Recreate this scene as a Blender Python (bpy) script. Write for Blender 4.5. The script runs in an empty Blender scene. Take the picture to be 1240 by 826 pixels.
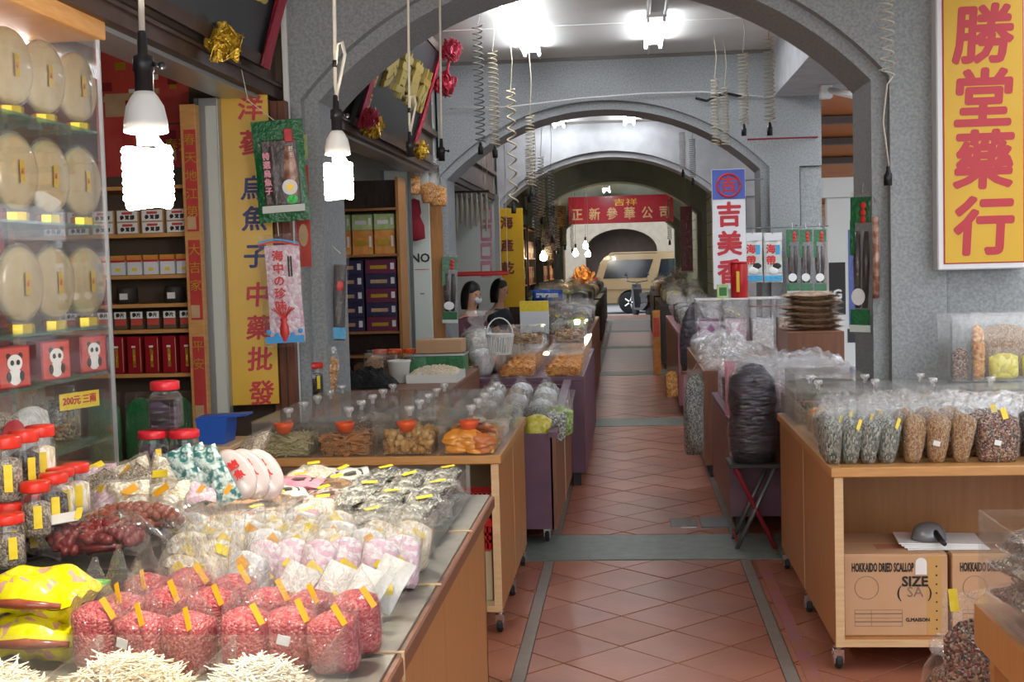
import bpy, math, random
from mathutils import Vector, Matrix, Euler, noise
random.seed(11)
SC = bpy.context.scene
COL = SC.collection
PI = math.pi

# ------------------------------------------------------------------ camera
FPX = 1540.0
CAM = Vector((0, 0, 1.5))
_d = Vector((140, 96, -FPX)).normalized()
_u = Vector((-0.022, 1, 0)); _u = (_u - _d * _u.dot(_d)).normalized()
_r = _d.cross(_u)
ROT = Matrix((_r, _d, _u))
cam_data = bpy.data.cameras.new('camera')
cam_data.sensor_width = 36.0
cam_data.lens = FPX * 36.0 / 1240.0
cam_data.clip_end = 300
cam = bpy.data.objects.new('camera', cam_data)
COL.objects.link(cam)
cam.matrix_world = Matrix.Translation(CAM) @ ROT.to_4x4()
SC.camera = cam

def at(px, py, y):
    """world point at depth y that stands where the photograph shows it"""
    w = ROT @ Vector(((px - 620) / FPX, (413 - py) / FPX, -1))
    return CAM + w * (y / w.y)

# ------------------------------------------------------------------ world, exposure
world = bpy.data.worlds.new('overcast'); SC.world = world
world.use_nodes = True
_bg = world.node_tree.nodes['Background']
_bg.inputs['Color'].default_value = (0.93, 0.96, 1.0, 1)
_bg.inputs['Strength'].default_value = 1.25
SC.view_settings.view_transform = 'Standard'
SC.view_settings.look = 'None'
SC.view_settings.gamma = 1.0
SC.view_settings.use_curve_mapping = False
SC.view_settings.exposure = 1.45
SC.cycles.transparent_max_bounces = 24
SC.cycles.max_bounces = 7
SC.cycles.diffuse_bounces = 4
SC.cycles.glossy_bounces = 3
SC.cycles.transmission_bounces = 3
SC.cycles.caustics_reflective = False
SC.cycles.caustics_refractive = False
SC.cycles.sample_clamp_indirect = 6.0

# ------------------------------------------------------------------ materials
MATS = {}
def _base(name):
    m = bpy.data.materials.new(name); m.use_nodes = True
    n = m.node_tree.nodes; l = m.node_tree.links
    return m, n, l, n['Principled BSDF']
def lin(c):
    return tuple((v / 12.92 if v <= 0.04045 else ((v + 0.055) / 1.055) ** 2.4) for v in c) + (1.0,)
def hexc(h):
    return lin(tuple(int(h[i:i + 2], 16) / 255 for i in (0, 2, 4)))
def _coords(n, l, scale=(1, 1, 1)):
    tc = n.new('ShaderNodeTexCoord'); mp = n.new('ShaderNodeMapping')
    mp.inputs['Scale'].default_value = scale
    l.new(tc.outputs['Object'], mp.inputs['Vector'])
    return mp.outputs['Vector']
def mat(name, col, rough=0.5, metal=0.0, var=None, bump=None, spec=0.5, stretch=(1, 1, 1), emit=None, coat=0):
    """plain colour; var=(scale, second colour, contrast) noise; bump=(scale, strength)"""
    m, n, l, p = _base(name)
    c = hexc(col)
    p.inputs['Base Color'].default_value = c
    p.inputs['Roughness'].default_value = rough
    p.inputs['Metallic'].default_value = metal
    p.inputs['Specular IOR Level'].default_value = spec
    p.inputs['Coat Weight'].default_value = coat
    v = _coords(n, l, stretch) if (var or bump) else None
    if var:
        t = n.new('ShaderNodeTexNoise'); t.inputs['Scale'].default_value = var[0]; t.inputs['Detail'].default_value = 4
        l.new(v, t.inputs['Vector'])
        r = n.new('ShaderNodeValToRGB'); k = var[2] if len(var) > 2 else 0.2
        r.color_ramp.elements[0].position = 0.5 - k; r.color_ramp.elements[1].position = 0.5 + k
        r.color_ramp.elements[0].color = c; r.color_ramp.elements[1].color = hexc(var[1])
        l.new(t.outputs['Fac'], r.inputs['Fac']); l.new(r.outputs['Color'], p.inputs['Base Color'])
    if bump:
        t = n.new('ShaderNodeTexNoise'); t.inputs['Scale'].default_value = bump[0]; t.inputs['Detail'].default_value = 3
        l.new(v, t.inputs['Vector'])
        b = n.new('ShaderNodeBump'); b.inputs['Strength'].default_value = bump[1]; b.inputs['Distance'].default_value = 0.02
        l.new(t.outputs['Fac'], b.inputs['Height']); l.new(b.outputs['Normal'], p.inputs['Normal'])
    if emit:
        p.inputs['Emission Color'].default_value = hexc(emit[0]); p.inputs['Emission Strength'].default_value = emit[1]
    MATS[name] = m
    return m
def speck(name, cols, scale, rough=0.5, bump=0.6, spec=0.5, metal=0.0, stretch=(1, 1, 1), rnd=1.0, dist=0.01):
    """pieces packed together: a Voronoi cell for each piece, a colour for each cell"""
    m, n, l, p = _base(name)
    v = _coords(n, l, stretch)
    t = n.new('ShaderNodeTexVoronoi'); t.inputs['Scale'].default_value = scale; t.inputs['Randomness'].default_value = rnd
    l.new(v, t.inputs['Vector'])
    s = n.new('ShaderNodeSeparateColor'); l.new(t.outputs['Color'], s.inputs['Color'])
    r = n.new('ShaderNodeValToRGB'); r.color_ramp.interpolation = 'CONSTANT'
    els = r.color_ramp.elements
    els[0].color = hexc(cols[0]); els[1].color = hexc(cols[-1]); els[1].position = (len(cols) - 1) / len(cols)
    for i, c in enumerate(cols[1:-1]):
        e = els.new((i + 1) / len(cols)); e.color = hexc(c)
    l.new(s.outputs['Red'], r.inputs['Fac']); l.new(r.outputs['Color'], p.inputs['Base Color'])
    b = n.new('ShaderNodeBump'); b.inputs['Strength'].default_value = bump; b.inputs['Distance'].default_value = dist
    b.invert = True
    l.new(t.outputs['Distance'], b.inputs['Height']); l.new(b.outputs['Normal'], p.inputs['Normal'])
    p.inputs['Roughness'].default_value = rough; p.inputs['Specular IOR Level'].default_value = spec; p.inputs['Metallic'].default_value = metal
    MATS[name] = m
    return m
def clear(name, tint='ffffff', body='f4f6f6', haze=0.06, edge=0.45, rough=0.06, bump=None, diff=0.3, blend=0.35):
    """clear plastic or glass sheet: see-through, shiny, a little milky; bump gives creases"""
    m, n, l, p = _base(name)
    out = n['Material Output']; n.remove(p)
    gl = n.new('ShaderNodeBsdfGlossy'); gl.inputs['Roughness'].default_value = rough; gl.inputs['Color'].default_value = (1, 1, 1, 1)
    df = n.new('ShaderNodeBsdfDiffuse'); df.inputs['Color'].default_value = hexc(body)
    ma = n.new('ShaderNodeMixShader'); ma.inputs['Fac'].default_value = diff
    l.new(gl.outputs['BSDF'], ma.inputs[1]); l.new(df.outputs['BSDF'], ma.inputs[2])
    tr = n.new('ShaderNodeBsdfTransparent'); tr.inputs['Color'].default_value = hexc(tint)
    lw = n.new('ShaderNodeLayerWeight'); lw.inputs['Blend'].default_value = blend
    mr = n.new('ShaderNodeMapRange'); mr.inputs['To Min'].default_value = haze; mr.inputs['To Max'].default_value = edge
    l.new(lw.outputs['Facing'], mr.inputs['Value'])
    mx = n.new('ShaderNodeMixShader')
    l.new(mr.outputs['Result'], mx.inputs['Fac']); l.new(tr.outputs['BSDF'], mx.inputs[1]); l.new(ma.outputs['Shader'], mx.inputs[2])
    l.new(mx.outputs['Shader'], out.inputs['Surface'])
    if bump:
        v = _coords(n, l)
        t = n.new('ShaderNodeTexNoise'); t.inputs['Scale'].default_value = bump[0]; t.inputs['Detail'].default_value = 1.5
        t.inputs['Distortion'].default_value = 2.0
        l.new(v, t.inputs['Vector'])
        r = n.new('ShaderNodeMath'); r.operation = 'PINGPONG'; r.inputs[1].default_value = 0.12
        l.new(t.outputs['Fac'], r.inputs[0])
        b = n.new('ShaderNodeBump'); b.inputs['Strength'].default_value = bump[1]; b.inputs['Distance'].default_value = 0.05
        l.new(r.outputs[0], b.inputs['Height'])
        l.new(b.outputs['Normal'], gl.inputs['Normal']); l.new(b.outputs['Normal'], df.inputs['Normal']); l.new(b.outputs['Normal'], lw.inputs['Normal'])
    MATS[name] = m
    return m
def glow(name, col, strength):
    m, n, l, p = _base(name)
    e = n.new('ShaderNodeEmission'); e.inputs['Color'].default_value = hexc(col); e.inputs['Strength'].default_value = strength
    l.new(e.outputs['Emission'], n['Material Output'].inputs['Surface'])
    MATS[name] = m
    return m

# ---- building
mat('granite', '8f9496', 0.75, var=(70, 'a9adae', 0.16), bump=(90, 0.12))
mat('granite_dark', '6f7577', 0.7, var=(60, '858a8b', 0.16), bump=(90, 0.1))
mat('paint_pale', 'b7b8ba', 0.7, var=(6, 'a5a6a8', 0.2))
mat('paint_green', 'b9c6bd', 0.7, var=(5, 'a9b7ad', 0.2))
mat('ceiling_white', 'dcdcd8', 0.7, var=(2, 'cfcfca', 0.25))
mat('seam', '77736d', 0.8)
mat('grout', '6b5d52', 0.9, var=(25, '7a6d61', 0.2))
mat('terracotta', 'a3654c', 0.30, var=(4, 'b1735c', 0.22), bump=(40, 0.05))
mat('terracotta_b', '9b604a', 0.28, var=(5, 'a86b57', 0.22), bump=(40, 0.05))
mat('terracotta_c', 'b06f50', 0.34, var=(5, '9c6350', 0.22), bump=(40, 0.05))
mat('border_stone', '7a6c63', 0.45, var=(14, '857a6e', 0.2))
mat('strip_stone', '6d7670', 0.45, var=(14, '7f877f', 0.2), bump=(40, 0.08))
mat('pink_paint', 'a2606a', 0.5, var=(9, 'a3654c', 0.08))
mat('asphalt', '75777a', 0.9, var=(20, '86888a', 0.2))
mat('facade', 'dfe3e6', 0.8, var=(3, 'd2d6d9', 0.2))
mat('dark_glass', '20262c', 0.08, spec=0.8)
mat('dark_wood', '3b2a22', 0.5, var=(9, '4d382d', 0.2), stretch=(6, 1, 1))
mat('red_wood', '6d3f2b', 0.45, var=(9, '83503a', 0.2), stretch=(8, 8, 0.8))
mat('shop_wood', '9c6a38', 0.5, var=(8, 'b07c45', 0.2), stretch=(8, 8, 0.8))
mat('orange_wood', 'c98f4f', 0.45, var=(8, 'd8a263', 0.2), stretch=(1, 1, 8))
mat('alu', 'b9bdbf', 0.35, 0.6)
mat('alu_dark', '7c8082', 0.4, 0.6)
mat('white_paint', 'e4e6e3', 0.6)
mat('cream_wall', 'cfd6cf', 0.7)
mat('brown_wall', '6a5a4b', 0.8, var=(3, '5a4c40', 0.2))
mat('shutter_brown', '5a4a42', 0.55, var=(4, '66554b', 0.2))
# ---- carts
mat('maple', 'c0874f', 0.40, var=(6, 'b27a46', 0.22), stretch=(9, 9, 0.7))
mat('maple_edge', 'dfbf94', 0.5, var=(8, 'd2ad7e', 0.2), stretch=(1, 10, 10))
mat('maple_lip', 'cf9a5f', 0.4, var=(8, 'bf8a50', 0.2), stretch=(1, 10, 10))
mat('maple_side', 'c0874f', 0.40, var=(6, 'b27a46', 0.22), stretch=(9, 9, 0.7))
mat('purple_board', '7a5668', 0.5, var=(8, '6d4c5c', 0.2))
mat('brown_board', '8f5d40', 0.45, var=(6, '7c5340', 0.2), stretch=(9, 9, 0.7))
mat('dark_board', '3a3633', 0.6)
mat('pink_board', 'c98f95', 0.5)
mat('tray_metal', '99958b', 0.4, 0.3, var=(20, '8a857a', 0.2))
mat('chrome', 'd4d7da', 0.18, 1.0)
mat('rubber', '22252a', 0.6)
clear('acrylic', haze=0.04, edge=0.28, rough=0.04, body='e4e4de', diff=.35)
clear('acrylic_hazy', haze=0.16, edge=0.42, rough=0.12, body='cfcabf', diff=.7)
clear('acrylic_knob', haze=0.35, edge=0.75, rough=0.05, body='ffffff', diff=.6)
clear('glass_shelf', tint='cfeade', haze=0.15, edge=0.6, rough=0.03, body='6fa291', diff=.6)
clear('glass', haze=0.03, edge=0.22, rough=0.02, diff=.1)
clear('film', haze=0.045, edge=0.5, rough=0.09, bump=(26, 0.8), diff=.25, blend=.2)
clear('film_soft', haze=0.08, edge=0.55, rough=0.14, body='fff9ee', bump=(22, 0.7), diff=.55, blend=.2)
clear('film_sheet', haze=0.14, edge=0.7, rough=0.14, body='eef2f4', bump=(12, 1.0), diff=.35)
clear('jar_plastic', haze=0.05, edge=0.4, rough=0.05, diff=.2)
# ---- goods
speck('c_red', ['c2484c', 'cf6160', 'b53c44', 'd97c76', 'c05356'], 190, 0.35, 0.5)
speck('c_red_b', ['c8545a', 'bd474e', 'd98580', 'cf6b68'], 170, 0.4, 0.5)
speck('c_cream', ['eedfc2', 'f5eddc', 'e2cda4', 'f2e6cc', 'f8f4ea'], 90, 0.5, 0.7, stretch=(1, 1, 0.4))
speck('c_pinkwhite', ['f1dbe4', 'eccbdb', 'f7eef2', 'e6bcd0'], 70, 0.45, 0.4)
speck('c_tan', ['b98a58', 'cfa272', 'a06d40', 'c4955f', 'dcb888'], 250, 0.55, 0.9, stretch=(1, 1, 0.6))
speck('c_tan_b', ['b98858', 'cda06c', 'a3703f', 'd8b184'], 240, 0.55, 0.9, stretch=(1, 1, 0.6))
speck('c_fish', ['9fa39b', '767c76', 'c9ccc2', '5e645e', 'b5b7a6', '8a8f83'], 200, 0.3, 0.9, stretch=(1, 1, 0.45), metal=0.25)
speck('c_silver', ['a9a798', '86857a', 'd2cfc0', '6a6a61', 'c4bc9e', 'ece8da', '8f9092'], 110, 0.25, 0.9, metal=0.3, stretch=(1, 0.6, 1))
speck('c_mixed', ['5b4038', '8a5a48', 'b58a6c', '3e302d', '9b4a42', 'c7a98a'], 170, 0.45, 0.9)
speck('c_dark', ['2e2a2c', '3d3436', '1f1d20', '4a3f42'], 110, 0.35, 0.8)
speck('c_seaweed', ['2c2430', '3a2f3c', '221c26', '4a3c50'], 22, 0.3, 0.9, stretch=(0.7, 0.7, 2.2))
speck('c_green', ['8fae3b', 'a6c24e', '6f9034', 'c6d775'], 60, 0.5, 0.6)
speck('c_yellow', ['e6d51f', 'f0e03a', 'd4c010', 'f6ea70'], 40, 0.4, 0.4)
speck('c_brown', ['8a6238', 'a97f4e', '6e4a2a', 'c29a62'], 60, 0.45, 0.9, stretch=(0.5, 0.5, 2))
speck('c_orange', ['d98a2a', 'e8a040', 'c4711c', 'f0b85a'], 70, 0.4, 0.7)
speck('c_noodle', ['c9bd90', 'b5a878', 'ddd3ab', 'a59a6c'], 120, 0.6, 0.9, stretch=(0.4, 1, 1))
speck('c_herb', ['8c8160', '6d6547', 'a79b74', '54503a'], 110, 0.7, 0.9)
speck('c_grain', ['9a8f86', '7a6d64', 'b9b0a6', '8d7f74'], 260, 0.6, 0.5)
speck('c_greytan', ['8f7f70', 'a89886', '74665a', 'c0b19d'], 200, 0.6, 0.6)
speck('c_white', ['e9e9ea', 'f4f4f4', 'd8dade'], 60, 0.5, 0.4)
mat('strip_pale', 'efe2c6', 0.55, var=(30, 'f6efdf', 0.2))
mat('strip_pale_b', 'ead9b8', 0.55, var=(30, 'f3e8d2', 0.2))
mat('noodle', 'cdc296', 0.6)
mat('nut_tan', 'c79a58', 0.5, var=(60, 'b08344', 0.2), bump=(90, 0.4))
mat('nut_pale', 'd8b57c', 0.5, var=(60, 'be955a', 0.2), bump=(90, 0.4))
mat('mango', 'e08a1c', 0.3, var=(25, 'ee9f33', 0.2))
mat('mango_b', 'd9772a', 0.35, var=(25, 'b65f2c', 0.2))
mat('shred_orange', 'bd7a45', 0.5, var=(25, 'cf955f', 0.2))
mat('shred_brown', '9c6a48', 0.5, var=(25, 'c1a07e', 0.2))
mat('date_red', '6b1d22', 0.22, var=(40, '8a2f2c', 0.2), coat=0.4)
mat('date_brown', '8a3d2c', 0.25, var=(40, 'a1543a', 0.2), coat=0.4)
mat('tag_yellow', 'f3cf1c', 0.5, var=(45, 'f7dd4a', 0.15))
mat('tag_orange', 'e9a61e', 0.5)
mat('label_white', 'eeeeec', 0.45)
mat('ink_red', 'c8262c', 0.5)
mat('ink_blue', '232a68', 0.5)
mat('ink_black', '2a2623', 0.6)
mat('ink_grey', '8a7565', 0.7)
mat('ink_gold', 'd8b33c', 0.35, 0.5)
mat('gold_leaf', 'd9c26a', 0.3, 0.7)
mat('sign_yellow', 'e3b312', 0.4, var=(4, 'dba80f', 0.25))
mat('sign_red', 'c22a35', 0.45)
mat('lid_red', 'e2321f', 0.35)
mat('lid_dark_red', 'd02533', 0.35)
mat('plastic_red', 'c81f1c', 0.35)
mat('plastic_blue', '2458b8', 0.4)
mat('plastic_white', 'ecebe6', 0.4)
mat('plastic_black', '1d1c20', 0.4)
mat('plastic_orange', 'ee5a1c', 0.4)
mat('cord_white', 'd9d3c4', 0.6)
mat('cord_grey', '6f6e6a', 0.6)
mat('cord_tan', 'b9ad93', 0.6)
mat('plaque_black', '2c2d30', 0.3, spec=0.4)
mat('ribbon_red', 'a8283f', 0.5, bump=(50, 0.4))
mat('ribbon_gold', 'd2ab38', 0.3, 0.6, bump=(60, 0.5))
mat('couplet_red', 'b8302f', 0.5, var=(10, 'c94640', 0.2))
mat('poster_red', 'c43a36', 0.5, var=(6, 'd65c50', 0.2))
mat('poster_tan', 'd6ba92', 0.55, var=(7, 'b98f66', 0.2))
mat('carton', 'c49a74', 0.75, var=(5, 'cda781', 0.25))
mat('carton_pale', 'cdbf9c', 0.75, var=(5, 'd6caaa', 0.25))
mat('carton_tape', 'c9a061', 0.35)
mat('paper', 'e6e6ea', 0.6)
mat('steel_grey', '84878c', 0.32, 0.35)
mat('carton_red', 'b4705c', 0.75, var=(14, 'c08a6c', 0.2))
mat('far_stone', '9b9486', 0.8, var=(5, '8d8577', 0.2))
mat('ink_brown', '7a3a22', 0.5)
mat('disc_cream', 'a8946c', 0.3, var=(14, 'bfae8a', 0.22), bump=(30, 0.2), coat=0.3)
mat('gold_foil', 'e2c23a', 0.22, 0.8)
mat('box_navy', '2c2b4a', 0.4, var=(14, '3a2f55', 0.15))
mat('box_maroon', '6e2746', 0.4)
mat('box_orange', 'd98b3a', 0.45, var=(18, 'e3a458', 0.15))
mat('box_lime', 'a3bf74', 0.5, var=(20, 'c3d49a', 0.2))
mat('box_white', 'e3e6ea', 0.4)
mat('box_crimson', '9c1726', 0.35)
mat('box_brown', '6b5340', 0.5)
mat('bag_green', '1f6b3a', 0.35, var=(25, '2f8a4d', 0.2), bump=(50, 0.4))
mat('pack_green', '14562f', 0.28, var=(30, '1f7340', 0.2), bump=(60, 0.5), coat=0.3)
mat('pack_dark', '3d3433', 0.3, var=(20, '574a46', 0.2), bump=(60, 0.4), coat=0.3)
speck('pack_yellow', ['e8de14', 'f0e62a', 'ece01c', 'e6d80e', 'f2ea3a', 'eee428', 'd9a58a'], 48, 0.28, 0.15)
mat('pack_lime', '38c453', 0.35, bump=(50, 0.4))
mat('pack_teal', '2b6a67', 0.3, var=(60, 'c8d6d0', 0.08), bump=(40, 0.4))
mat('pack_blue', '3fa6d8', 0.35, bump=(40, 0.3))
mat('pack_white', 'e9eae8', 0.3, var=(18, 'd9d5cc', 0.2), bump=(45, 0.5), coat=0.3)
mat('pack_pearl', 'b5a5a2', 0.3, var=(12, 'c9bdba', 0.2), coat=0.4)
mat('pack_print', 'd8d6d0', 0.3, var=(45, '9a5a50', 0.06), bump=(40, 0.4), coat=0.3)
mat('pack_pink', 'd97f95', 0.35, var=(20, 'eaa9b6', 0.2), bump=(40, 0.3))
mat('pack_foil', 'b5b1a2', 0.22, 0.75, var=(20, '8d897c', 0.2), bump=(35, 0.9))
mat('squid_red', 'd4302f', 0.4)
mat('wave_blue', '3d9fe0', 0.4)
mat('can_red', 'b51a20', 0.3, 0.2)
mat('cloth_black', '17171a', 0.9, bump=(60, 0.8))
mat('vermilion_cloth', '8e1f2c', 0.8)
mat('sausage_white', 'ddd6c4', 0.5)
mat('sausage_brown', '8e5a45', 0.4, var=(25, 'c9a08d', 0.1), coat=0.3)
mat('mushroom_pack', '7a6244', 0.4, var=(45, '3d2e22', 0.12), bump=(50, 0.8), coat=0.3)
mat('purple_pack', '9c3f86', 0.4)
mat('skin', 'c9987a', 0.6)
mat('hair', '17130f', 0.45)
mat('shirt_dark', '2d2f38', 0.8)
mat('shirt_plum', '5c3440', 0.8)
mat('trouser', '30343f', 0.85)
mat('face_mask', 'd5dde2', 0.7)
mat('car_paint', 'b49c78', 0.28, 0.35, coat=0.6)
mat('car_trim', '8d7a60', 0.4, 0.2)
mat('tail_red', 'b3261f', 0.25)
mat('tyre', '1a1a1c', 0.8)
mat('awning', 'd98a52', 0.6, var=(3, 'cc7a42', 0.25))
mat('awning_light', 'd9b189', 0.6)
mat('leaf_green', '3a7a3a', 0.5)
mat('banner_red', 'a81f33', 0.25, var=(2, '96192c', 0.25), coat=0.3)
mat('sign_white', 'e9e9ec', 0.35)
mat('sign_blue', '4a5fb4', 0.35)
glow('tube_lit', 'f4f8ff', 16)
glow('bulb_warm', 'ffe6b8', 26)
glow('bulb_cool', 'fff4e0', 26)
glow('led_white', 'f6faff', 4)

# ------------------------------------------------------------------ helpers
KIDS = {}
def link(o, parent=None):
    COL.objects.link(o)
    if parent is not None:
        o.parent = parent
        KIDS.setdefault(parent.name, []).append(o)
    return o
def thing(name, label, cat, loc=(0, 0, 0), rot=(0, 0, 0), group=None):
    o = bpy.data.objects.new(name, None); link(o)
    o.empty_display_size = 0.05
    o.location = loc; o.rotation_euler = rot if not isinstance(rot, (int, float)) else (0, 0, rot)
    return tag(o, label, cat, group)
def tag(o, label, cat, group=None):
    o['label'] = label; o['category'] = cat
    if group: o['group'] = group
    return o
def struct(o):
    o['kind'] = 'structure'
    return o
def meshobj(name, me, parent=None, loc=None, rot=None, kind=None):
    o = bpy.data.objects.new(name, me); link(o, parent)
    if loc is not None: o.location = loc
    if rot is not None: o.rotation_euler = rot
    if kind: o['kind'] = kind
    return o
def dup(o, parent=None):
    c = o.copy(); link(c, parent)
    for k in KIDS.get(o.name, ()):
        dup(k, c)
    return c
PROTO = {}
def place(key, make, loc, rot=0, label=None, cat=None, group=None, scale=None):
    """first call builds the thing, later calls copy it with all its parts"""
    if key in PROTO or make is None: o = dup(PROTO[key])
    else: o = PROTO[key] = make()
    o.location = loc
    o.rotation_euler = (0, 0, rot) if isinstance(rot, (int, float)) else rot
    if scale is not None: o.scale = (scale,) * 3 if isinstance(scale, (int, float)) else scale
    if label: o['label'] = label
    if cat: o['category'] = cat
    if group: o['group'] = group
    elif 'group' in o and label: del o['group']
    return o

class MB:
    def __init__(s): s.v = []; s.f = []
    def _add(s, vs, fs):
        b = len(s.v); s.v += [tuple(v) for v in vs]; s.f += [tuple(i + b for i in f) for f in fs]
        return s
    def box(s, x0, x1, y0, y1, z0, z1, M=None):
        vs = [Vector((x, y, z)) for z in (z0, z1) for y in (y0, y1) for x in (x0, x1)]
        if M is not None: vs = [M @ v for v in vs]
        return s._add(vs, [(0, 2, 3, 1), (4, 5, 7, 6), (0, 1, 5, 4), (2, 6, 7, 3), (0, 4, 6, 2), (1, 3, 7, 5)])
    def bev(s, x0, x1, y0, y1, z0, z1, b=0.006, M=None):
        """box with its edges chamfered"""
        vs = []; X = (x0, x1); Y = (y0, y1); Z = (z0, z1); sg = (1, -1)
        for k in (0, 1):
            for j in (0, 1):
                for i in (0, 1):
                    x, y, z = X[i], Y[j], Z[k]; bx, by, bz = b * sg[i], b * sg[j], b * sg[k]
                    vs += [Vector((x, y + by, z + bz)), Vector((x + bx, y, z + bz)), Vector((x + bx, y + by, z))]
        if M is not None: vs = [M @ v for v in vs]
        I = lambda i, j, k, a: ((k * 2 + j) * 2 + i) * 3 + a
        f = [(I(0, 0, 0, 0), I(0, 0, 1, 0), I(0, 1, 1, 0), I(0, 1, 0, 0)), (I(1, 0, 0, 0), I(1, 1, 0, 0), I(1, 1, 1, 0), I(1, 0, 1, 0)),
             (I(0, 0, 0, 1), I(1, 0, 0, 1), I(1, 0, 1, 1), I(0, 0, 1, 1)), (I(0, 1, 0, 1), I(0, 1, 1, 1), I(1, 1, 1, 1), I(1, 1, 0, 1)),
             (I(0, 0, 0, 2), I(0, 1, 0, 2), I(1, 1, 0, 2), I(1, 0, 0, 2)), (I(0, 0, 1, 2), I(1, 0, 1, 2), I(1, 1, 1, 2), I(0, 1, 1, 2))]
        for i in (0, 1):
            for j in (0, 1): f.append((I(i, j, 0, 0), I(i, j, 0, 1), I(i, j, 1, 1), I(i, j, 1, 0)))
            for k in (0, 1): f.append((I(i, 0, k, 0), I(i, 0, k, 2), I(i, 1, k, 2), I(i, 1, k, 0)))
        for j in (0, 1):
            for k in (0, 1): f.append((I(0, j, k, 1), I(0, j, k, 2), I(1, j, k, 2), I(1, j, k, 1)))
        for k in (0, 1):
            for j in (0, 1):
                for i in (0, 1): f.append((I(i, j, k, 0), I(i, j, k, 1), I(i, j, k, 2)))
        s.fix = True
        return s._add(vs, f)
    def tube(s, pts, r, n=8, caps=True, closed=False):
        pts = [Vector(p) for p in pts]; N = len(pts)
        rs = r if isinstance(r, (list, tuple)) else [r] * N
        t0 = (pts[1] - pts[0]).normalized()
        a = Vector((0, 0, 1)) if abs(t0.z) < 0.9 else Vector((1, 0, 0))
        u = t0.cross(a).normalized(); b = len(s.v)
        for i, p in enumerate(pts):
            t = (pts[min(i + 1, N - 1)] - pts[max(i - 1, 0)])
            t = t.normalized() if t.length > 1e-9 else t0
            u = (u - t * u.dot(t)).normalized(); w = t.cross(u)
            for k in range(n):
                q = 2 * PI * k / n
                s.v.append(tuple(p + (u * math.cos(q) + w * math.sin(q)) * rs[i]))
        for i in range(N - 1):
            for k in range(n):
                k2 = (k + 1) % n
                s.f.append((b + i * n + k, b + i * n + k2, b + (i + 1) * n + k2, b + (i + 1) * n + k))
        if caps:
            s.f.append(tuple(b + k for k in range(n))[::-1]); s.f.append(tuple(b + (N - 1) * n + k for k in range(n)))
        return s
    def lathe(s, prof, n=16, c=(0, 0, 0), M=None, sx=1, sy=1):
        b = len(s.v); c = Vector(c)
        for r, z in prof:
            for k in range(n):
                q = 2 * PI * k / n
                v = Vector((r * math.cos(q) * sx, r * math.sin(q) * sy, z))
                if M is not None: v = M @ v
                s.v.append(tuple(v + c))
        m = len(prof)
        for i in range(m - 1):
            for k in range(n):
                k2 = (k + 1) % n
                s.f.append((b + i * n + k, b + i * n + k2, b + (i + 1) * n + k2, b + (i + 1) * n + k))
        if prof[0][0] > 1e-5: s.f.append(tuple(b + k for k in range(n))[::-1])
        if prof[-1][0] > 1e-5: s.f.append(tuple(b + (m - 1) * n + k for k in range(n)))
        return s
    def ball(s, c, r, nu=10, nv=6, M=None):
        rx, ry, rz = r if isinstance(r, (list, tuple)) else (r, r, r)
        c = Vector(c); b = len(s.v)
        vs = [Vector((0, 0, -rz))]
        for j in range(1, nv):
            th = PI * j / nv
            for i in range(nu):
                q = 2 * PI * i / nu
                vs.append(Vector((rx * math.sin(th) * math.cos(q), ry * math.sin(th) * math.sin(q), -rz * math.cos(th))))
        vs.append(Vector((0, 0, rz)))
        for v in vs: s.v.append(tuple((M @ v if M is not None else v) + c))
        for i in range(nu): s.f.append((b, b + 1 + (i + 1) % nu, b + 1 + i))
        for j in range(nv - 2):
            for i in range(nu):
                p = b + 1 + j * nu; i2 = (i + 1) % nu
                s.f.append((p + i, p + i2, p + nu + i2, p + nu + i))
        p = b + 1 + (nv - 2) * nu; t = b + len(vs) - 1
        for i in range(nu): s.f.append((p + i, p + (i + 1) % nu, t))
        return s
    def prism(s, pts, y0, y1, axis='y'):
        """outline in (x, z) pushed from y0 to y1 (axis x: outline in (y, z))"""
        n = len(pts)
        mk = (lambda p, d: (p[0], d, p[1])) if axis == 'y' else ((lambda p, d: (d, p[0], p[1])) if axis == 'x' else (lambda p, d: (p[0], p[1], d)))
        s.fix = True
        return s._add([mk(p, y0) for p in pts] + [mk(p, y1) for p in pts],
                      [tuple(range(n)), tuple(range(2 * n - 1, n - 1, -1))] + [(i, n + i, n + (i + 1) % n, (i + 1) % n) for i in range(n)])
    def grid(s, fn, nu, nv, wrap=False):
        b = len(s.v); ru = nu if wrap else nu + 1
        for j in range(nv + 1):
            for i in range(ru): s.v.append(tuple(fn(i / nu, j / nv)))
        for j in range(nv):
            for i in range(nu):
                i2 = (i + 1) % ru if wrap else i + 1
                s.f.append((b + j * ru + i, b + j * ru + i2, b + (j + 1) * ru + i2, b + (j + 1) * ru + i))
        return s
    def mesh(s, name, m, smooth=False):
        me = bpy.data.meshes.new(name); me.from_pydata(s.v, [], s.f)
        me.materials.append(MATS[m] if isinstance(m, str) else m)
        if getattr(s, 'fix', False):
            import bmesh
            bm = bmesh.new(); bm.from_mesh(me); bmesh.ops.recalc_face_normals(bm, faces=bm.faces); bm.to_mesh(me); bm.free()
        if smooth: me.polygons.foreach_set('use_smooth', [True] * len(me.polygons))
        me.update()
        return me
    def build(s, name, m, parent=None, smooth=False, loc=None, rot=None, kind=None):
        return meshobj(name, s.mesh(name, m, smooth), parent, loc, rot, kind)

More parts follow.
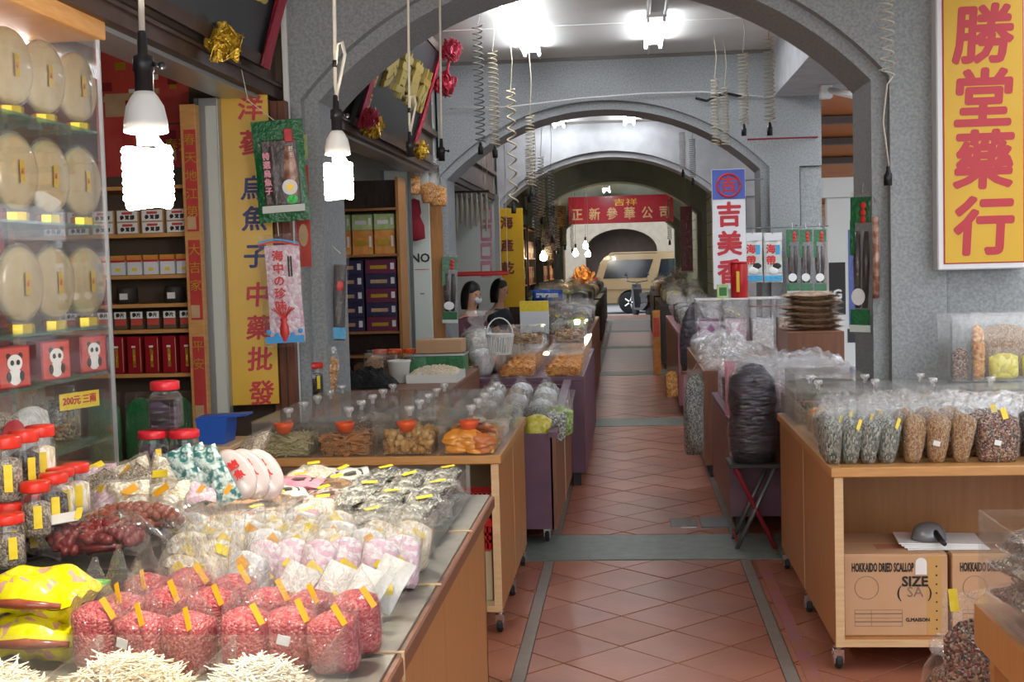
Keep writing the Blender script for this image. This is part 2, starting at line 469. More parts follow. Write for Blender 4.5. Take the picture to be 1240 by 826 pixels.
def text(name, body, size, m, parent=None, loc=(0, 0, 0), rot=(PI / 2, 0, 0), bold=0.0, sx=1.0, depth=0.0006, shear=0.0, spacing=1.0, align='CENTER'):
    c = bpy.data.curves.new('tmp', 'FONT'); c.body = body; c.size = size
    c.align_x = align; c.align_y = 'CENTER'; c.extrude = depth; c.shear = shear
    c.space_line = spacing; c.resolution_u = 2
    o = bpy.data.objects.new('tmp', c); COL.objects.link(o)
    dg = bpy.context.evaluated_depsgraph_get()
    me = bpy.data.meshes.new_from_object(o.evaluated_get(dg))
    bpy.data.objects.remove(o); bpy.data.curves.remove(c)
    me.name = name; me.materials.clear(); me.materials.append(MATS[m])
    if bold:   # heavier strokes: the outline laid down again a little to each side
        vs = [v.co.copy() for v in me.vertices]; fs = [tuple(p.vertices) for p in me.polygons]; n = len(vs); V = []; F = []
        for k, (a, b) in enumerate(((0, 0), (1, 0), (-1, 0), (0, 1), (0, -1), (.7, .7), (-.7, .7), (.7, -.7), (-.7, -.7))):
            V += [(v.x + a * bold, v.y + b * bold, v.z + k * 4e-5) for v in vs]; F += [tuple(i + k * n for i in f) for f in fs]
        bpy.data.meshes.remove(me); me = bpy.data.meshes.new(name); me.from_pydata(V, [], F); me.materials.append(MATS[m])
    if sx != 1.0: me.transform(Matrix.Diagonal((sx, 1, 1, 1)))
    return meshobj(name, me, parent, loc, rot)
def column(name, chars, size, pitch, m, parent, top, **k):
    """characters one under the other, each a mesh of its own"""
    for i, ch in enumerate(chars):
        if ch != ' ':
            mm = k.get('mats', {}).get(i, m)
            text(name, ch, size, mm, parent, (top[0], top[1], top[2] - i * pitch), **{a: b for a, b in k.items() if a != 'mats'})

def lerp_prof(P, t):
    for a, b in zip(P, P[1:]):
        if t <= b[0]:
            k = (t - a[0]) / max(1e-6, b[0] - a[0]); k = k * k * (3 - 2 * k)
            return [a[i] + (b[i] - a[i]) * k for i in (1, 2)]
    return P[-1][1:]
STY = {'tied': [(0, .8, .8), (.12, 1, 1), (.38, 1, 1), (.56, .86, .8), (.68, .45, .35), (.76, .2, .14), (.88, .5, .12), (1, .75, .05)],
       'peak': [(0, .85, .8), (.1, 1, 1), (.45, 1, 1), (.6, .82, .6), (.8, .42, .2), (1, .1, .03)],
       'seal': [(0, .82, .75), (.08, .98, 1), (.4, 1, .95), (.62, 1, .6), (.8, 1, .2), (.92, 1, .04), (1, 1, .02)],
       'block': [(0, .92, .92), (.04, 1, 1), (.82, 1, 1), (.9, .96, .85), (1, .9, .35)],
       'gusset': [(0, .5, .6), (.08, .66, .85), (.3, .86, 1), (.55, 1, 1), (.66, 1, .7), (.75, .95, .25), (.87, .85, .09), (1, .8, .05)]}
def bag_shapes(w, d, h, fill, style, seed, n=18, m=13, crumple=0.05):
    P = STY[style]
    def pt(q, t, k, wob):
        wf, df = lerp_prof(P, t)
        c, sn = math.cos(q), math.sin(q)
        x = w / 2 * wf * k * math.copysign(abs(c) ** 0.7, c); y = d / 2 * df * k * math.copysign(abs(sn) ** 0.7, sn)
        nz = noise.noise_vector(Vector((x * 14 + seed * 7.3, y * 14, t * h * 14)))
        lean = 0.12 * (noise.noise(Vector((seed * 3.1, 2, t))) ) * h * t * t
        return Vector((x + nz.x * wob * w + lean, y + nz.y * wob * d * (1 if t < .8 else 2.2) + lean, t * h))
    C = MB()
    C.grid(lambda u, v: pt(2 * PI * u, v * fill, 0.955 * (1 if v < .86 else 1 - ((v - .86) / .14) ** 2 * .55), crumple * .5), n, 8, True)
    C.f.append(tuple(range(n))[::-1]); b = len(C.v) - n
    top = sum((Vector(C.v[b + i]) for i in range(n)), Vector()) / n + Vector((0, 0, .02 * h)); C.v.append(tuple(top))
    for i in range(n): C.f.append((b + i, b + (i + 1) % n, len(C.v) - 1))
    F = MB(); F.grid(lambda u, v: pt(2 * PI * u, v, 1.0 + (0.02 if v < fill else 0), crumple), n, m, True)
    F.f.append(tuple(range(n))[::-1])
    return C, F
def bag(name, w, d, h, fill, style, seed, cm, fm='film', tagm=None, tagpos=(0.15, .62), tagsize=(.035, .012), taglean=0.5, white=False, crumple=0.05):
    """bag of goods: contents, clear wrap, stuck-on tags"""
    root = bpy.data.objects.new(name, None); link(root)
    C, F = bag_shapes(w, d, h, fill, style, seed, crumple=crumple)
    C.build('contents', cm, root, True); F.build('plastic_wrap', fm, root, True)
    if tagm:
        t = MB(); t.box(-tagsize[0] / 2, tagsize[0] / 2, -.0006, .0006, -tagsize[1] / 2, tagsize[1] / 2)
        df = lerp_prof(STY[style], tagpos[1])[1]
        t.build('price_tag', tagm, root, loc=(tagpos[0] * w, -d / 2 * df - .008, tagpos[1] * h), rot=(-.35, taglean, 0))
    if white:
        t = MB(); t.box(-.012, .012, -.0006, .0006, -.009, .009)
        t.build('sticker', 'label_white', root, loc=(-.1 * w, -d / 2 - .006, .3 * h), rot=(0, .2, 0))
    return root
def pillow_mesh(w, h, t, seed, nu=10, nv=8, wob=0.12, seal=0.06):
    M_ = MB()
    def side(sg):
        def fn(u, v):
            a, b = abs(2 * u - 1), abs(2 * v - 1)
            k = max(0, 1 - a ** 3) * max(0, 1 - (b / (1 - seal)) ** 3 if b < 1 - seal else 0)
            nz = noise.noise(Vector((u * w * 30 + seed * 5.7, v * h * 30, sg * 3)))
            e = noise.noise(Vector((u * 3 + seed, v * 3, 9))) * t * .35
            return Vector(((u - .5) * w * (1 - .05 * (1 - b)), (v - .5) * h, sg * (t / 2) * k ** .6 * (1 + wob * 3 * nz) + e + sg * .0008))
        return fn
    M_.grid(side(1), nu, nv); b = len(M_.v); g = MB().grid(side(-1), nu, nv)
    M_._add(g.v, [f[::-1] for f in g.f])
    return M_
def pack(name, w, h, t, seed, m, tagm=None, tagpos=(.2, .1), tagsize=(.03, .014), inner=None, print_m=None):
    """flat sealed pack lying in its own x-y plane; with inner, clear over its contents"""
    root = bpy.data.objects.new(name, None); link(root)
    if inner:
        pillow_mesh(w * .9, h * .86, t * .86, seed).build('contents', inner, root, True)
        pillow_mesh(w, h, t, seed).build('plastic_wrap', m, root, True)
    else:
        pillow_mesh(w, h, t, seed).build('pouch', m, root, True)
    if print_m:
        k = MB(); k.grid(lambda u, v: Vector(((u - .5) * w * .6, (v - .5) * h * .42, t / 2 * (1.12 - .25 * (2 * u - 1) ** 2 - .2 * (2 * v - 1) ** 2))), 6, 4)
        k.build('printed_panel', print_m, root, True)
    if tagm:
        k = MB(); k.box(-tagsize[0] / 2, tagsize[0] / 2, -tagsize[1] / 2, tagsize[1] / 2, 0, .001)
        k.build('price_tag', tagm, root, loc=(tagpos[0] * w, tagpos[1] * h, t / 2 * 1.15 + .002), rot=(.1, -.08, .5))
    return root
NTH = ('first', 'second', 'third', 'fourth', 'fifth', 'sixth', 'seventh', 'eighth', 'ninth')
def rnd(a, b): return a + (b - a) * random.random()
def rot3(a, b, c): return Euler((a, b, c)).to_matrix()
def chunk(mb, c, r, rng, flat=1.0):
    M = rot3(rng.random() * 6, rng.random() * 6, rng.random() * 6)
    vs = [M @ Vector(v) * (r * (0.75 + .5 * rng.random())) for v in ((1, 0, 0), (-1, 0, 0), (0, 1, 0), (0, -1, 0), (0, 0, flat), (0, 0, -flat))]
    mb._add([v + Vector(c) for v in vs], [(0, 2, 4), (2, 1, 4), (1, 3, 4), (3, 0, 4), (2, 0, 5), (1, 2, 5), (3, 1, 5), (0, 3, 5)])
def strand(mb, c, L, wdt, rng, up=0.5, thick=.35):
    """thin bent strip"""
    a = rng.random() * 2 * PI; tilt = (rng.random() - .5) * up * 2
    d = Vector((math.cos(a) * math.cos(tilt), math.sin(a) * math.cos(tilt), math.sin(tilt)))
    s_ = d.cross(Vector((0, 0, 1))).normalized(); n_ = s_.cross(d)
    bend = (rng.random() - .5) * L * .3; c = Vector(c); b = len(mb.v)
    for i, q in enumerate((-.5, 0, .5)):
        o = c + d * (q * L) + s_ * (bend * (1 - 4 * q * q)) ; k = wdt * (1 if i == 1 else .7)
        for e, g in ((1, 1), (-1, 1), (-1, -1), (1, -1)): mb.v.append(tuple(o + s_ * (e * k / 2) + n_ * (g * k * thick / 2)))
    for i in (0, 4):
        for k in range(4): mb.f.append((b + i + k, b + i + (k + 1) % 4, b + i + 4 + (k + 1) % 4, b + i + 4 + k))
    mb.f.append((b + 3, b + 2, b + 1, b)); mb.f.append((b + 8, b + 9, b + 10, b + 11))

# ------------------------------------------------------------------ the arcade
XC, AW, ZS, RISE, ZTOP = -0.2175, 1.4225, 2.3, 0.6, 3.35
XL, XR = XC - AW, XC + AW                      # inner faces of the piers
ARCH_Y = [6.36, 11.6, 16.85, 22.1, 27.3, 32.5]
AT = 0.58                                      # thickness of an arch wall
SHOPX = -1.75                                  # plane of the shop fronts
floor = struct(MB().box(-5.2, 2.02, -2.0, 36.0, -0.14, -0.008).build('floor', 'grout'))

def clip(poly, x0, x1, y0, y1):
    for ax, lim, sg in ((0, x0, 1), (0, x1, -1), (1, y0, 1), (1, y1, -1)):
        out = []
        for i, p in enumerate(poly):
            q = poly[(i + 1) % len(poly)]
            a, b = sg * (p[ax] - lim), sg * (q[ax] - lim)
            if a >= 0: out.append(p)
            if (a > 0 > b) or (a < 0 < b):
                k = a / (a - b); out.append((p[0] + (q[0] - p[0]) * k, p[1] + (q[1] - p[1]) * k))
        poly = out
        if len(poly) < 3: return []
    return poly
def tiles():
    D = 0.424; h = D / 2 - 0.0055
    fields = [(-5.2, -0.455), (-0.40, 0.525), (0.58, 2.0)]
    ys = [-2.0] + [v for y in ARCH_Y for v in (y - 0.02, y + AT + 0.02)] + [36.0]
    bays = [(ys[i], ys[i + 1]) for i in range(0, len(ys), 2)]
    full = {}
    for m in ('terracotta', 'terracotta_b', 'terracotta_c'):
        full[m] = MB().prism([(h, 0), (0, h), (-h, 0), (0, -h)], -0.008, 0.0, 'z').mesh('tile', m)
    cand = []; rest = MB()
    rng = random.Random(5)
    for i in range(-16, 10):
        for j in range(-18, 90):
            for par in (0, 1):
                cx = -0.06 + D / 2 + (i + par * .5) * D; cy = 4.91 + (j + par * .5) * D
                if cy < -2.2 or cy > 36.2: continue
                for x0, x1 in fields:
                    for y0, y1 in bays:
                        if cx + h < x0 or cx - h > x1 or cy + h < y0 or cy - h > y1: continue
                        p = clip([(cx + h, cy), (cx, cy + h), (cx - h, cy), (cx, cy - h)], x0, x1, y0, y1)
                        if len(p) < 3: continue
                        ar = abs(sum(p[k][0] * p[(k + 1) % len(p)][1] - p[(k + 1) % len(p)][0] * p[k][1] for k in range(len(p)))) / 2
                        if ar < 2e-4: continue
                        whole = ar > 2 * h * h * .999
                        mx = sum(q[0] for q in p) / len(p)
                        see = -0.66 < mx < 0.86 and 3.9 < cy < 15.5
                        cand.append((0 if see else 1, cy, cx, whole, p))
    cand.sort(key=lambda c: (c[0], c[1]))
    for k, (s, cy, cx, whole, p) in enumerate(cand):
        m = rng.choice(('terracotta', 'terracotta', 'terracotta_b', 'terracotta_c'))
        if s == 0 and k < 300:
            dz = rng.uniform(-.0012, .0008)
            if whole: meshobj('tile', full[m], floor, (cx, cy, dz))
            else:
                MB().prism([(a - cx, b - cy) for a, b in p], -0.008, 0.0, 'z').build('tile', m, floor, loc=(cx, cy, dz))
        else: rest.prism(p, -0.008, 0.0, 'z')
    rest.build('paving', 'terracotta', floor, kind='stuff')
    for y in ARCH_Y:
        MB().box(-1.9, 2.0, y, y + AT, -0.008, 0.0025).build('stone_strip', 'strip_stone', floor)
    for (y0, y1) in bays:
        MB().box(-0.452, -0.403, y0, y1, -0.008, 0.001).build('border_strip', 'border_stone', floor)
        MB().box(0.528, 0.577, y0, y1, -0.008, 0.001).build('border_strip', 'border_stone', floor)
    MB().box(0.60, 0.655, 4.2, 6.3, -0.002, 0.0022).build('paint_line', 'pink_paint', floor)
    MB().bev(0.38, 0.54, 7.12, 7.4, -0.004, 0.005, .003).build('drain_cover', 'alu_dark', floor)
    MB().bev(0.21, 0.36, 7.14, 7.38, -0.004, 0.004, .003).build('drain_cover', 'chrome', floor)
tiles()

def arch_curve(a, zs, rise, n=28):
    R = (a * a + rise * rise) / (2 * rise); t = math.asin(min(1, a / R))
    return [(XC + R * math.sin(-t + 2 * t * i / n), zs + rise - R + R * math.cos(-t + 2 * t * i / n)) for i in range(n + 1)]
def arch_layer(mb, a, zs, rise, y0, y1, x0, x1):
    c = arch_curve(a, zs, rise)
    for p, q in zip(c, c[1:]):
        if abs(p[0] - q[0]) < 1e-6: continue
        for y, fl in ((y0, 0), (y1, 1)):
            v = [(p[0], y, p[1]), (q[0], y, q[1]), (q[0], y, ZTOP), (p[0], y, ZTOP)]
            mb._add(v, [(0, 1, 2, 3) if not fl else (3, 2, 1, 0)])
        mb._add([(p[0], y0, p[1]), (q[0], y0, q[1]), (q[0], y1, q[1]), (p[0], y1, p[1])], [(3, 2, 1, 0)])
    mb.box(x0, XC - a, y0, y1, zs, ZTOP); mb.box(XC + a, x1, y0, y1, zs, ZTOP)
for i, y in enumerate(ARCH_Y):
    XC, AW, ZS, RISE = ((-.1725, 1.3775, 2.356, .604) if i == 0 else (-.2175, 1.4225, 2.30, .585)); XL, XR = XC - AW, XC + AW
    m = ('granite', 'granite', 'paint_pale', 'paint_green', 'paint_green', 'paint_green')[i]
    xr = (1.97, 1.74, 1.8, 1.8, 1.8, 1.8)[i]
    b = MB()
    arch_layer(b, AW + .075, ZS + .01, RISE + .065, y, y + .07, -1.70, xr)
    arch_layer(b, AW, ZS, RISE, y + .07, y + AT, -1.70, xr)
    struct(b.build('arch_wall', m))
    # piers, with the stepped edge towards the passage
    pl = MB(); pl.box(-1.70, XL - .075, y, y + .07, 0, ZS + .01); pl.box(-1.70, XL, y + .07, y + AT, 0, ZS)
    struct(pl.build('pier', m))
    pr = MB(); pr.box(XR + .075, XR + .34, y, y + .07, 0, ZS + .01); pr.box(XR, XR + .35, y + .07, y + AT, 0, ZS)
    pr.box(XR + .35, xr, y + .035, y + AT, 0, ZS)
    struct(pr.build('pier', m))
    if i < 5:   # street-side beam between the piers
        struct(MB().box(XR + .12, xr - .05, y + AT, ARCH_Y[i + 1] if i < 5 else 36, 2.93, ZTOP).build('street_beam', 'paint_pale'))
struct(MB().box(XR + .12, 1.92, -2.0, ARCH_Y[0], 2.93, ZTOP).build('street_beam', 'paint_pale'))
ceil = struct(MB().box(-5.2, 2.05, -2.0, 36.0, ZTOP, ZTOP + .2).build('ceiling', 'ceiling_white'))
ys = [-2.0] + [v for y in ARCH_Y for v in (y, y + AT)] + [36.0]
for k in range(0, len(ys), 2):     # seams between the ceiling boards, dark joint along each arch wall
    y0, y1 = ys[k], ys[k + 1]
    MB().box(-1.7, 1.35, y1 - .022, y1, ZTOP - .03, ZTOP).build('joint_strip', 'seam', ceil)
    for x in (-.75, .22): MB().box(x, x + .012, y0, y1, ZTOP - .006, ZTOP).build('seam_strip', 'label_white', ceil)
    for t in (.33, .66):
        y = y0 + (y1 - y0) * t
        MB().box(-1.7, 1.35, y, y + .012, ZTOP - .006, ZTOP).build('seam_strip', 'label_white', ceil)

# ---- shop side: back wall, party walls, headers over the shop openings
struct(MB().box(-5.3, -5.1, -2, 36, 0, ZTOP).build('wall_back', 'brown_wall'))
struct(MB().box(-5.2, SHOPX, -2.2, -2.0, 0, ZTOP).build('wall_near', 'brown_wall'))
for i, y in enumerate(ARCH_Y):
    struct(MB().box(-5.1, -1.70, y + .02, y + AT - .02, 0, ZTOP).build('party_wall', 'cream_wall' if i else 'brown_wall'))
yy = [-2.0] + ARCH_Y
for i, y0 in enumerate(yy):
    a = y0 + (AT if i else 0); b = ARCH_Y[i] if i < 6 else 36.0
    h = MB()
    h.box(SHOPX - .16, SHOPX, a, b, 2.44, ZTOP)
    h.box(SHOPX - .10, SHOPX + .05, a, b, 2.68, 2.73)
    struct(h.build('trim_%d' % (i + 1), 'shutter_brown'))
    h = MB(); h.box(SHOPX - .22, SHOPX + .03, a, b, 2.36, 2.44); h.box(SHOPX - .12, SHOPX + .045, a, b, 2.415, 2.43)
    struct(h.build('header_rail', 'dark_wood'))
    MB().box(SHOPX - .20, SHOPX - .02, a, b, 2.342, 2.36).build('track', 'alu', bpy.data.objects['header_rail' + ('' if i == 0 else '.%03d' % i)])
# plain shop fronts of the farther houses: panels between the posts
for i in (2, 3, 4, 5):
    a = ARCH_Y[i] + AT; b = ARCH_Y[i + 1] if i < 5 else 36.0
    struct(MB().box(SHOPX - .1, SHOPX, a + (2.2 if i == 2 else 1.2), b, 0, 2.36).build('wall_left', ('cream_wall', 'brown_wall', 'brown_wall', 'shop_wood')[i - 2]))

for a, b in ((17.45, 22.1), (22.7, 27.3), (27.9, 32.5), (33.1, 36.0)):   # tiled wall near the fourth arch, added along all far houses to darken them
    w_ = struct(MB().box(1.36, 1.5, a, b, 0, 2.93).build('wall_right', 'paint_green'))
    for z in range(0, 14): MB().box(1.352, 1.362, a, b, z * .2 + .1, z * .2 + .11).build('tile_joint', 'seam', w_)

# ---- street on the open side, and across the far end
struct(MB().box(2.02, 30, -12, 110, -.3, -.13).build('street', 'asphalt'))
struct(MB().box(-30, 2.02, 36, 110, -.3, -.10).build('cross_street', 'asphalt'))
struct(MB().box(-30, 2.02, -40, -2.0, -.3, -.14).build('pavement', 'asphalt'))   # unseen ground behind, added to stop sky light from below the floor
struct(MB().box(2.02, 2.16, -12, 36, -.14, -.01).build('kerb', 'strip_stone'))
def opposite():
    w = struct(MB().box(12, 12.6, -12, 60, -.2, 11).build('facade_wall', 'facade'))
    for y in range(-10, 58, 4):
        for z in (3.4, 6.6):
            MB().box(11.95, 12.05, y, y + 2.4, z, z + 1.7).build('window', 'dark_glass', w)
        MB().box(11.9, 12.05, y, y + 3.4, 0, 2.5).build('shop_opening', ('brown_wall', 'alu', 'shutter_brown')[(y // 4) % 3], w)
    f = struct(MB().box(-14, -1.75, 47, 47.6, -.1, 8).build('facade_wall', 'facade'))
    b = MB()
    c = [(XC - 1.3 * math.cos(PI * i / 20), 1.9 + .8 * math.sin(PI * i / 20)) for i in range(21)]
    for p, q in zip(c, c[1:]):
        if abs(p[0] - q[0]) > 1e-6: b.prism([p, q, (q[0], 4.2), (p[0], 4.2)], 46.4, 47)
    b.box(-2.4, XC - 1.3, 46.4, 47, -.1, 4.2); b.box(XC + 1.3, 2.6, 46.4, 47, -.1, 4.2)
    struct(b.build('arch_wall', 'far_stone'))
    struct(MB().box(-2.4, 12, 46.9, 47.6, 4.2, 9).build('facade_wall', 'facade'))
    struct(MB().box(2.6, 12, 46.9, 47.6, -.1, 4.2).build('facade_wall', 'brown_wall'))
    r = MB(); r.box(-2.3, 2.5, 48.2, 48.3, -.1, 3.2); r.box(-2.4, -2.3, 47, 51, -.1, 3.2); r.box(2.5, 2.6, 47, 51, -.1, 3.2); r.box(-2.4, 2.6, 47, 51.1, 3.1, 3.2)
    struct(r.build('wall_far', 'shutter_brown'))
opposite()

# ------------------------------------------------------------------ carts, trays and boxes
def caster(parent, x, y, r=.032):
    c = MB(); c.lathe([(.008, .095), (.022, .095), (.022, .085), (.012, .08), (.012, 2 * r + .004)], 10); c.box(-.016, .016, -.012, .03, r + .012, 2 * r + .012)
    c.box(-.018, -.014, -.01, .03, r - .006, 2 * r + .01); c.box(.014, .018, -.01, .03, r - .006, 2 * r + .01)
    o = c.build('caster', 'chrome', parent, loc=(x, y, 0))
    M = Matrix.Rotation(PI / 2, 3, 'Y')
    w = MB(); w.lathe([(.004, -.012), (r - .006, -.012), (r, -.008), (r, .008), (r - .006, .012), (.004, .012)], 14, (0, .012, r), M)
    w.build('wheel', 'rubber', o)
    h = MB(); h.lathe([(.0, -.0135), (.016, -.0135), (.016, .0135), (0, .0135)], 10, (0, .012, r), M); h.build('hub', 'plastic_white', o)
def cart(label, x0, x1, y0, y1, ztop, side='maple_side', front=None, edge='maple_edge', lip='maple_lip', panels=1, zb=.10, open_front=True, wheels=True, group=None, name='display_cart', face='maple', cols=()):
    """wheeled cabinet: side panels of one or more boards, back, bottom board, top with a lip"""
    r = thing(name, label, 'cart', ((x0 + x1) / 2, (y0 + y1) / 2, 0), 0, group)
    ox, oy = (x0 + x1) / 2, (y0 + y1) / 2
    w, d = (x1 - x0) / 2, (y1 - y0) / 2; th = .03
    t = MB(); t.bev(-w - .012, w + .012, -d - .012, d + .012, ztop - .035, ztop, .003); t.build('top', lip, r)
    for s in (-1, 1):
        for k in range(panels):
            a = -d + 2 * d * k / panels; b = -d + 2 * d * (k + 1) / panels - (.004 if panels > 1 else 0)
            xa = s * w - (th if s > 0 else 0); p = MB(); p.box(xa, xa + th, a + .012, b, zb, ztop - .035)
            o = p.build('side_panel', side, r)
            e = MB(); e.box(xa - .0005, xa + th + .0005, a, a + .012, zb, ztop - .035); e.build('edge_band', edge, o)
    bm = MB(); bm.box(-w + th, w - th, -d + .01, d - .01, zb, zb + .025); o = bm.build('bottom_board', face, r)
    e = MB(); e.box(-w + th, w - th, -d, -d + .01, zb, zb + .025); e.build('edge_band', edge, o)
    k = MB(); k.box(-w + th, w - th, d * (.1 if open_front else .8), d * (.1 if open_front else .8) + .018, zb + .025, ztop - .035); k.build('back_panel', face, r)
    if not open_front:
        f = MB(); f.box(-w + th, w - th, -d + .002, -d + .02, zb + .025, ztop - .035); f.build('front_panel', front or face, r)
    if wheels:
        for s in (-1, 1):
            for q in range(panels + 1 if panels > 1 else 2):
                n = panels if panels > 1 else 1
                yy_ = -d + .06 + (2 * d - .12) * q / n
                caster(r, s * (w - .018), yy_)
    return r
def table(label, x0, x1, y0, y1, ztop, m='purple_board', legs='dark_board', skirt=None, group=None, name='stall_table'):
    """table with boarded sides standing on four short legs"""
    ox, oy = (x0 + x1) / 2, (y0 + y1) / 2
    r = thing(name, label, 'table', (ox, oy, 0), 0, group)
    w, d = (x1 - x0) / 2, (y1 - y0) / 2; zb = .09
    MB().bev(-w, w, -d, d, ztop - .03, ztop, .003).build('top', m, r)
    for s in (-1, 1):
        MB().box(s * w - (.02 if s > 0 else 0), s * w + (.02 if s < 0 else 0), -d + .02, d - .02, zb, ztop - .03).build('side_panel', skirt or m, r)
        MB().box(-w, w, s * d - (.02 if s > 0 else 0), s * d + (.02 if s < 0 else 0), zb, ztop - .03).build('end_panel', m, r)
        for q in (-1, 1): MB().box(s * (w - .06) - .025, s * (w - .06) + .025, q * (d - .06) - .025, q * (d - .06) + .025, 0, zb + .05).build('leg', legs, r)
    return r
def open_box(mb, x0, x1, y0, y1, z0, z1, t=.003):
    mb.box(x0, x1, y0, y0 + t, z0, z1); mb.box(x0, x1, y1 - t, y1, z0, z1)
    mb.box(x0, x0 + t, y0 + t, y1 - t, z0, z1); mb.box(x1 - t, x1, y0 + t, y1 - t, z0, z1)
    mb.box(x0 + t, x1 - t, y0 + t, y1 - t, z0, z0 + t)
    return mb
def heap(mb, w, d, h, kind, cnt, seed, size, crown=.25):
    rng = random.Random(seed)
    for _ in range(cnt):
        x = rng.uniform(-.5, .5); y = rng.uniform(-.5, .5)
        top = h * (1 - crown * (abs(2 * x) ** 2 + abs(2 * y) ** 2) / 2)
        if rng.random() < .35: y = -.5 + rng.random() * .05; z = rng.uniform(.05, 1) * top
        else: z = top - rng.random() * size
        p = (x * (w - size * 1.5), y * (d - size * 1.2) , max(z, size * .4))
        if kind == 'strand': strand(mb, p, size * 3, size * .4, rng, .5)
        elif kind == 'chunk': chunk(mb, p, size * .6, rng, .7)
        else: strand(mb, p, size * 2, size * 1.1, rng, .6, .12)
def mound(w, d, h, seed, crown=.25):
    g = MB()
    def fn(u, v):
        x, y = u - .5, v - .5
        return Vector((x * w, y * d, h * (1 - crown * (4 * x * x + 4 * y * y) / 2) * (1 + .12 * noise.noise(Vector((u * 6 + seed, v * 6, 1))))))
    g.grid(fn, 8, 8); n = 9
    b = len(g.v)
    ring = [i for i in range(n)] + [i * n + n - 1 for i in range(1, n)] + [n * n - 1 - i for i in range(1, n)] + [(n - 1 - i) * n for i in range(1, n - 1)]
    for i in ring: v = g.v[i]; g.v.append((v[0], v[1], .002))
    for k in range(len(ring)):
        k2 = (k + 1) % len(ring); g.f.append((ring[k2], ring[k], b + k, b + k2))
    return g
FILL = {  # contents of the lidded boxes: material of the mound, pieces on it
    'noodle': ('c_noodle', 'noodle', 'strand', 240, .02), 'shred': ('c_tan_b', 'shred_orange', 'flake', 170, .022),
    'nut': ('c_tan', None, None, 0, 0), 'mango': ('c_orange', None, None, 0, 0), 'herb': ('c_herb', 'c_herb', 'chunk', 90, .016),
    'orange': ('c_orange', 'mango', 'flake', 90, .022), 'fish': ('c_fish', 'c_fish', 'strand', 120, .014), 'brown': ('c_brown', 'c_brown', 'chunk', 90, .016),
    'pale': ('c_cream', 'strip_pale_b', 'flake', 110, .02), 'dark': ('c_dark', 'c_dark', 'chunk', 90, .016), 'mixed': ('c_mixed', 'c_mixed', 'chunk', 90, .014)}
def lidded_box(w, d, h, fill, level=.6, knob=True, scoop=False, seed=1):
    r = bpy.data.objects.new('acrylic_box', None); link(r)
    o = open_box(MB(), -w / 2, w / 2, -d / 2, d / 2, 0, h - .006).build('body', 'acrylic', r)
    mm, pm, kind, cnt, size = FILL[fill]
    ins = .05 if kind or fill in ('nut', 'mango') else .012
    c = mound(w - ins, d - ins, h * level * (.9 if ins > .02 else 1), seed).build('contents', mm, r, True, loc=(0, 0, .003))
    if kind:
        p = MB(); heap(p, w - .014, d - .014, h * level, kind, cnt, seed, size); p.build('loose_pieces', pm, c, kind='stuff')
    rng = random.Random(seed)
    if fill == 'nut':
        ms = [MB().ball((0, 0, 0), (.019, .016, .014), 9, 6).mesh('nut', m) for m in ('nut_tan', 'nut_pale')]
        for k in range(64):
            fr = k < 22
            x = rng.uniform(-.5, .5) * (w - .05)
            y = -d / 2 + .022 if fr else rng.uniform(-.4, .45) * (d - .05)
            z = rng.uniform(.018, h * level) if fr else h * level * (1 - .2 * (2 * x / w) ** 2) + rng.uniform(-.004, .014)
            meshobj('nut', rng.choice(ms), c, (x, y, z), (rng.random() * 6, rng.random() * 6, rng.random() * 6))
    if fill == 'mango':
        def slice_():
            g = MB(); g.grid(lambda u, v: Vector(((u - .5) * .085, (v - .5) * .04 * (1 - (2 * u - 1) ** 2 * .6), .012 * math.sin(u * 3) + .004 * math.sin(v * 5))), 6, 3)
            b = len(g.v); g.grid(lambda u, v: Vector(((u - .5) * .085, (v - .5) * .04 * (1 - (2 * u - 1) ** 2 * .6), .012 * math.sin(u * 3) + .004 * math.sin(v * 5) - .005)), 6, 3)
            return g
        ms = [slice_().mesh('slice', m, True) for m in ('mango', 'mango_b')]
        for k in range(54):
            fr = k < 20
            x = rng.uniform(-.5, .5) * (w - .10); y = -d / 2 + .02 if fr else rng.uniform(-.4, .4) * (d - .06)
            z = rng.uniform(.018, h * level) if fr else h * level * (1 - .2 * (2 * x / w) ** 2) + rng.uniform(.0, .02)
            meshobj('slice', ms[0 if x < 0.02 else 1], c, (x, y, z), (rng.uniform(.9, 1.5) if fr else rng.uniform(-.4, .4), rng.uniform(-.3, .3), rng.uniform(-.4, .4) + (0 if fr else rng.random() * 3)))
    l = MB(); l.bev(-w / 2 - .003, w / 2 + .003, -d / 2 - .003, d / 2 + .003, h - .006, h, .001); lo = l.build('lid', 'acrylic', r)
    if knob:
        k = MB(); k.lathe([(.009, h), (.009, h + .018), (.019, h + .024), (.021, h + .036), (.017, h + .041), (0, h + .041)], 12); k.build('knob', 'acrylic_knob', lo, True)
    if scoop:
        s = MB(); s.lathe([(.0, -.046), (.024, -.042), (.038, -.016), (.042, 0), (.038, -.001), (.033, -.018), (.0, -.04)], 14, (0, -d / 2 + .04, h - .012)); so = s.build('scoop', 'plastic_orange', r, True)
        MB().box(-.006, .006, -d / 2 + .065, -d / 2 + .15, h - .02, h - .012).build('handle', 'plastic_orange', so)
    return r

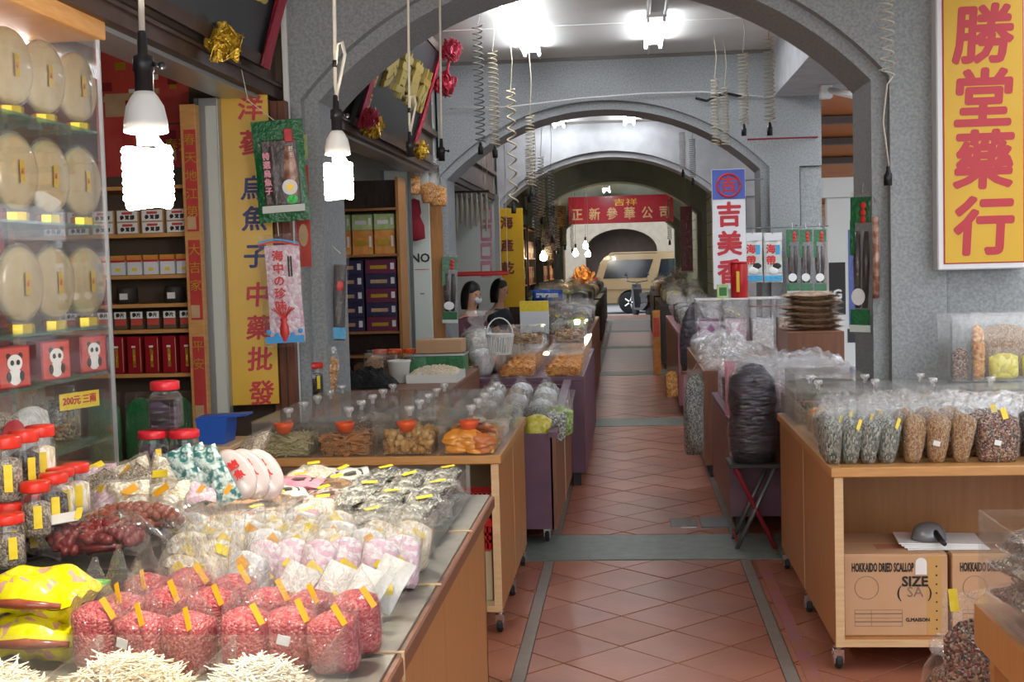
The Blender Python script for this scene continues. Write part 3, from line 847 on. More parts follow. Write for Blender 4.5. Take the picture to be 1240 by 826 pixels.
# ---- front left counter: long cabinet whose top is fenced into clear trays
A0, A1 = 1.35, 4.13
def counter_left():
    r = thing('display_counter', 'long brown wooden counter fenced with clear trays of bagged snacks', 'counter', (-1.12, (A0 + A1) / 2, 0))
    w, d = .63, (A1 - A0) / 2; zt = .74
    MB().bev(-w - .0, w + .035, -d, d + .012, zt - .04, zt, .004).build('top', 'brown_board', r)
    MB().box(-w + .01, w + .02, -d + .01, d, zt, zt + .006).build('tray_base', 'tray_metal', r)
    for k in range(3):
        a = -d + 2 * d * k / 3; MB().box(w - .02, w, a, a + 2 * d / 3 - .004, .10, zt - .04).build('side_panel', 'maple_side', r)
    MB().box(-w, w, d - .02, d, .10, zt - .04).build('end_panel', 'maple', r)
    MB().box(-w, -w + .02, -d, d, .10, zt - .04).build('side_panel', 'maple_side', r)
    MB().box(-w, w - .02, -d, -d + .02, .10, zt - .04).build('end_panel', 'maple', r)
    for s in (-1, 1):
        for q in (-1, 0, 1): caster(r, s * (w - .06), q * (d - .08))
    # copper-coloured joint pieces along the edge, one bent over the front
    for y in (2.42, 2.95, 3.55): MB().box(w - .035, w + .032, y - (A0 + A1) / 2, y - (A0 + A1) / 2 + .008, zt + .006, zt + .009).build('joint_strip', 'maple_edge', r)
    MB().box(w + .032, w + .037, 2.42 - (A0 + A1) / 2, 2.428 - (A0 + A1) / 2, zt - .05, zt + .009).build('joint_strip', 'maple_edge', r)
counter_left()
def fence(label, segs, z0, h, posts=(), group='clear tray fences on the counter'):
    r = thing('tray_fence', label, 'tray', (segs[0][0], segs[0][1], z0), 0, group)
    ox, oy = segs[0][0], segs[0][1]
    for x0, y0, x1, y1 in segs:
        t = .0035
        if abs(x1 - x0) < 1e-6: MB().box(x0 - ox - t / 2, x0 - ox + t / 2, y0 - oy, y1 - oy, 0, h).build('panel', 'acrylic', r)
        else: MB().box(x0 - ox, x1 - ox, y0 - oy - t / 2, y0 - oy + t / 2, 0, h).build('panel', 'acrylic', r)
    for x, y in posts: MB().box(x - ox - .005, x - ox + .005, y - oy - .005, y - oy + .005, 0, h).build('corner_post', 'acrylic_hazy', r)
zA = .7492
fence('outer clear acrylic wall along the aisle edge of the left counter', [(-.53, 1.5, -.53, 4.1), (-1.7, 4.1, -.53, 4.1)], zA, .10, [(-.535, y) for y in (2.42, 2.95, 3.55, 4.09)])
fence('clear acrylic cross wall between shredded strips and red bags', [(-1.72, 2.21, -.535, 2.21)], zA, .095, [(-.725, 2.21), (-.975, 2.21)])
fence('clear acrylic cross wall behind the red snack bags', [(-1.72, 2.80, -.535, 2.80)], zA, .07)
fence('clear acrylic dividers between heaps of shredded strips', [(-.725, 1.55, -.725, 2.2), (-.975, 1.55, -.975, 2.2), (-1.225, 1.55, -1.225, 2.2)], zA, .09)

# ---- second cart on the left (24 lidded boxes on it)
cart('light wooden cart carrying rows of lidded boxes beside red baskets', -1.545, -.535, 5.04, 6.30, .74, panels=2, face='carton_pale')
fills = [['noodle', 'shred', 'nut', 'mango'], ['herb', 'brown', 'pale', 'orange'], ['fish', 'mixed', 'herb', 'pale'], ['dark', 'pale', 'brown', 'herb'], ['mixed', 'herb', 'pale', 'fish']]
lbl = {'noodle': 'lidded acrylic box of pale dried noodles with an orange scoop', 'shred': 'lidded acrylic box of orange brown dried shreds with a scoop',
       'nut': 'lidded acrylic box of round tan dried mushrooms with a scoop', 'mango': 'lidded acrylic box of bright orange dried mango slices with a scoop'}
word = {'herb': 'olive dried herbs', 'brown': 'dark brown dried chunks', 'pale': 'pale dried flakes', 'orange': 'orange dried flakes', 'fish': 'silvery dried fish', 'mixed': 'mixed reddish pieces', 'dark': 'black dried pieces'}
for j in range(5):
    for i in range(4):
        f = fills[j][i]; x = -1.418 + i * .255; y = 5.155 + j * .248
        key = 'lb_' + f + ('_s' if j == 0 else '')
        place(key, lambda f=f, j=j: lidded_box(.245, .24, .15, f, .55 if j == 0 else .45, True, j == 0, len(f) * 7 + j), (x, y, .741), 0,
              lbl[f] if j == 0 else 'lidded box of %s, row %s behind the scoop boxes, %s from aisle' % (word[f], ('one', 'two', 'three', 'four')[j - 1], ('fourth', 'third', 'second', 'first')[i]), 'box', 'lidded boxes on the light wooden cart')

# ---- right cart with the open shelf
R0X, R1X, RY0, RY1 = .715, 2.05, 4.57, 6.2
cart('light wooden cart with scallop cartons on its open lower shelf', R0X, R1X, RY0, RY1, .75, panels=2)
# ---- near right counter corner
def counter_right():
    r = thing('display_counter', 'brown wooden counter corner under a hazy tray of mixed bags', 'counter', (1.25, 2.25, 0))
    MB().bev(-.515, .5, -.75, .55, .70, .74, .004).build('top', 'brown_board', r)
    MB().box(-.52, -.5, -.74, .54, .655, .742).build('edge_rail', 'maple_side', r)
    MB().box(-.49, .49, .50, .53, .1, .70).build('end_panel', 'maple_side', r)
    MB().box(-.46, -.44, -.70, .50, .1, .70).build('side_panel', 'maple_side', r)
    MB().box(.44, .46, -.70, .50, .1, .70).build('side_panel', 'maple_side', r)
    MB().box(-.46, .46, -.72, -.70, .1, .70).build('end_panel', 'maple_side', r)
    for s in (-1, 1):
        for q in (-1, 1): caster(r, s * .42, q * .45)
counter_right()
# ---- tables farther along both sides
def low_bin():
    r = thing('display_bin', 'low purple wheeled bin with brown sides heaped with bagged nuts', 'cart', (-.685, 7.55, 0))
    MB().box(-.265, .265, -.86, -.83, .09, .60).build('front_panel', 'purple_board', r)
    s = MB(); s.prism([(-.86, .09), (.86, .09), (.86, .70), (-.86, .58)], .255, .285, 'x'); o = s.build('side_panel', 'brown_board', r)
    s = MB(); s.prism([(-.87, .58), (.87, .70), (.87, .73), (-.87, .61)], .245, .295, 'x'); s.build('rail', 'purple_board', o)
    MB().box(.286, .289, -.04, .0, .09, .64).build('edge_band', 'maple_edge', o)
    s = MB(); s.prism([(-.86, .09), (.86, .09), (.86, .70), (-.86, .58)], -.285, -.255, 'x'); s.build('side_panel', 'brown_board', r)
    MB().box(-.265, .265, .83, .86, .09, .70).build('back_panel', 'purple_board', r)
    s = MB(); s.prism([(-.83, .50), (.83, .62), (.83, .64), (-.83, .52)], -.255, .255, 'x'); s.build('shelf_board', 'brown_board', r)
    MB().box(-.255, .255, -.83, .83, .09, .11).build('bottom_board', 'brown_board', r)
    for a in (-1, 1):
        for b in (-1, 1): caster(r, a * .22, b * .76, .036)
low_bin()
table('purple stall table with two orange snack boxes at its corner', -1.35, -.31, 8.50, 11.3, .74, 'purple_board')
table('narrow side table under a black cloth and a white tub', -1.62, -1.0, 6.98, 8.4, .82, 'brown_board')
table('brown stall table crowded with clear bags before the far pier', -1.02, -.38, 12.4, 16.6, .80, 'brown_board')
table('black sided stall table with blue packs on it', -1.5, -.50, 17.6, 21.8, .86, 'dark_board')
table('dark stall table under the warm hanging bulbs', -1.5, -.50, 22.9, 27.0, .86, 'dark_board')
table('farthest dark stall table near the parked van', -1.5, -.55, 28.1, 33.0, .86, 'dark_board')
table('low brown stall table beside the hanging bag of small fish', .53, 1.35, 6.98, 8.40, .63, 'purple_board', skirt='brown_board')
table('brown stall table buried under white plastic sheets', .50, 1.5, 8.75, 11.2, .74, 'brown_board')
table('brown stall table with pink end under the red blue signboard', .47, 1.15, 12.4, 16.4, .80, 'pink_board', skirt='brown_board')
table('dark stall table with stacked silvery trays', .45, 1.15, 17.6, 21.8, .88, 'dark_board')
table('dark stall table below the tall red banner', .45, 1.15, 22.9, 27.0, .88, 'dark_board')
table('small dark stall table beside the black scooter', .55, 1.15, 28.1, 32.0, .88, 'dark_board')

# ------------------------------------------------------------------ lamps
def tube_lamp(lit=True):
    r = bpy.data.objects.new('ceiling_light', None); link(r)
    h = MB(); h.prism([(-.075, 0), (.075, 0), (.045, -.05), (-.045, -.05)], -.61, .61); h.build('housing', 'alu' if not lit else 'white_paint', r)
    for s in (-1, 1):
        MB().tube([(s * .06, -.585, -.062), (s * .06, .585, -.062)], .014, 10).build('tube', 'tube_lit' if lit else 'plastic_white', r, True)
        for q in (-1, 1): MB().box(s * .06 - .012, s * .06 + .012, q * .6 - .014, q * .6 + .014, -.085, -.02).build('end_cap', 'plastic_white', r)
    return r
TL = 'lit fluorescent tube pair on white ceiling'
lamps = [(-.77, 9.1, 1, TL + ' joined end to end above the black plaque'), (-.77, 10.33, 1, TL + ' joined end to end above the black plaque'), (.25, 10.2, 1, TL + ' behind an unlit fixture'), (.25, 8.8, 0, 'unlit fluorescent fixture with grey housing on the white ceiling'),
         (-.85, 16.15, 1, TL + ' past the second arch'), (.06, 16.15, 1, TL + ' past the second arch'), (-.40, 26.0, 1, 'lit fluorescent tube pair hung on cords above the red banner')]
for x, y, lit, l in lamps:
    far = y > 25
    o = place('tube%d' % lit, lambda lit=lit: tube_lamp(lit), (x, y, 3.02 if far else ZTOP), 0, l, 'lamp', 'fluorescent ceiling lights' if lit and not far else None)
    if far:
        for q in (-.5, .5): MB().tube([(0, q, -.005), (0, q, ZTOP - 3.02)], .005, 6).build('cord', 'cord_white', o)

def spiral(mb, r, h, turns, tr, z0, n=14):
    pts = []
    for s in (0, 1):
        p = [(r * math.cos(2 * PI * t / n + PI * s), r * math.sin(2 * PI * t / n + PI * s), z0 - h * t / (n * turns)) for t in range(int(n * turns) + 1)]
        pts.append(p)
    for p in pts: mb.tube(p, tr, 7)
    return mb
def pendant(label, px, py, y, size=1.0, lit=True, loop=True, light=0, key=None, globe=None):
    """cord from the ceiling, black socket with a switch key, compact spiral bulb; (px, py) is where the bulb's neck hangs"""
    p = at(px, py, y); k = size
    r = thing('pendant_lamp', label, 'lamp', p)
    top = ZTOP - p.z
    c = MB(); z1 = .088 * k
    pts = [(.02, 0, top), (.015, 0, top * .6), (0.004, 0, z1 + .2)] + ([(0, 0, z1 + .05), (.004, 0, z1)] if loop else [(0, 0, z1)])
    c.tube(pts, .0055, 8)
    if loop: c.tube([(.002, 0, z1 + .01), (.018, .004, z1 + .08), (.03, .004, z1 + .13), (.024, 0, z1 + .165), (.01, 0, z1 + .16), (.003, 0, z1 + .10)], .005, 8)
    c.build('cord', 'cord_white', r, True)
    if loop: MB().tube([(0, 0, z1 + .095), (0.002, 0, z1 + .115)], .0075, 8).build('band', 'plastic_black', r, True)
    s = MB(); s.lathe([(.006, .105 * k), (.008, .10 * k), (.009, .066 * k), (.017 * k, .062 * k), (.018 * k, .038 * k), (.0155 * k, .036 * k), (.0155 * k, .0)], 14); so = s.build('socket', 'plastic_black', r, True)
    t = MB(); t.tube([(.015 * k, 0, .05 * k), (.03 * k, 0, .046 * k)], .004 * k, 8); t.ball((.032 * k, 0, .046 * k), .007 * k, 8, 5); t.build('switch_key', 'plastic_black', so, True)
    if lit is not None:
        b = MB(); b.lathe([(.0155 * k, .004), (.022 * k, -.004 * k), (.031 * k, -.02 * k), (.036 * k, -.045 * k), (.037 * k, -.064 * k), (.03 * k, -.066 * k), (.016 * k, -.067 * k), (.016 * k, -.085 * k), (0, -.085 * k)], 18); bo = b.build('bulb_base', 'plastic_white', r, True)
        g = spiral(MB(), .034 * k, .092 * k, 3.5, .009 * k, -.094 * k); g.tube([(.010 * k, 0, -.07 * k), (.028 * k, 0, -.095 * k)], .007 * k, 7)
        g.build('spiral_tube', 'bulb_cool' if lit else 'plastic_white', bo, True)
        if light:
            ld = bpy.data.lights.new('bulb_light', 'POINT'); ld.energy = light; ld.color = (1, .93, .80); ld.shadow_soft_size = .05 * k
            lo = bpy.data.objects.new('bulb_light', ld); link(lo, r); lo.location = (0, 0, -.13 * k)
    return r
pendant('lit spiral bulb in a black socket hanging before the glass cabinet', 175, 114, 2.1, 1.0, True, False, 55)
pendant('lit spiral bulb on a looped white cord beside the grey pier', 408, 160, 3.6, 1.0, True, True, 55)
pendant('looped white cord with an empty socket before the black plaque', 497, 190, 5.3, 1.0, None, True)
pendant('straight white cord with an empty black socket beside the plaque', 535, 195, 6.0, 1.0, None, False)

def coil_mesh(turns, R, tr, L, seed, loose=0):
    rng = random.Random(seed); pts = []; n = 9
    for t in range(int(turns * n) + 1):
        q = t / (turns * n); z = -L * (q ** (1.35 if loose else 1.0))
        pts.append((R * math.cos(2 * PI * t / n) * (1 + .1 * math.sin(q * 17 + seed)), R * math.sin(2 * PI * t / n), z))
    return MB().tube(pts, tr, 5)
COIL = {}
def coil(label, px, y0, y1, Y, m='cord_grey', socket=True, tail=0.0, group='coiled lamp cords', loose=0, R=.034):
    """telephone-style coiled cord from the ceiling: straight lead, coil, short tail, socket"""
    a = at(px, y0, Y); b = at(px + (y1 - y0) * .02, y1, Y); L = a.z - b.z
    r = thing('coiled_cord', label, 'cord', b, 0, group)
    lead = ZTOP - a.z
    if lead > .02: MB().tube([(.0, 0, L + lead), (.02, 0, L + lead * .5), (0, 0, L), (R, 0, L - .003)], .0035, 6).build('lead', m, r, True)
    k = (m, loose)
    if k not in COIL: COIL[k] = coil_mesh(20 if not loose else 10, .034, .0068 if not loose else .0085, 1.0, len(COIL) + 2, loose).mesh('coil', m, True)
    o = meshobj('coil', COIL[k], r, (0, 0, L)); o.scale = (R / .034, R / .034, L)
    if tail: MB().tube([(R, 0, 0), (0, 0, -.04), (-.02, 0, -tail * .5), (.005, 0, -tail)], .004, 6).build('tail', m, r, True)
    if socket:
        s = MB(); s.lathe([(.006, .0), (.011, -.01), (.014, -.03), (.02, -.035), (.019, -.09), (0, -.09)], 10); s.build('socket', 'plastic_black', r, True, loc=(0, 0, -tail))
    return r
coil('dark coiled cord hanging left of a paler coil under the arch', 579, 30, 172, 9.2)
coil('grey coiled cord hanging right of a darker coil under the arch', 597, 62, 176, 9.3, 'cord_tan')
coil('loose tan coiled cord below the joined fluorescent tubes', 619, 108, 245, 10.2, 'cord_tan', loose=1)
coil('tan coiled cord hanging from the fluorescent fixture end', 642, 140, 225, 10.6, 'cord_tan')
coil('tight tan coil of a pair beside the second arch', 865, 95, 176, 10.8, 'cord_tan', False, R=.03)
coil('loose tan coil of a pair beside the second arch', 877, 105, 176, 11.0, 'cord_tan', False, R=.03)
coil('grey coiled cord with socket before the stone pier corner', 899, 64, 150, 9.8, 'cord_tan')
coil('olive coiled cord with socket near the white beam', 930, 45, 148, 8.8, 'cord_tan')
coil('stretched white coiled cord on the front pier', 1072, -12, 92, 6.15, 'cord_white', True, .42, None, 1, .03)
for i, (px, y0, y1, Y) in enumerate([(655, 190, 262, 14.5), (667, 205, 285, 15.2), (640, 180, 235, 13.4), (648, 215, 290, 15.8), (826, 160, 205, 14.6), (838, 168, 215, 15.0), (674, 240, 300, 19.0), (662, 245, 310, 19.6), (683, 246, 296, 20.5), (668, 262, 318, 21.0), (810, 242, 290, 20.8), (692, 255, 300, 24)]):
    coil('grey coiled cord hanging deep inside the arcade past the second arch', px, y0, y1, Y, 'cord_grey' if i % 2 else 'cord_tan', True, group='coiled cords deep in the arcade')
def bare_bulb(label, px, py, Y, e=24, group='warm bulbs deep in the arcade'):
    p = at(px, py, Y); r = thing('hanging_bulb', label, 'lamp', p, 0, group)
    MB().tube([(0, 0, ZTOP - p.z), (.01, 0, (ZTOP - p.z) * .5), (0, 0, .16)], .004, 6).build('cord', 'cord_grey', r, True)
    MB().lathe([(.008, .17), (.02, .16), (.02, .08), (0, .08)], 10).build('socket', 'plastic_black', r, True)
    MB().lathe([(.018, .085), (.02, .06), (.05, .01), (.058, -.02), (.05, -.05), (.025, -.072), (0, -.077)], 14).build('bulb', 'bulb_warm', r, True)
    ld = bpy.data.lights.new('bulb_light', 'POINT'); ld.energy = e; ld.color = (1, .78, .5); ld.shadow_soft_size = .06
    lo = bpy.data.objects.new('bulb_light', ld); link(lo, r); lo.location = (0, 0, -.02)
WB = 'warm lit bulb hanging over the far stalls before the van'
bare_bulb('single warm bulb hanging apart over the dark stall table', 658, 310, 19.5, 12, None)
for px, py, Y in ((697, 306, 24.5), (709, 297, 25.2), (712, 307, 25.8)): bare_bulb(WB, px, py, Y)

# wires strung across the arcade
def strung(name, label, pts, r, m):
    o = thing(name, label, 'wire', pts[0])
    q = [Vector(p) - Vector(pts[0]) for p in pts]
    MB().tube(q, r, 6).build('strand', m, o, True)
strung('strung_wire', 'thin white wire strung along the face of the second arch', [at(545, 132, 11.52), at(620, 129, 11.5), at(700, 119, 11.5), at(780, 113, 11.5), at(850, 111, 11.52), at(880, 113, 11.54), at(925, 117, 11.52)], .006, 'label_white')
strung('strung_wire', 'dark knotted cable end on the second arch face', [at(843, 119, 11.59), at(856, 122, 11.48), at(868, 116, 11.5), at(880, 113, 11.5), at(898, 117, 11.5)], .012, 'plastic_black')
strung('red_cord', 'thin red cord tied around the stone pier', [at(905, 169, 11.5), at(930, 168, 11.5), at(960, 167, 11.52), at(990, 166, 11.6)], .008, 'vermilion_cloth')
strung('red_cord', 'low red cord tied around the stone pier', [at(905, 371, 11.5), at(930, 371, 11.5), at(960, 370, 11.52), at(985, 370, 11.6)], .008, 'vermilion_cloth')

# ------------------------------------------------------------------ signs
def yellow_sign():
    b0 = at(1189, 326, 6.30); t0 = at(1189, -12, 6.30); h = t0.z - b0.z
    r = thing('signboard', 'tall white framed yellow signboard with red characters on the pier', 'sign', b0)
    a, b = -.215, .215
    MB().bev(a, b, -.035, .07, 0, h, .006).build('frame', 'sign_white', r)
    p = MB().box(a + .034, b - .034, -.042, -.03, .034, h - .03).build('panel', 'sign_yellow', r)
    MB().box(a + .028, b - .028, -.038, -.034, .028, h - .024).build('inner_border', 'sign_red', r)
    for ch, py in zip('勝堂藥行', (47, 125, 199, 279)):
        text('character', ch, .29, 'sign_red', p, (-.005, -.043, at(1189, py, 6.27).z - b0.z), bold=.009, sx=.98, shear=.06)
yellow_sign()
def left_sign():
    r = thing('signboard', 'narrow yellow signboard with red and blue characters beside the doorway', 'sign', at(309, 490, 6.1), (0, 0, .25))
    h = at(309, 112, 6.1).z - at(309, 490, 6.1).z
    MB().bev(-.118, .118, -.01, .01, 0, h, .003).build('panel', 'sign_yellow', r)
    z0 = at(309, 490, 6.1).z
    for ch, py, m in (('洋', 133, 'ink_red'), ('蔘', 175, 'ink_red'), ('烏', 230, 'ink_blue'), ('魚', 267, 'ink_blue'), ('子', 312, 'ink_blue'), ('中', 359, 'ink_red'), ('藥', 399, 'ink_red'), ('批', 437, 'ink_red'), ('發', 478, 'ink_red')):
        text('character', ch, .125, m, r, (.03, -.0112, at(309, py, 6.1).z - z0), bold=.003, sx=1.0, shear=.08)
left_sign()
def ji_sign():
    p0 = at(884, 350, 11.42); h = at(884, 205, 11.42).z - p0.z
    r = thing('signboard', 'white and blue vertical signboard with red characters by the pier', 'sign', p0)
    MB().bev(-.145, .145, -.03, .03, 0, h, .004).build('panel', 'sign_white', r)
    b = MB().box(-.142, .142, -.034, -.03, h * .75, h - .004).build('blue_field', 'sign_blue', r)
    for q in (-.1, .1): MB().tube([(q, .02, h * .9), (q + .22, .14, h * .92)], .008, 6).build('bracket', 'alu_dark', r)
    e = MB(); e.tube([(.10 * math.cos(2 * PI * i / 24), -.036, .10 * math.sin(2 * PI * i / 24)) for i in range(25)], .011, 6); e.build('emblem_ring', 'sign_red', r, True, loc=(0, 0, h * .865))
    text('emblem', '吉', .15, 'sign_red', r, (0, -.036, h * .865), bold=.004)
    for ch, py in (('吉', 262), ('美', 297), ('香', 331)): text('character', ch, .225, 'sign_red', r, (0, -.033, at(884, py, 11.42).z - p0.z), bold=.007)
ji_sign()
def far_banner():
    p = at(752, 270, 27.1); h = at(752, 237, 27.1).z - p.z
    r = thing('banner', 'wide red banner with pale characters hung across the arcade', 'sign', p)
    MB().bev(-1.10, 1.10, -.03, .03, 0, h, .004).build('cloth', 'banner_red', r)
    for i, ch in enumerate('正新參華公司'): text('character', ch, .27, 'poster_tan', r, (-.92 + i * .368, -.032, h * .32), bold=.006, sx=.9)
    for q in (-1.0, 1.0): MB().tube([(q, 0, h - .01), (q, 0, ZTOP - p.z)], .006, 6).build('cord', 'cord_white', r)
    text('small_line', '吉祥', .16, 'ink_gold', r, (.1, -.032, h * .74), sx=1.6)
far_banner()
def tall_banner():
    p = at(832, 328, 21.95); h = at(832, 250, 21.95).z - p.z
    r = thing('banner', 'tall narrow red banner hanging on the pale green pier', 'sign', p)
    MB().bev(-.10, .10, -.015, .015, 0, h, .003).build('cloth', 'banner_red', r)
    MB().box(-.11, .11, -.02, .02, -.03, 0).build('rod', 'label_white', r)
    MB().tube([(0, 0, h - .01), (0, 0, ZTOP - p.z)], .006, 6).build('cord', 'cord_white', r)
    rng = random.Random(3); g = MB()
    for k in range(26): strand(g, (rng.uniform(-.06, .06), -.018, rng.uniform(.1, h - .1)), rng.uniform(.06, .13), .018, rng, 3, .2)
    g.build('brush_strokes', 'label_white', r)
tall_banner()

# ------------------------------------------------------------------ black plaques with ribbons
def flower(parent, loc, r, m, seed, name='ribbon_flower'):
    g = MB(); rng = random.Random(seed)
    for k in range(90):
        v = Vector((rng.gauss(0, 1), rng.gauss(0, 1), rng.gauss(0, 1))).normalized() * r * rng.uniform(.55, 1)
        strand(g, v, r * .75, r * .3, rng, 2.5, .15)
    g.ball((0, 0, 0), r * .7, 10, 6)
    return g.build(name, m, parent, loc=loc)
def plaque(label, y0, y1, zb, zt, xb, xt, chars, size, side):
    r = thing('plaque', label, 'plaque', (xb, y0, zb)); L = y1 - y0
    th = math.atan2(xt - xb, zt - zb); H = math.hypot(xt - xb, zt - zb)
    M = Matrix.Rotation(th, 4, 'Y')
    def loc(y, z, o=0): return M @ Vector((o, y, z))
    g = MB(); g.box(-.03, 0, 0, L, 0, H, M); g.build('board', 'plaque_black', r)
    for a, b in ((0, .05), (H - .05, H)): MB().box(-.005, .012, 0, L, a, b, M).build('frame_rail', 'dark_wood', r)
    for a, b in ((0.03, .17), (L - .17, L - .03)):
        g = MB(); g.grid(lambda u, v: loc(a + (b - a) * u, H * v, .02 + .006 * math.sin(u * 9 + v * 3)), 5, 6)
        g.grid(lambda u, v: loc(a + (b - a) * (1 - u), H * v, .014 + .006 * math.sin(u * 9 + v * 3)), 5, 6); g.build('ribbon', 'ribbon_red', r, True)
    n = len(chars)
    for i, ch in enumerate(chars):
        y = L * .24 + (L * .6) * i / max(1, n - 1)
        t = text('character', ch, size, 'gold_leaf', r, loc(y, H * .52, .012), bold=.012, depth=.012)
        t.rotation_euler = (M.to_3x3() @ Matrix(((0, 0, 1), (1, 0, 0), (0, 1, 0)))).to_euler()
    for k in range(5):
        t = text('small_character', '參藥茸材行'[k], size * .3, 'gold_leaf', r, loc(L * .10, H * (.85 - .16 * k), .008), bold=.004)
        t.rotation_euler = (M.to_3x3() @ Matrix(((0, 0, 1), (1, 0, 0), (0, 1, 0)))).to_euler()
    if side == 'far':
        flower(r, loc(L - .08, H + .0, .08), .085, 'ribbon_red', 4); flower(r, loc(L + .02, H - .26, .09), .09, 'ribbon_red', 5)
        MB().tube([loc(L - .08, H, .08), loc(L + .02, H - .26, .09)], .012, 8).build('ribbon_cord', 'ribbon_red', r, True)
        flower(r, loc(L - .10, .04, .07), .07, 'ribbon_gold', 6); flower(r, loc(.25, .04, .06), .075, 'ribbon_gold', 7); flower(r, loc(.12, .08, .06), .06, 'ribbon_red', 8)
    else:
        flower(r, loc(L * .70, .0, .06), .075, 'ribbon_gold', 9)
plaque('black plaque with large gold characters and two red ribbon flowers', 7.9, 10.1, 2.40, 3.22, -1.69, -1.42, '參茸藥材', .33, 'far')
plaque('black plaque with red ribbon edge above the glass cabinet', 3.2, 6.0, 2.46, 3.25, -1.69, -1.45, '正記藥行', .44, 'near')

# ------------------------------------------------------------------ front left shop: glass cabinet of round packs
def cabinet():
    x0, x1, y0, y1 = -2.15, -1.77, 3.2, 4.22
    r = thing('glass_cabinet', 'glass display cabinet with green edged shelves beside the doorway', 'cabinet', ((x0 + x1) / 2, (y0 + y1) / 2, 0))
    w, d = (x1 - x0) / 2, (y1 - y0) / 2
    MB().bev(-w, w, -d, d, 0, .70, .004).build('base', 'orange_wood', r)
    t = MB().bev(-w - .02, w + .02, -d, d + .02, 2.30, 2.40, .004).build('top', 'orange_wood', r)
    MB().box(-w + .1, -w + .16, -d + .1, d - .05, 2.27, 2.295).build('light_strip', 'led_white', t)
    MB().box(-w, -w + .012, -d, d, .70, 2.3).build('back_panel', 'couplet_red', r)
    MB().box(w - .005, w, -d, d, .70, 2.3).build('front_glass', 'glass', r)
    MB().box(-w + .012, w - .005, d - .005, d, .70, 2.3).build('end_glass', 'glass', r)
    MB().box(w - .007, w + .004, d - .007, d + .004, .70, 2.3).build('corner_strip', 'alu', r)
    for z in (1.99, 1.672, 1.333, 1.175, .95):
        MB().box(-w + .014, w - .012, -d + .005, d - .012, z - .008, z).build('shelf', 'glass_shelf', r)
cabinet()
def round_pack():
    r = bpy.data.objects.new('round_pack', None); link(r)
    M = Matrix.Rotation(PI / 2, 3, 'Y')
    MB().lathe([(.0, -.022), (.09, -.021), (.112, -.012), (.118, 0), (.112, .012), (.09, .021), (0, .024)], 30, (0, 0, .150), M).build('disc', 'disc_cream', r, True)
    MB().lathe([(.122, -.004), (.126, -.004), (.126, .004), (.122, .004)], 30, (0, 0, .150), M).build('clear_rim', 'film', r, True)
    f = MB().box(.030, .0312, -.012, .012, .115, .185).build('label', 'ink_gold', r)
    text('character', '正', .02, 'ink_red', f, (.0325, 0, .150), (PI / 2, 0, PI / 2))
    s = MB(); s.lathe([(.045, 0), (.045, .028), (.04, .03), (0, .03)], 8, (0, 0, 0), None, .8, 1); s.build('foil_stand', 'gold_foil', r)
    return r
for z, row in ((1.99, 'top'), (1.672, 'middle'), (1.333, 'lowest')):
    for k, px in enumerate((15, 57, 98)):
        y = 1.83 * 1540 / (760 - px) - .06
        place('round_pack', round_pack, (-1.845, y, z), (0, 0, -.12), 'round cream pack on gold stand, %s plate shelf, %s from the glass corner' % (row, ('third', 'second', 'nearest')[k]), 'food pack', 'round packs in the glass cabinet')
def panda_box():
    r = bpy.data.objects.new('gift_box', None); link(r)
    b = MB().bev(-.03, .03, -.065, .065, 0, .125, .002).build('carton', 'box_crimson', r)
    MB().box(.03, .0308, -.058, .058, .006, .119).build('printed_panel', 'poster_red', r)
    f = MB()
    M = Matrix.Rotation(PI / 2, 3, 'Y')
    def disc(y, z, ry, rz, m, x):
        g = MB(); g.lathe([(1, 0), (1, .001), (0, .001)], 18, (0, 0, 0)); g.v = [(x + v[2], y + v[0] * ry, z + v[1] * rz) for v in g.v]; g.build('panda_print', m, r)
    disc(0, .035, .026, .026, 'label_white', .031); disc(0, .075, .03, .025, 'label_white', .032)
    for s in (-1, 1):
        disc(s * .024, .096, .009, .009, 'ink_black', .0315); disc(s * .012, .076, .007, .008, 'ink_black', .0335); disc(s * .026, .035, .009, .016, 'ink_black', .0325)
    return r
for k, px in enumerate((20, 70, 115)):
    y = 1.83 * 1540 / (760 - px)
    place('panda_box', panda_box, (-1.84, y - .20, 1.176), (0, 0, -.3), 'red gift box printed with a panda, %s from the cabinet corner' % ('third', 'second', 'nearest')[k], 'box', 'panda boxes on the glass shelf')
# under the panda boxes: a jar with a yellow price card, a white bag, a red label bag
def price_jar():
    r = thing('storage_jar', 'dark clear jar behind a yellow price card with red print', 'jar', (-1.93, 4.12, .951))
    MB().lathe([(.07, 0), (.078, .01), (.078, .15), (.06, .165), (.06, .18), (0, .18)], 18).build('jar_wall', 'jar_plastic', r, True)
    MB().lathe([(.066, .004), (.072, .012), (.072, .13), (0, .135)], 16).build('contents', 'c_herb', r, True)
    c = MB().box(.10, .102, -.09, .09, .11, .165).build('price_card', 'tag_yellow', r, rot=(0, 0, -.35))
    text('print', '200元 三兩', .032, 'ink_red', c, (.1025, 0, .138), (PI / 2, 0, PI / 2), bold=.001)
price_jar()
place('cab_bag', lambda: bag('snack_bag', .15, .08, .20, .7, 'seal', 31, 'c_white', 'film_soft'), (-1.90, 3.86, .951), 1.3, 'white filled clear bag on the lowest cabinet shelf', 'bag')
def red_label_bag():
    r = bag('snack_bag', .16, .08, .20, .75, 'seal', 33, 'c_greytan', 'film_soft')
    g = MB(); g.lathe([(1, 0), (1, .002), (0, .002)], 20); g.v = [(v[0] * .05, -.052 - v[2], .09 + v[1] * .04) for v in g.v]; g.build('printed_panel', 'sign_red', r)
    return r
place('cab_bag2', red_label_bag, (-1.88, 3.62, .951), 1.35, 'clear bag with an oval red label on the lowest cabinet shelf', 'bag')

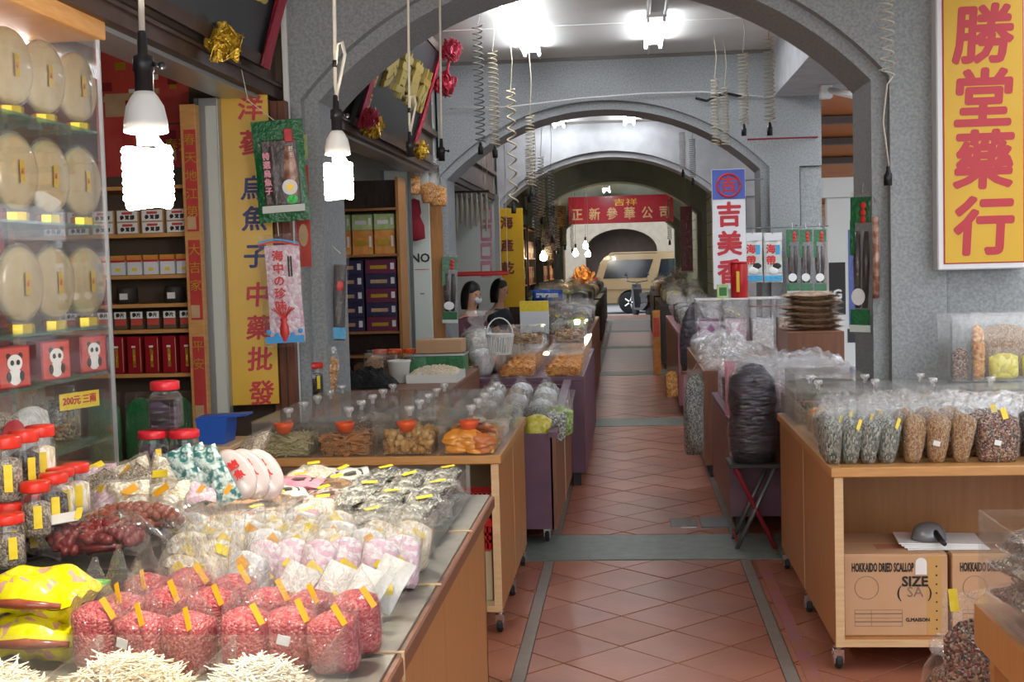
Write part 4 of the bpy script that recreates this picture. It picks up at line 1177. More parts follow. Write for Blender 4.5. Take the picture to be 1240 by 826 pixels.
# ---- doorway interior: open shelf unit against the party wall, red posters above
def shelf_unit():
    r = thing('shelf_unit', 'orange wooden shelf unit of boxed goods inside the doorway', 'shelf', (-2.46, 6.16, 0))
    for x in (-.55, .36): MB().box(x, x + .035, -.18, .18, 0, 2.0).build('upright', 'orange_wood', r)
    for z in (.55, 1.02, 1.235, 1.36, 1.50, 1.70, 1.93): MB().box(-.515, .36, -.175, .18, z - .018, z).build('shelf_board', 'orange_wood', r)
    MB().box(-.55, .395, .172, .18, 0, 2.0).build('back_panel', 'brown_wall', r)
shelf_unit()
def unit_box(kind):
    r = bpy.data.objects.new('boxed_goods', None); link(r)
    if kind == 'white':    # white box with a gold lid and red wave
        MB().bev(-.036, .036, -.04, .04, 0, .068, .001).build('carton', 'box_white', r); MB().bev(-.0365, .0365, -.041, .041, .068, .095, .001).build('lid', 'box_orange', r)
        MB().box(-.0365, .0365, -.0415, -.041, .062, .072).build('printed_band', 'sign_red', r); MB().box(-.012, .012, -.041, -.04, .018, .034).build('printed_mark', 'tag_yellow', r)
    elif kind == 'drawer':  # pale low box with three dark marks
        MB().bev(-.055, .055, -.05, .05, 0, .058, .002).build('carton', 'poster_tan', r); f = MB().box(-.05, .05, -.0515, -.05, .004, .054).build('front_label', 'label_white', r)
        for k in (-1, 0, 1): text('character', '參茸膠'[k + 1], .022, 'ink_black', f, (k * .026, -.052, .02), bold=.001)
        MB().box(-.026, .026, -.0525, -.0515, .036, .048).build('printed_band', 'poster_red', r)
    elif kind == 'red':
        MB().bev(-.034, .034, -.05, .05, 0, .18, .002).build('carton', 'box_crimson', r); MB().box(-.007, .007, -.0508, -.05, .03, .12).build('printed_panel', 'ribbon_gold', r); MB().box(-.012, .008, -.0512, -.05, .125, .135).build('sticker', 'label_white', r)
        MB().box(.030, .033, -.0508, -.05, .01, .17).build('printed_line', 'poster_tan', r)
    elif kind == 'small':
        MB().bev(-.032, .032, -.04, .04, 0, .055, .001).build('carton', 'box_brown', r); MB().box(-.028, .028, -.0408, -.04, .02, .05).build('front_label', 'poster_red', r)
        MB().box(-.03, .03, -.0412, -.04, .052, .085).build('price_card', 'label_white', r); text('character', '參片', .022, 'ink_black', r, (0, -.042, .068), bold=.001)
    elif kind == 'herbal':
        MB().bev(-.035, .035, -.05, .05, 0, .18, .002).build('carton', 'label_white', r)
        for k in range(3): text('character', '鹿角靈'[k], .036, 'ink_black', r, (.006, -.0512, .15 - k * .038), bold=.001)
        MB().lathe([(.03, 0), (.03, .001), (0, .001)], 16, (0, -.0505, .04), Matrix.Rotation(PI / 2, 3, 'X')).build('printed_seal', 'plastic_orange', r)
    return r
X0 = -2.46 - .50
def row(kind, z, x0, x1, n, label, nth=('first', 'second', 'third', 'fourth', 'fifth', 'sixth', 'seventh', 'eighth', 'ninth'), dy=0):
    for k in range(n):
        x = x1 - (x1 - x0) * k / max(1, n - 1)
        place('ub_' + kind, lambda: unit_box(kind), (x, 6.04 + dy, z), 0, label % nth[k], 'box', 'boxed goods in the orange shelf unit')
row('drawer', 1.70, -2.78, -2.16, 6, 'pale low box on the upper shelf inside the doorway, %s from the red post')
row('drawer', 1.758, -2.78, -2.16, 6, 'pale low box stacked second high inside the doorway, %s from the red post')
row('white', 1.502, -2.80, -2.14, 9, 'white box with gold lid on a dark shelf, %s from the red post')
row('small', 1.237, -2.80, -2.14, 9, 'small boxed root slices behind a white card, %s from the red post')
row('red', 1.022, -2.58, -2.14, 6, 'tall crimson gift box on the low shelf, %s from the red post')
place('ub_herbal', lambda: unit_box('herbal'), (-2.69, 6.04, 1.022), 0, 'white box with black characters and orange seal beside crimson boxes', 'box')
for k in range(3):
    place('green_bag', lambda: bag('snack_bag', .17, .08, .22, .9, 'seal', 41, 'bag_green', 'film', None), (-2.60 + k * .19, 6.06, .552), 0, 'green leafy bag on the bottom shelf, %s from the red post' % ('third', 'second', 'first')[k], 'bag', 'green bags on the bottom shelf', (1, 1, 1.7))
def dark_tin(x, z, k): 
    r = thing('tea_tin', 'dark tin between shelves inside the doorway, %s from the red post' % ('third', 'second', 'first')[k], 'tin', (x, 6.08, z), 0, 'dark tins in the orange shelf unit')
    MB().lathe([(.05, 0), (.05, .07), (.045, .08), (.02, .085), (0, .085)], 14).build('tin_body', 'dark_board', r, True); MB().box(-.02, .02, -.052, -.048, .02, .05).build('label', 'label_white', r)
for k, x in enumerate((-2.68, -2.46, -2.22)): dark_tin(x, 1.362, k)
# red posters and papers on the party wall above the unit
def poster(label, px0, px1, py0, py1, Y, m, extra=None):
    a, b = at(px0, py1, Y), at(px1, py0, Y)
    r = thing('wall_poster', label, 'poster', ((a.x + b.x) / 2, Y, a.z)); w = (b.x - a.x) / 2; h = b.z - a.z
    MB().box(-w, w, -.002, .002, 0, h).build('sheet', m, r)
    rng = random.Random(len(label)); 
    for k in range(4):
        cx, cz = rng.uniform(-.6, .6) * w, rng.uniform(.2, .8) * h; s = rng.uniform(.15, .3) * w
        MB().box(cx - s, cx + s, -.004, -.002, cz - s * .7, cz + s * .7).build('printed_panel', ('poster_tan', 'ink_gold', 'label_white', 'vermilion_cloth')[k], r)
    return r, w, h
YP = 6.36
poster('large red poster with pale panels high inside the doorway', 120, 176, 42, 215, YP, 'poster_red')
r_, w_, h_ = poster('red poster with a gold square on the doorway wall', 178, 226, 60, 150, YP, 'poster_red')
r_, w_, h_ = poster('tan wrapping paper poster under the white lamp base', 128, 175, 112, 142, YP - .012, 'poster_tan')
r_, w_, h_ = poster('red couplet sheet with gold characters behind the bulb', 150, 222, 150, 205, YP - .012, 'couplet_red')
text('character', '春天', .07, 'ink_gold', r_, (.13, -.006, h_ * .5))
# party wall end: wood post with red couplets, door rail, panels, wood post by the pier
def post(label, px0, px1, Y, z0, z1, m, name='door_post', cat='post', t=.06):
    a, b = at(px0, 300, Y), at(px1, 300, Y)
    r = thing(name, label, cat, ((a.x + b.x) / 2, Y, z0)); w = (b.x - a.x) / 2
    MB().bev(-w, w, 0, t, 0, z1 - z0, .003).build('post', m, r)
    return r, w
r_, w_ = post('orange wood post carrying red couplet strips with gold characters', 224, 243, 5.9, 0, 2.30, 'orange_wood')
for z0, z1, s in ((1.70, 2.18, '春天地江第'), (1.28, 1.66, '大吉家'), (.80, 1.20, '平安')):
    c = MB().box(-w_ * .55, w_ * .95, -.004, -.001, z0, z1).build('couplet', 'couplet_red', r_)
    for k, ch in enumerate(s): text('character', ch, .058, 'ink_gold', c, (w_ * .2, -.005, z1 - .05 - k * .085))
    MB().box(-w_ * .5, w_ * .6, -.0055, -.004, z0 + .01, z0 + .07).build('printed_panel', 'poster_tan', c)
r_, w_ = post('pale aluminium sliding door rail beside the yellow signboard', 247, 270, 6.0, 0, 2.34, 'alu')
MB().box(-w_ - .02, -w_ - .002, .0, .05, 0, 2.34).build('rail_channel', 'alu_dark', r_)
MB().box(-w_ * .2, w_ * .9, -.012, 0, .1, 2.3).build('inner_panel', 'cream_wall', r_)
r_, w_ = post('reddish wood post behind the hanging dried packs', 326, 352, 6.2, 0, 2.34, 'red_wood')
for k in (-.5, .2): MB().box(k * w_, k * w_ + .006, -.004, .0, 0, 2.34).build('groove', 'dark_wood', r_)
r_, w_ = post('thin white pipe running down the edge of the pier', 350, 356, 6.28, 0, ZTOP, 'label_white', 'drain_pipe', 'pipe', .03)
# red lucky sheets on the pier, green card
def sheet(label, px, py0, py1, Y, w, m, chars=None, cm='ink_gold'):
    a = at(px, py1, Y); h = at(px, py0, Y).z - a.z
    r = thing('paper_sheet', label, 'poster', a); MB().box(-w / 2, w / 2, -.001, .0015, 0, h).build('sheet', m, r)
    if chars:
        for k, ch in enumerate(chars): text('character', ch, w * .6, cm, r, (0, -.002, h * (1 - (k + .6) / (len(chars) + .2))))
    return r
r_ = sheet('long red lucky sheet with pale ovals on the grey pier', 369, 200, 323, 6.355, .072, 'poster_red')
for z in (.16, .36): MB().lathe([(.024, 0), (.024, .001), (0, .001)], 14, (0, -.002, z), Matrix.Rotation(PI / 2, 3, 'X'), 1, 2.4).build('printed_panel', 'poster_tan', r_)
sheet('small green numbered card on the grey pier', 367, 163, 193, 6.352, .05, 'box_lime', '行口', 'ink_black')

# ------------------------------------------------------------------ packs hanging by the doorway
def roe_pack(w=.235, h=.46):
    r = bpy.data.objects.new('roe_pack', None); link(r)
    g = pillow_mesh(w, h, .03, 3, 8, 12, .05, .1); g.v = [(x, -z, y) for x, y, z in g.v]; g.build('pouch', 'pack_green', r, True)
    MB().bev(-w * .33, w * .36, -.026, -.012, -h * .34, h * .30, .004).build('dark_window', 'pack_dark', r)
    for s in (-1, 1):
        k = MB(); k.grid(lambda u, v: Vector((s * w * .16 + .01 + (u - .5) * w * .25 * math.sin(PI * (.15 + .7 * v)), -.027 - .008 * math.sin(PI * u), (v - .5) * h * .56 - .02)), 6, 8); k.build('roe_piece', 'sausage_brown' if s > 0 else 'pack_dark', r, True)
    for k, ch in enumerate('特選烏魚子'): text('character', ch, w * .15, 'pack_pink', r, (-w * .24, -.034, h * .14 - k * h * .085), bold=.0012)
    for k, ch in enumerate('野生'): text('character', ch, w * .10, 'label_white', r, (w * .24, -.034, h * .20 - k * h * .06))
    MB().bev(w * .14, w * .30, -.036, -.03, h * .27, h * .40, .002).build('red_label', 'sign_red', r)
    MB().lathe([(.035, 0), (.035, .002), (0, .002)], 20, (w * .17, -.034, -h * .17), Matrix.Rotation(PI / 2, 3, 'X')).build('round_label', 'label_white', r)
    MB().lathe([(.016, 0), (.016, .002), (0, .002)], 14, (w * .17, -.0365, -h * .17), Matrix.Rotation(PI / 2, 3, 'X')).build('printed_fish', 'ink_gold', r)
    MB().lathe([(.026, 0), (.026, .002), (0, .002)], 14, (w * .2, -.034, -h * .29), Matrix.Rotation(PI / 2, 3, 'X'), 1, .8).build('green_label', 'pack_lime', r)
    k = MB(); k.box(-w * .4, w * .42, -.028, -.026, -h * .41, -h * .34); k.build('wave_print', 'cream_wall', r)
    k = MB(); k.tube([(0, 0, h / 2 - .01), (-.12, 0.0, h / 2 + .10), (-.14, 0, h / 2 + .27)], .002, 6); k.build('hanger', 'cord_white', r)
    return r
place('roe', lambda: roe_pack(), at(340, 207, 5.7), (0, -.05, .12), 'large green pack of dried roe hanging over the yellow signboard', 'food pack')
def clear_roe_pack(w=.12, h=.6):
    r = bpy.data.objects.new('roe_pack', None); link(r)
    g = pillow_mesh(w, h, .035, 23, 8, 14, .1, .04); g.v = [(x, -z, y) for x, y, z in g.v]; g.build('plastic_wrap', 'film', r, True)
    for s in (-1, 1): MB().tube([(s * w * .18, 0, h * .22), (s * w * .2, -.002, 0), (s * w * .16, 0, -h * .32)], [w * .1, w * .17, w * .12], 8).build('roe_piece', 'pack_dark', r, True)
    MB().box(-w * .45, w * .45, -.02, -.012, h * .28, h * .46).build('green_header', 'pack_green', r); MB().box(-w * .46, -w * .26, -.021, -.013, h * .05, h * .30).build('green_strip', 'pack_green', r)
    for k in range(3): MB().ball((w * .12, -.022, h * (.40 - .05 * k)), (w * .13, .006, h * .026), 10, 6).build('red_label', 'squid_red', r)
    MB().lathe([(w * .3, 0), (w * .3, .003), (0, .003)], 18, (-w * .05, -.024, -h * .24), Matrix.Rotation(PI / 2, 3, 'X')).build('round_label', 'label_white', r)
    MB().box(-w * .42, w * .42, -.018, -.012, -h * .44, -h * .33).build('green_foot', 'pack_green', r); MB().box(-w * .45, w * .45, -.017, -.011, -h * .49, -h * .44).build('pale_hem', 'cream_wall', r)
    MB().tube([(0, 0, h / 2 - .01), (0, .01, h / 2 + .035)], .003, 6).build('hook', 'chrome', r)
    return r
def squid_pack(w=.20, h=.52):
    r = bpy.data.objects.new('squid_pack', None); link(r)
    g = pillow_mesh(w, h, .03, 7, 8, 12, .1, .05); g.v = [(x, -z, y) for x, y, z in g.v]; g.build('plastic_wrap', 'film', r, True)
    g = pillow_mesh(w * .8, h * .86, .014, 8, 6, 10, .1, .05); g.v = [(x + .01, -z + .004, y - .015) for x, y, z in g.v]; g.build('contents', 'c_pinkwhite', r, True)
    for k, ch in enumerate('海中の珍味'): text('character', ch, .052, 'squid_red', r, (-.008, -.022, h * .30 - k * .057), bold=.0015)
    for k in range(2): MB().box(.035 + k * .012, .042 + k * .012, -.02, -.019, h * .12, h * .30).build('printed_line', 'ink_black', r)
    for z, m in ((h * .40, 'squid_red'), (h * .42, 'wave_blue')):
        q = MB(); q.grid(lambda u, v: Vector(((u - .5) * w * .92, -.018, z + .012 * math.sin(u * 4) + v * .008)), 10, 1); q.build('printed_band', m, r)
    q = MB(); q.lathe([(.0, -.10), (.012, -.085), (.021, -.05), (.02, -.02), (.012, 0), (.018, .012), (.012, .024), (0, .026)], 12, (.0, -.016, -h * .28), None, 1, .35); so = q.build('printed_squid', 'squid_red', r, True)
    for k in range(9):
        a = -1.1 + k * 2.2 / 8; q = MB(); q.tube([(.01 * math.sin(a), -.02, -h * .28 + .02), (.035 * math.sin(a), -.022, -h * .28 + .05), (.06 * math.sin(a), -.022, -h * .28 + .055 + .02 * math.cos(a))], .0026, 5); q.build('tentacle_print', 'squid_red', so)
    q = MB(); q.box(-w * .44, w * .44, -.019, -.017, -h * .46, -h * .40); q.build('wave_print', 'wave_blue', r)
    for k in range(5): MB().ball((-w * .36 + k * w * .18, -.018, -h * (.36 + .03 * (k % 2))), (.012, .002, .012), 8, 5).build('wave_print', 'wave_blue', r)
    MB().tube([(0, 0, h / 2 - .01), (0, -.01, h / 2 + .06)], .002, 6).build('hanger', 'cord_white', r)
    return r
place('squid', lambda: squid_pack(), at(342, 352, 5.72), (0, -.03, .12), 'clear pack of dried squid with a red squid print on it', 'food pack')
def long_pack(m='film', inner='pack_dark', w=.09, h=.5):
    r = bpy.data.objects.new('long_pack', None); link(r)
    g = pillow_mesh(w, h, .04, 12, 6, 12, .12, .06); g.v = [(x, -z, y) for x, y, z in g.v]; g.build('plastic_wrap', m, r, True)
    g = pillow_mesh(w * .75, h * .8, .03, 13, 6, 10, .12, .05); g.v = [(x, -z, y - .02) for x, y, z in g.v]; g.build('contents', inner, r, True)
    MB().box(-w * .38, w * .38, -.024, -.022, -h * .42, -h * .30).build('blue_label', 'pack_blue', r)
    MB().ball((0, -.02, h * .14), (.02, .004, .03), 8, 5).build('red_label', 'squid_red', r)
    MB().tube([(0, 0, h / 2 - .01), (-.08, .04, h / 2 + .06), (-.2, .08, h / 2 + .08)], .003, 6).build('hanger', 'cord_white', r)
    return r
place('long1', lambda: long_pack(), at(411, 362, 6.6), (0, .06, .3), 'slim clear pack with blue label hanging on the grey pier', 'food pack')

# ------------------------------------------------------------------ goods on the front left counter
ZT = .7535
def shred_heap(label, x, y, rx, ry, h, seed, m='strip_pale'):
    r = thing('shredded_heap', label, 'dried food', (x, y, ZT)); rng = random.Random(seed)
    g = MB()
    g.grid(lambda u, v: Vector(((rx * .9) * math.cos(2 * PI * u) * (1 - v), (ry * .9) * math.sin(2 * PI * u) * (1 - v), h * .86 * (1 - (1 - v) ** 2))), 16, 6, True); g.build('core', 'c_cream', r, True)
    g = MB(); 
    for k in range(1300):
        a = rng.random() * 2 * PI; q = math.sqrt(rng.random()); 
        strand(g, (rx * q * math.cos(a), ry * q * math.sin(a), max(.006, h * (1 - q * q) + rng.uniform(-.008, .012))), rng.uniform(.035, .075), rng.uniform(.0022, .0042), rng, .4, .45)
    g.build('strips', m, r, kind='stuff')
shred_heap('heap of pale shredded strips in the aisle-side tray cell', -.628, 1.97, .092, .22, .105, 1)
shred_heap('heap of pale shredded strips in the middle tray cell', -.85, 1.97, .12, .22, .11, 2, 'strip_pale_b')
shred_heap('heap of pale shredded strips in the tray cell under yellow packs', -1.10, 1.95, .12, .22, .105, 3)

def X(px, y): return at(px, 500, y).x
RB = 'red candied fruit bag'
def redbag(v):
    return lambda: bag('snack_bag', .098, .088, .205, (.58, .52, .55)[v], 'peak', 51 + v, ('c_red', 'c_red_b', 'c_red')[v], 'film', 'tag_orange', (.22, .56), (.012, .045), -.55, v == 1, .06)
front = [(106, 2.33), (160, 2.30), (218, 2.29), (287, 2.31), (341, 2.33), (398, 2.30)]
back = [(140, 2.44), (192, 2.46), (248, 2.45), (315, 2.47), (370, 2.46), (424, 2.42)]
third = [(170, 2.60), (222, 2.61), (275, 2.60)]
for row_, dz, w_, nm in ((front, 0, 0, 'front row by the acrylic'), (back, .006, .08, 'second row'), (third, .012, .1, 'back row beside the date bags')):
    for k, (px, y) in enumerate(row_):
        v = (k + int(dz * 200)) % 3
        place('red%d' % v, redbag(v), (X(px, y), y, ZT), (rnd(-.05, .05), rnd(-.08, .08), rnd(-.4, .4)), RB + ', %s, %s from the yellow packs' % (nm, NTH[k]), 'bag', 'red candied fruit bags', (1, 1, rnd(.95, 1.08)))
# yellow packs, stacked two high
def yellow_pack():
    r = bpy.data.objects.new('date_pack', None); link(r); pillow_mesh(.21, .15, .085, 61, 20, 14, .06).build('pouch', 'pack_yellow', r, True)
    MB().tube([(-.085, -.075, .0), (0, -.079, .002), (.085, -.075, .0)], [.006, .011, .006], 8).build('clear_window', 'date_brown', r, True)
    k = MB(); k.box(-.11, .11, .065, .088, -.003, .003); k.build('green_seal', 'pack_lime', r)
    return r
place('ypack', yellow_pack, (X(32, 2.36), 2.38, ZT + .045), (0, 0, .03), 'bright yellow date pack lying flat, lower of the two', 'food pack')
place('ypack', yellow_pack, (X(30, 2.38), 2.40, ZT + .122), (.06, .03, -.05), 'bright yellow date pack with green seal, upper of the two', 'food pack')
# risers under the heaped goods
def riser(label, x0, x1, y0, y1, z1, z0=ZT - .001, m='carton'):
    r = thing('display_riser', label, 'riser', ((x0 + x1) / 2, (y0 + y1) / 2, z0)); w, d, h = (x1 - x0) / 2, (y1 - y0) / 2, z1 - z0
    MB().bev(-w, w, -d, d, h - .012, h, .002).build('top_board', m, r)
    for s in (-1, 1): MB().box(s * w - (.012 if s > 0 else 0), s * w + (.012 if s < 0 else 0), -d, d, 0, h - .012).build('side_board', m, r)
    MB().box(-w + .012, w - .012, -d, -d + .012, 0, h - .012).build('front_board', m, r)
riser('low carton riser under the date bags and red lidded jars', -1.52, -1.03, 2.70, 3.16, .85, ZT - .001, 'dark_board')
riser('wide carton riser under the heap of cream packs', -1.62, -.99, 3.26, 4.06, .83)
# dates in clear bags, each fruit its own piece
def date_bag(seed, m, n=120, w=.26, d=.15, h=.085):
    r = bpy.data.objects.new('date_bag', None); link(r); rng = random.Random(seed)
    g = MB(); g.ball((0, 0, h * .38), (w * .34, d * .32, h * .24), 16, 8); g.build('filling', m, r, True)
    me = MB().ball((0, 0, 0), (.0155, .0115, .011), 10, 7).mesh('date', m, True)
    for k in range(n):
        a = rng.random() * 2 * PI; q = math.sqrt(rng.random())
        x, y = q * math.cos(a) * w * .44, q * math.sin(a) * d * .44
        meshobj('date', me, r, (x, y, h * .40 + h * .40 * math.sqrt(max(0, 1 - q ** 2)) * (1 if rng.random() < .8 else -.3) + rng.uniform(-.004, .004)), (rng.random() * 6, rng.random() * 6, rng.random() * 6))
    f = pillow_mesh(w * 1.15, d * 1.12, h * 1.12, seed, 14, 10, .05, .04); f.v = [(x, y, z + h * .45) for x, y, z in f.v]; f.build('plastic_wrap', 'jar_plastic', r, True)
    return r
r_ = place('date1', lambda: date_bag(5, 'date_red'), (X(96, 2.76), 2.82, .852), (0.1, 0, -.1), 'clear bag of glossy dark red dates over the yellow packs', 'bag')
c_ = MB().box(-.06, .03, -.022, .022, 0, .002).build('paper_card', 'label_white', r_, loc=(-.05, -.03, .10), rot=(.25, -.1, .35))
MB().box(.02, .035, -.02, .03, .002, .004).build('yellow_edge', 'tag_yellow', c_)
place('date2', lambda: date_bag(6, 'date_brown'), (X(146, 3.0), 3.05, .852), (0, 0, .1), 'clear bag of reddish brown dates behind the dark dates', 'bag')

def jar(rad, h, cm, lid='lid_red', sq=False, lab=True):
    r = bpy.data.objects.new('lidded_jar', None); link(r)
    n = 4 if sq else 20
    hb = h * .82
    if sq:
        MB().bev(-rad, rad, -rad, rad, 0, hb - .02, .008).build('jar_wall', 'jar_plastic', r, False); MB().bev(-rad * .92, rad * .92, -rad * .92, rad * .92, .004, hb - .03, .006).build('contents', cm, r)
        MB().lathe([(rad * 1.1, hb - .02), (rad * .8, hb - .004), (rad * .8, hb)], 16).build('neck', 'jar_plastic', r, True)
    else:
        MB().lathe([(rad * .9, 0), (rad, .006), (rad, hb - .02), (rad * .88, hb - .004), (rad * .88, hb)], n).build('jar_wall', 'jar_plastic', r, True)
        MB().lathe([(rad * .86, .004), (rad * .94, .01), (rad * .94, hb - .03), (rad * .6, hb - .024), (0, hb - .022)], n).build('contents', cm, r, True)
    MB().lathe([(rad * .98, hb), (rad * 1.0, hb + .002), (rad * 1.0, h - .004), (rad * .93, h), (0, h)], 22).build('lid', lid, r, True)
    if lab:
        a = -.9; x, y = rad * math.sin(.7), -rad * math.cos(.7)
        MB().box(-.009, .009, -.001, .0012, hb * .22, hb * .72).build('price_label', 'tag_yellow', r, loc=(x * 1.02, y * 1.02, 0), rot=(0, 0, .7))
    return r
JR = 'red lidded jar of %s by the date bags'
def jstack(px, py, Y, h, rad, cm, what, n=2, key=''):
    t = at(px, py, Y); 
    for k in range(n):
        z = t.z - h * (k + 1)
        place('jar_%s%.3f' % (cm, h), lambda: jar(rad, h, cm), (t.x, Y, z), rnd(-.2, .2), JR % what + (', top of its stack' if k == 0 else ', under another jar'), 'jar', 'red lidded jars by the date bags')
    return t.z - h * n
zs_ = []
for a in ((6, 528, 2.74, .150, .034, 'c_greytan', 'brown grains'), (28, 521, 2.84, .150, .034, 'c_dark', 'black seeds'), (48, 515, 2.94, .150, .034, 'c_cream', 'pale grains')):
    zs_.append(jstack(*a))
for a in ((42, 583, 2.74, .125, .033, 'c_greytan', 'small brown grains'), (64, 573, 2.83, .125, .033, 'c_dark', 'small black seeds'), (72, 566, 2.93, .125, .033, 'c_cream', 'small pale grains'), (91, 561, 3.03, .125, .033, 'c_cream', 'small pale grains')):
    jstack(*a, 1)
jstack(8, 622, 2.62, .115, .036, 'c_greytan', 'coarse brown grains', 1)

# purple jars with a square one on top
ZJ = .868
riser('small carton block lifting the dark purple jars', X(160, 3.93), X(246, 3.93), 3.87, 4.03, .867, .8305)
for px, Y in ((184, 3.93), (222, 3.93)):
    place('pjar', lambda: jar(.048, .135, 'c_seaweed', 'lid_dark_red', False, True), (X(px, Y), Y, ZJ), rnd(-.3, .3), 'dark purple jar with red lid, one of the pair below the square jar', 'jar', 'dark purple jars')
def sjar():
    return jar(.046, .155, 'c_seaweed', 'lid_dark_red', True, True)
place('sqjar', sjar, (X(201, 3.95), 3.95, ZJ + .136), .1, 'square jar with red lid balanced on two dark jars', 'jar')

# heap of cream packs with yellow tags
rng = random.Random(77)
def cpack(v):
    inn = ('c_cream', 'c_cream', 'c_pinkwhite', 'c_greytan', 'c_white', 'c_seaweed')[v]
    return lambda: pack('snack_pack', .125, .155, .055, 70 + v, 'film' if v != 1 else 'film_soft', ('tag_yellow', 'tag_orange', 'tag_yellow', None, 'tag_yellow', 'tag_yellow')[v], (.05 * v - .1, .12), (.045, .022), inn)
nm = ['pale cream slices', 'milky cream slices', 'pinkish slices', 'greyish slices', 'white slices', 'dark purple slices']
seen = 0
for j, Y in enumerate((3.32, 3.44, 3.56, 3.68, 3.80, 3.92, 4.02)):
    for i in range(6):
        x = -1.56 + i * .104 + (.04 if j % 2 else 0) + rng.uniform(-.015, .015)
        if i > 3 or (j >= 3 and -1.57 < x < -1.22): continue
        v = rng.choice((0, 0, 1, 1, 2, 3)) if j < 4 else rng.choice((0, 3, 5, 5, 1))
        place('cp%d' % v, cpack(v), (x, Y, .885 + .010 * j + rng.uniform(-.005, .012)), (rng.uniform(.4, 1.0), rng.uniform(-.4, .4), rng.uniform(-.8, .8)), 'clear pack of %s heaped on the wide carton riser' % nm[v], 'food pack', 'cream packs heaped on the riser')
# teal and printed packs leaning, white oval packs
for k, (px, py, Y, rz) in enumerate(((230, 578, 3.42, .5), (246, 576, 3.46, .55), (262, 578, 3.44, .6))):
    place('teal', lambda: pack('snack_pack', .075, .17, .025, 91, 'pack_teal', 'tag_orange', (.1, -.3)), at(px, py - 2, Y), (1.2, -.35, rz), 'narrow teal and white printed pack leaning, %s before the oval packs' % NTH[2 - k], 'food pack', 'teal printed packs')
def oval():
    r = bpy.data.objects.new('oval_pack', None); link(r)
    MB().lathe([(0, -.014), (.8, -.014), (1, -.004), (1, .004), (.8, .014), (0, .017)], 26, (0, 0, 0)).build('tray', 'pack_pearl', r, True)
    k = r.children[0] if False else None
    return r
def oval2():
    r = bpy.data.objects.new('oval_pack', None); link(r)
    g = MB(); g.lathe([(0, -.012), (.8, -.012), (1, -.003), (1, .003), (.8, .012), (0, .016)], 26); g.v = [(x * .055, y * .085, z) for x, y, z in g.v]; g.build('tray', 'pack_pearl', r, True)
    for k, ch in enumerate('鮑魚'): text('character', ch, .03, 'squid_red', r, (.012, .018 - k * .034, .0175), (0, 0, 0), bold=.001)
    return r
for k, (px, py, Y) in enumerate(((284, 575, 3.50), (300, 574, 3.52), (317, 574, 3.54))):
    place('oval', oval2, at(px, py, Y), (1.0, -.55, .35), 'pearl white oval pack with red characters leaning, %s from the teal packs' % ('first', 'second', 'third')[k], 'food pack', 'pearl oval packs')
# standing cream bags with tags (two rows), pale pink bags before them
def gbag(v): return lambda: bag('snack_bag', .10, .075, .165, .74, 'seal', 100 + v, ('c_cream', 'c_white', 'c_cream')[v], ('film_soft', 'film_soft', 'film')[v], ('tag_yellow', 'tag_orange', 'tag_yellow')[v], (.1, .62), (.034, .022), .5 + .2 * v, False, .07)
for Y, pxs, nmr in ((2.98, (228, 268, 308, 348, 390, 432, 474), 'front row behind the pink bags'), (3.10, (215, 252, 292, 332, 372, 412, 452, 488), 'middle row of cream bags'), (3.20, (235, 275, 318, 362, 404), 'back row beside the teal packs'), (2.74, (215, 252, 292), 'near row behind the red bags'), (2.86, (222, 258), 'inner row beside the pink bags')):
    for k, px in enumerate(pxs):
        v = (k + int(Y * 50)) % 3
        place('gb%d' % v, gbag(v), (X(px, Y), Y, ZT), (rnd(-.15, .2), rnd(-.2, .25), rnd(-.5, .5)), 'clear bag of cream slices, %s, %s from the date bags' % (nmr, NTH[k]), 'bag', 'standing cream bags')
def pbag(): return bag('snack_bag', .085, .07, .15, .8, 'seal', 120, 'c_pinkwhite', 'film_soft', 'tag_yellow', (.1, .35), (.05, .02), .6, False, .05)
for k, (px, Y) in enumerate(((302, 2.86), (338, 2.88), (374, 2.86), (410, 2.88), (446, 2.86), (478, 2.90))):
    place('pbag', pbag, (X(px, Y), Y, ZT), (-.25, rnd(.1, .3), rnd(-.2, .2)), 'clear bag of pale pink sweets, %s from the aisle wall' % NTH[5 - k], 'bag', 'pale pink bags')
for k, (px, Y) in enumerate(((432, 2.62), (462, 2.72), (395, 2.66), (345, 2.66))):
    place('wb', lambda: pack('snack_pack', .08, .13, .02, 125, 'pack_white', 'tag_yellow', (.0, -.2), (.05, .024)), (X(px, Y), Y, ZT + .055), (.8, .35, -.2), 'white sleeve pack with yellow label before the pink bags, %s of four' % NTH[k], 'food pack', 'white sleeve packs')
# silver fish packs stacked flat by the far corner, printed packs beside them
for L in range(3):
    for j in range(6):
        for i in range(3 if j > 1 else 2):
            x = -.595 - i * .105 + rng.uniform(-.008, .008); Y = 3.30 + j * .135 + rng.uniform(-.01, .01)
            v = (i + j + L) % 2
            place('sil%d' % v, (lambda v=v: pack('fish_pack', .11, .145, .035, 130 + v, 'film', 'tag_yellow' if v else None, (.1, .2), (.045, .02), 'c_silver')), (x, Y, ZT + .02 + L * .033), (rng.uniform(-.08, .08), rng.uniform(-.1, .1), rng.uniform(-.3, .3)), 'silver fish pack, %s layer, %s from aisle wall, row %s from far end' % (('bottom', 'middle', 'top')[L], NTH[i], NTH[5 - j]), 'food pack', 'silver fish packs')
pr = [('pp_a', 'pack_print', 'white pack printed with red and brown'), ('pp_b', 'c_brown', 'clear pack of dark brown dried strips'), ('pp_c', 'pack_white', 'white window pack with blue print'), ('pp_d', 'pack_pink', 'pink printed pack'), ('pp_e', 'c_cream', 'clear pack of round pale biscuits')]
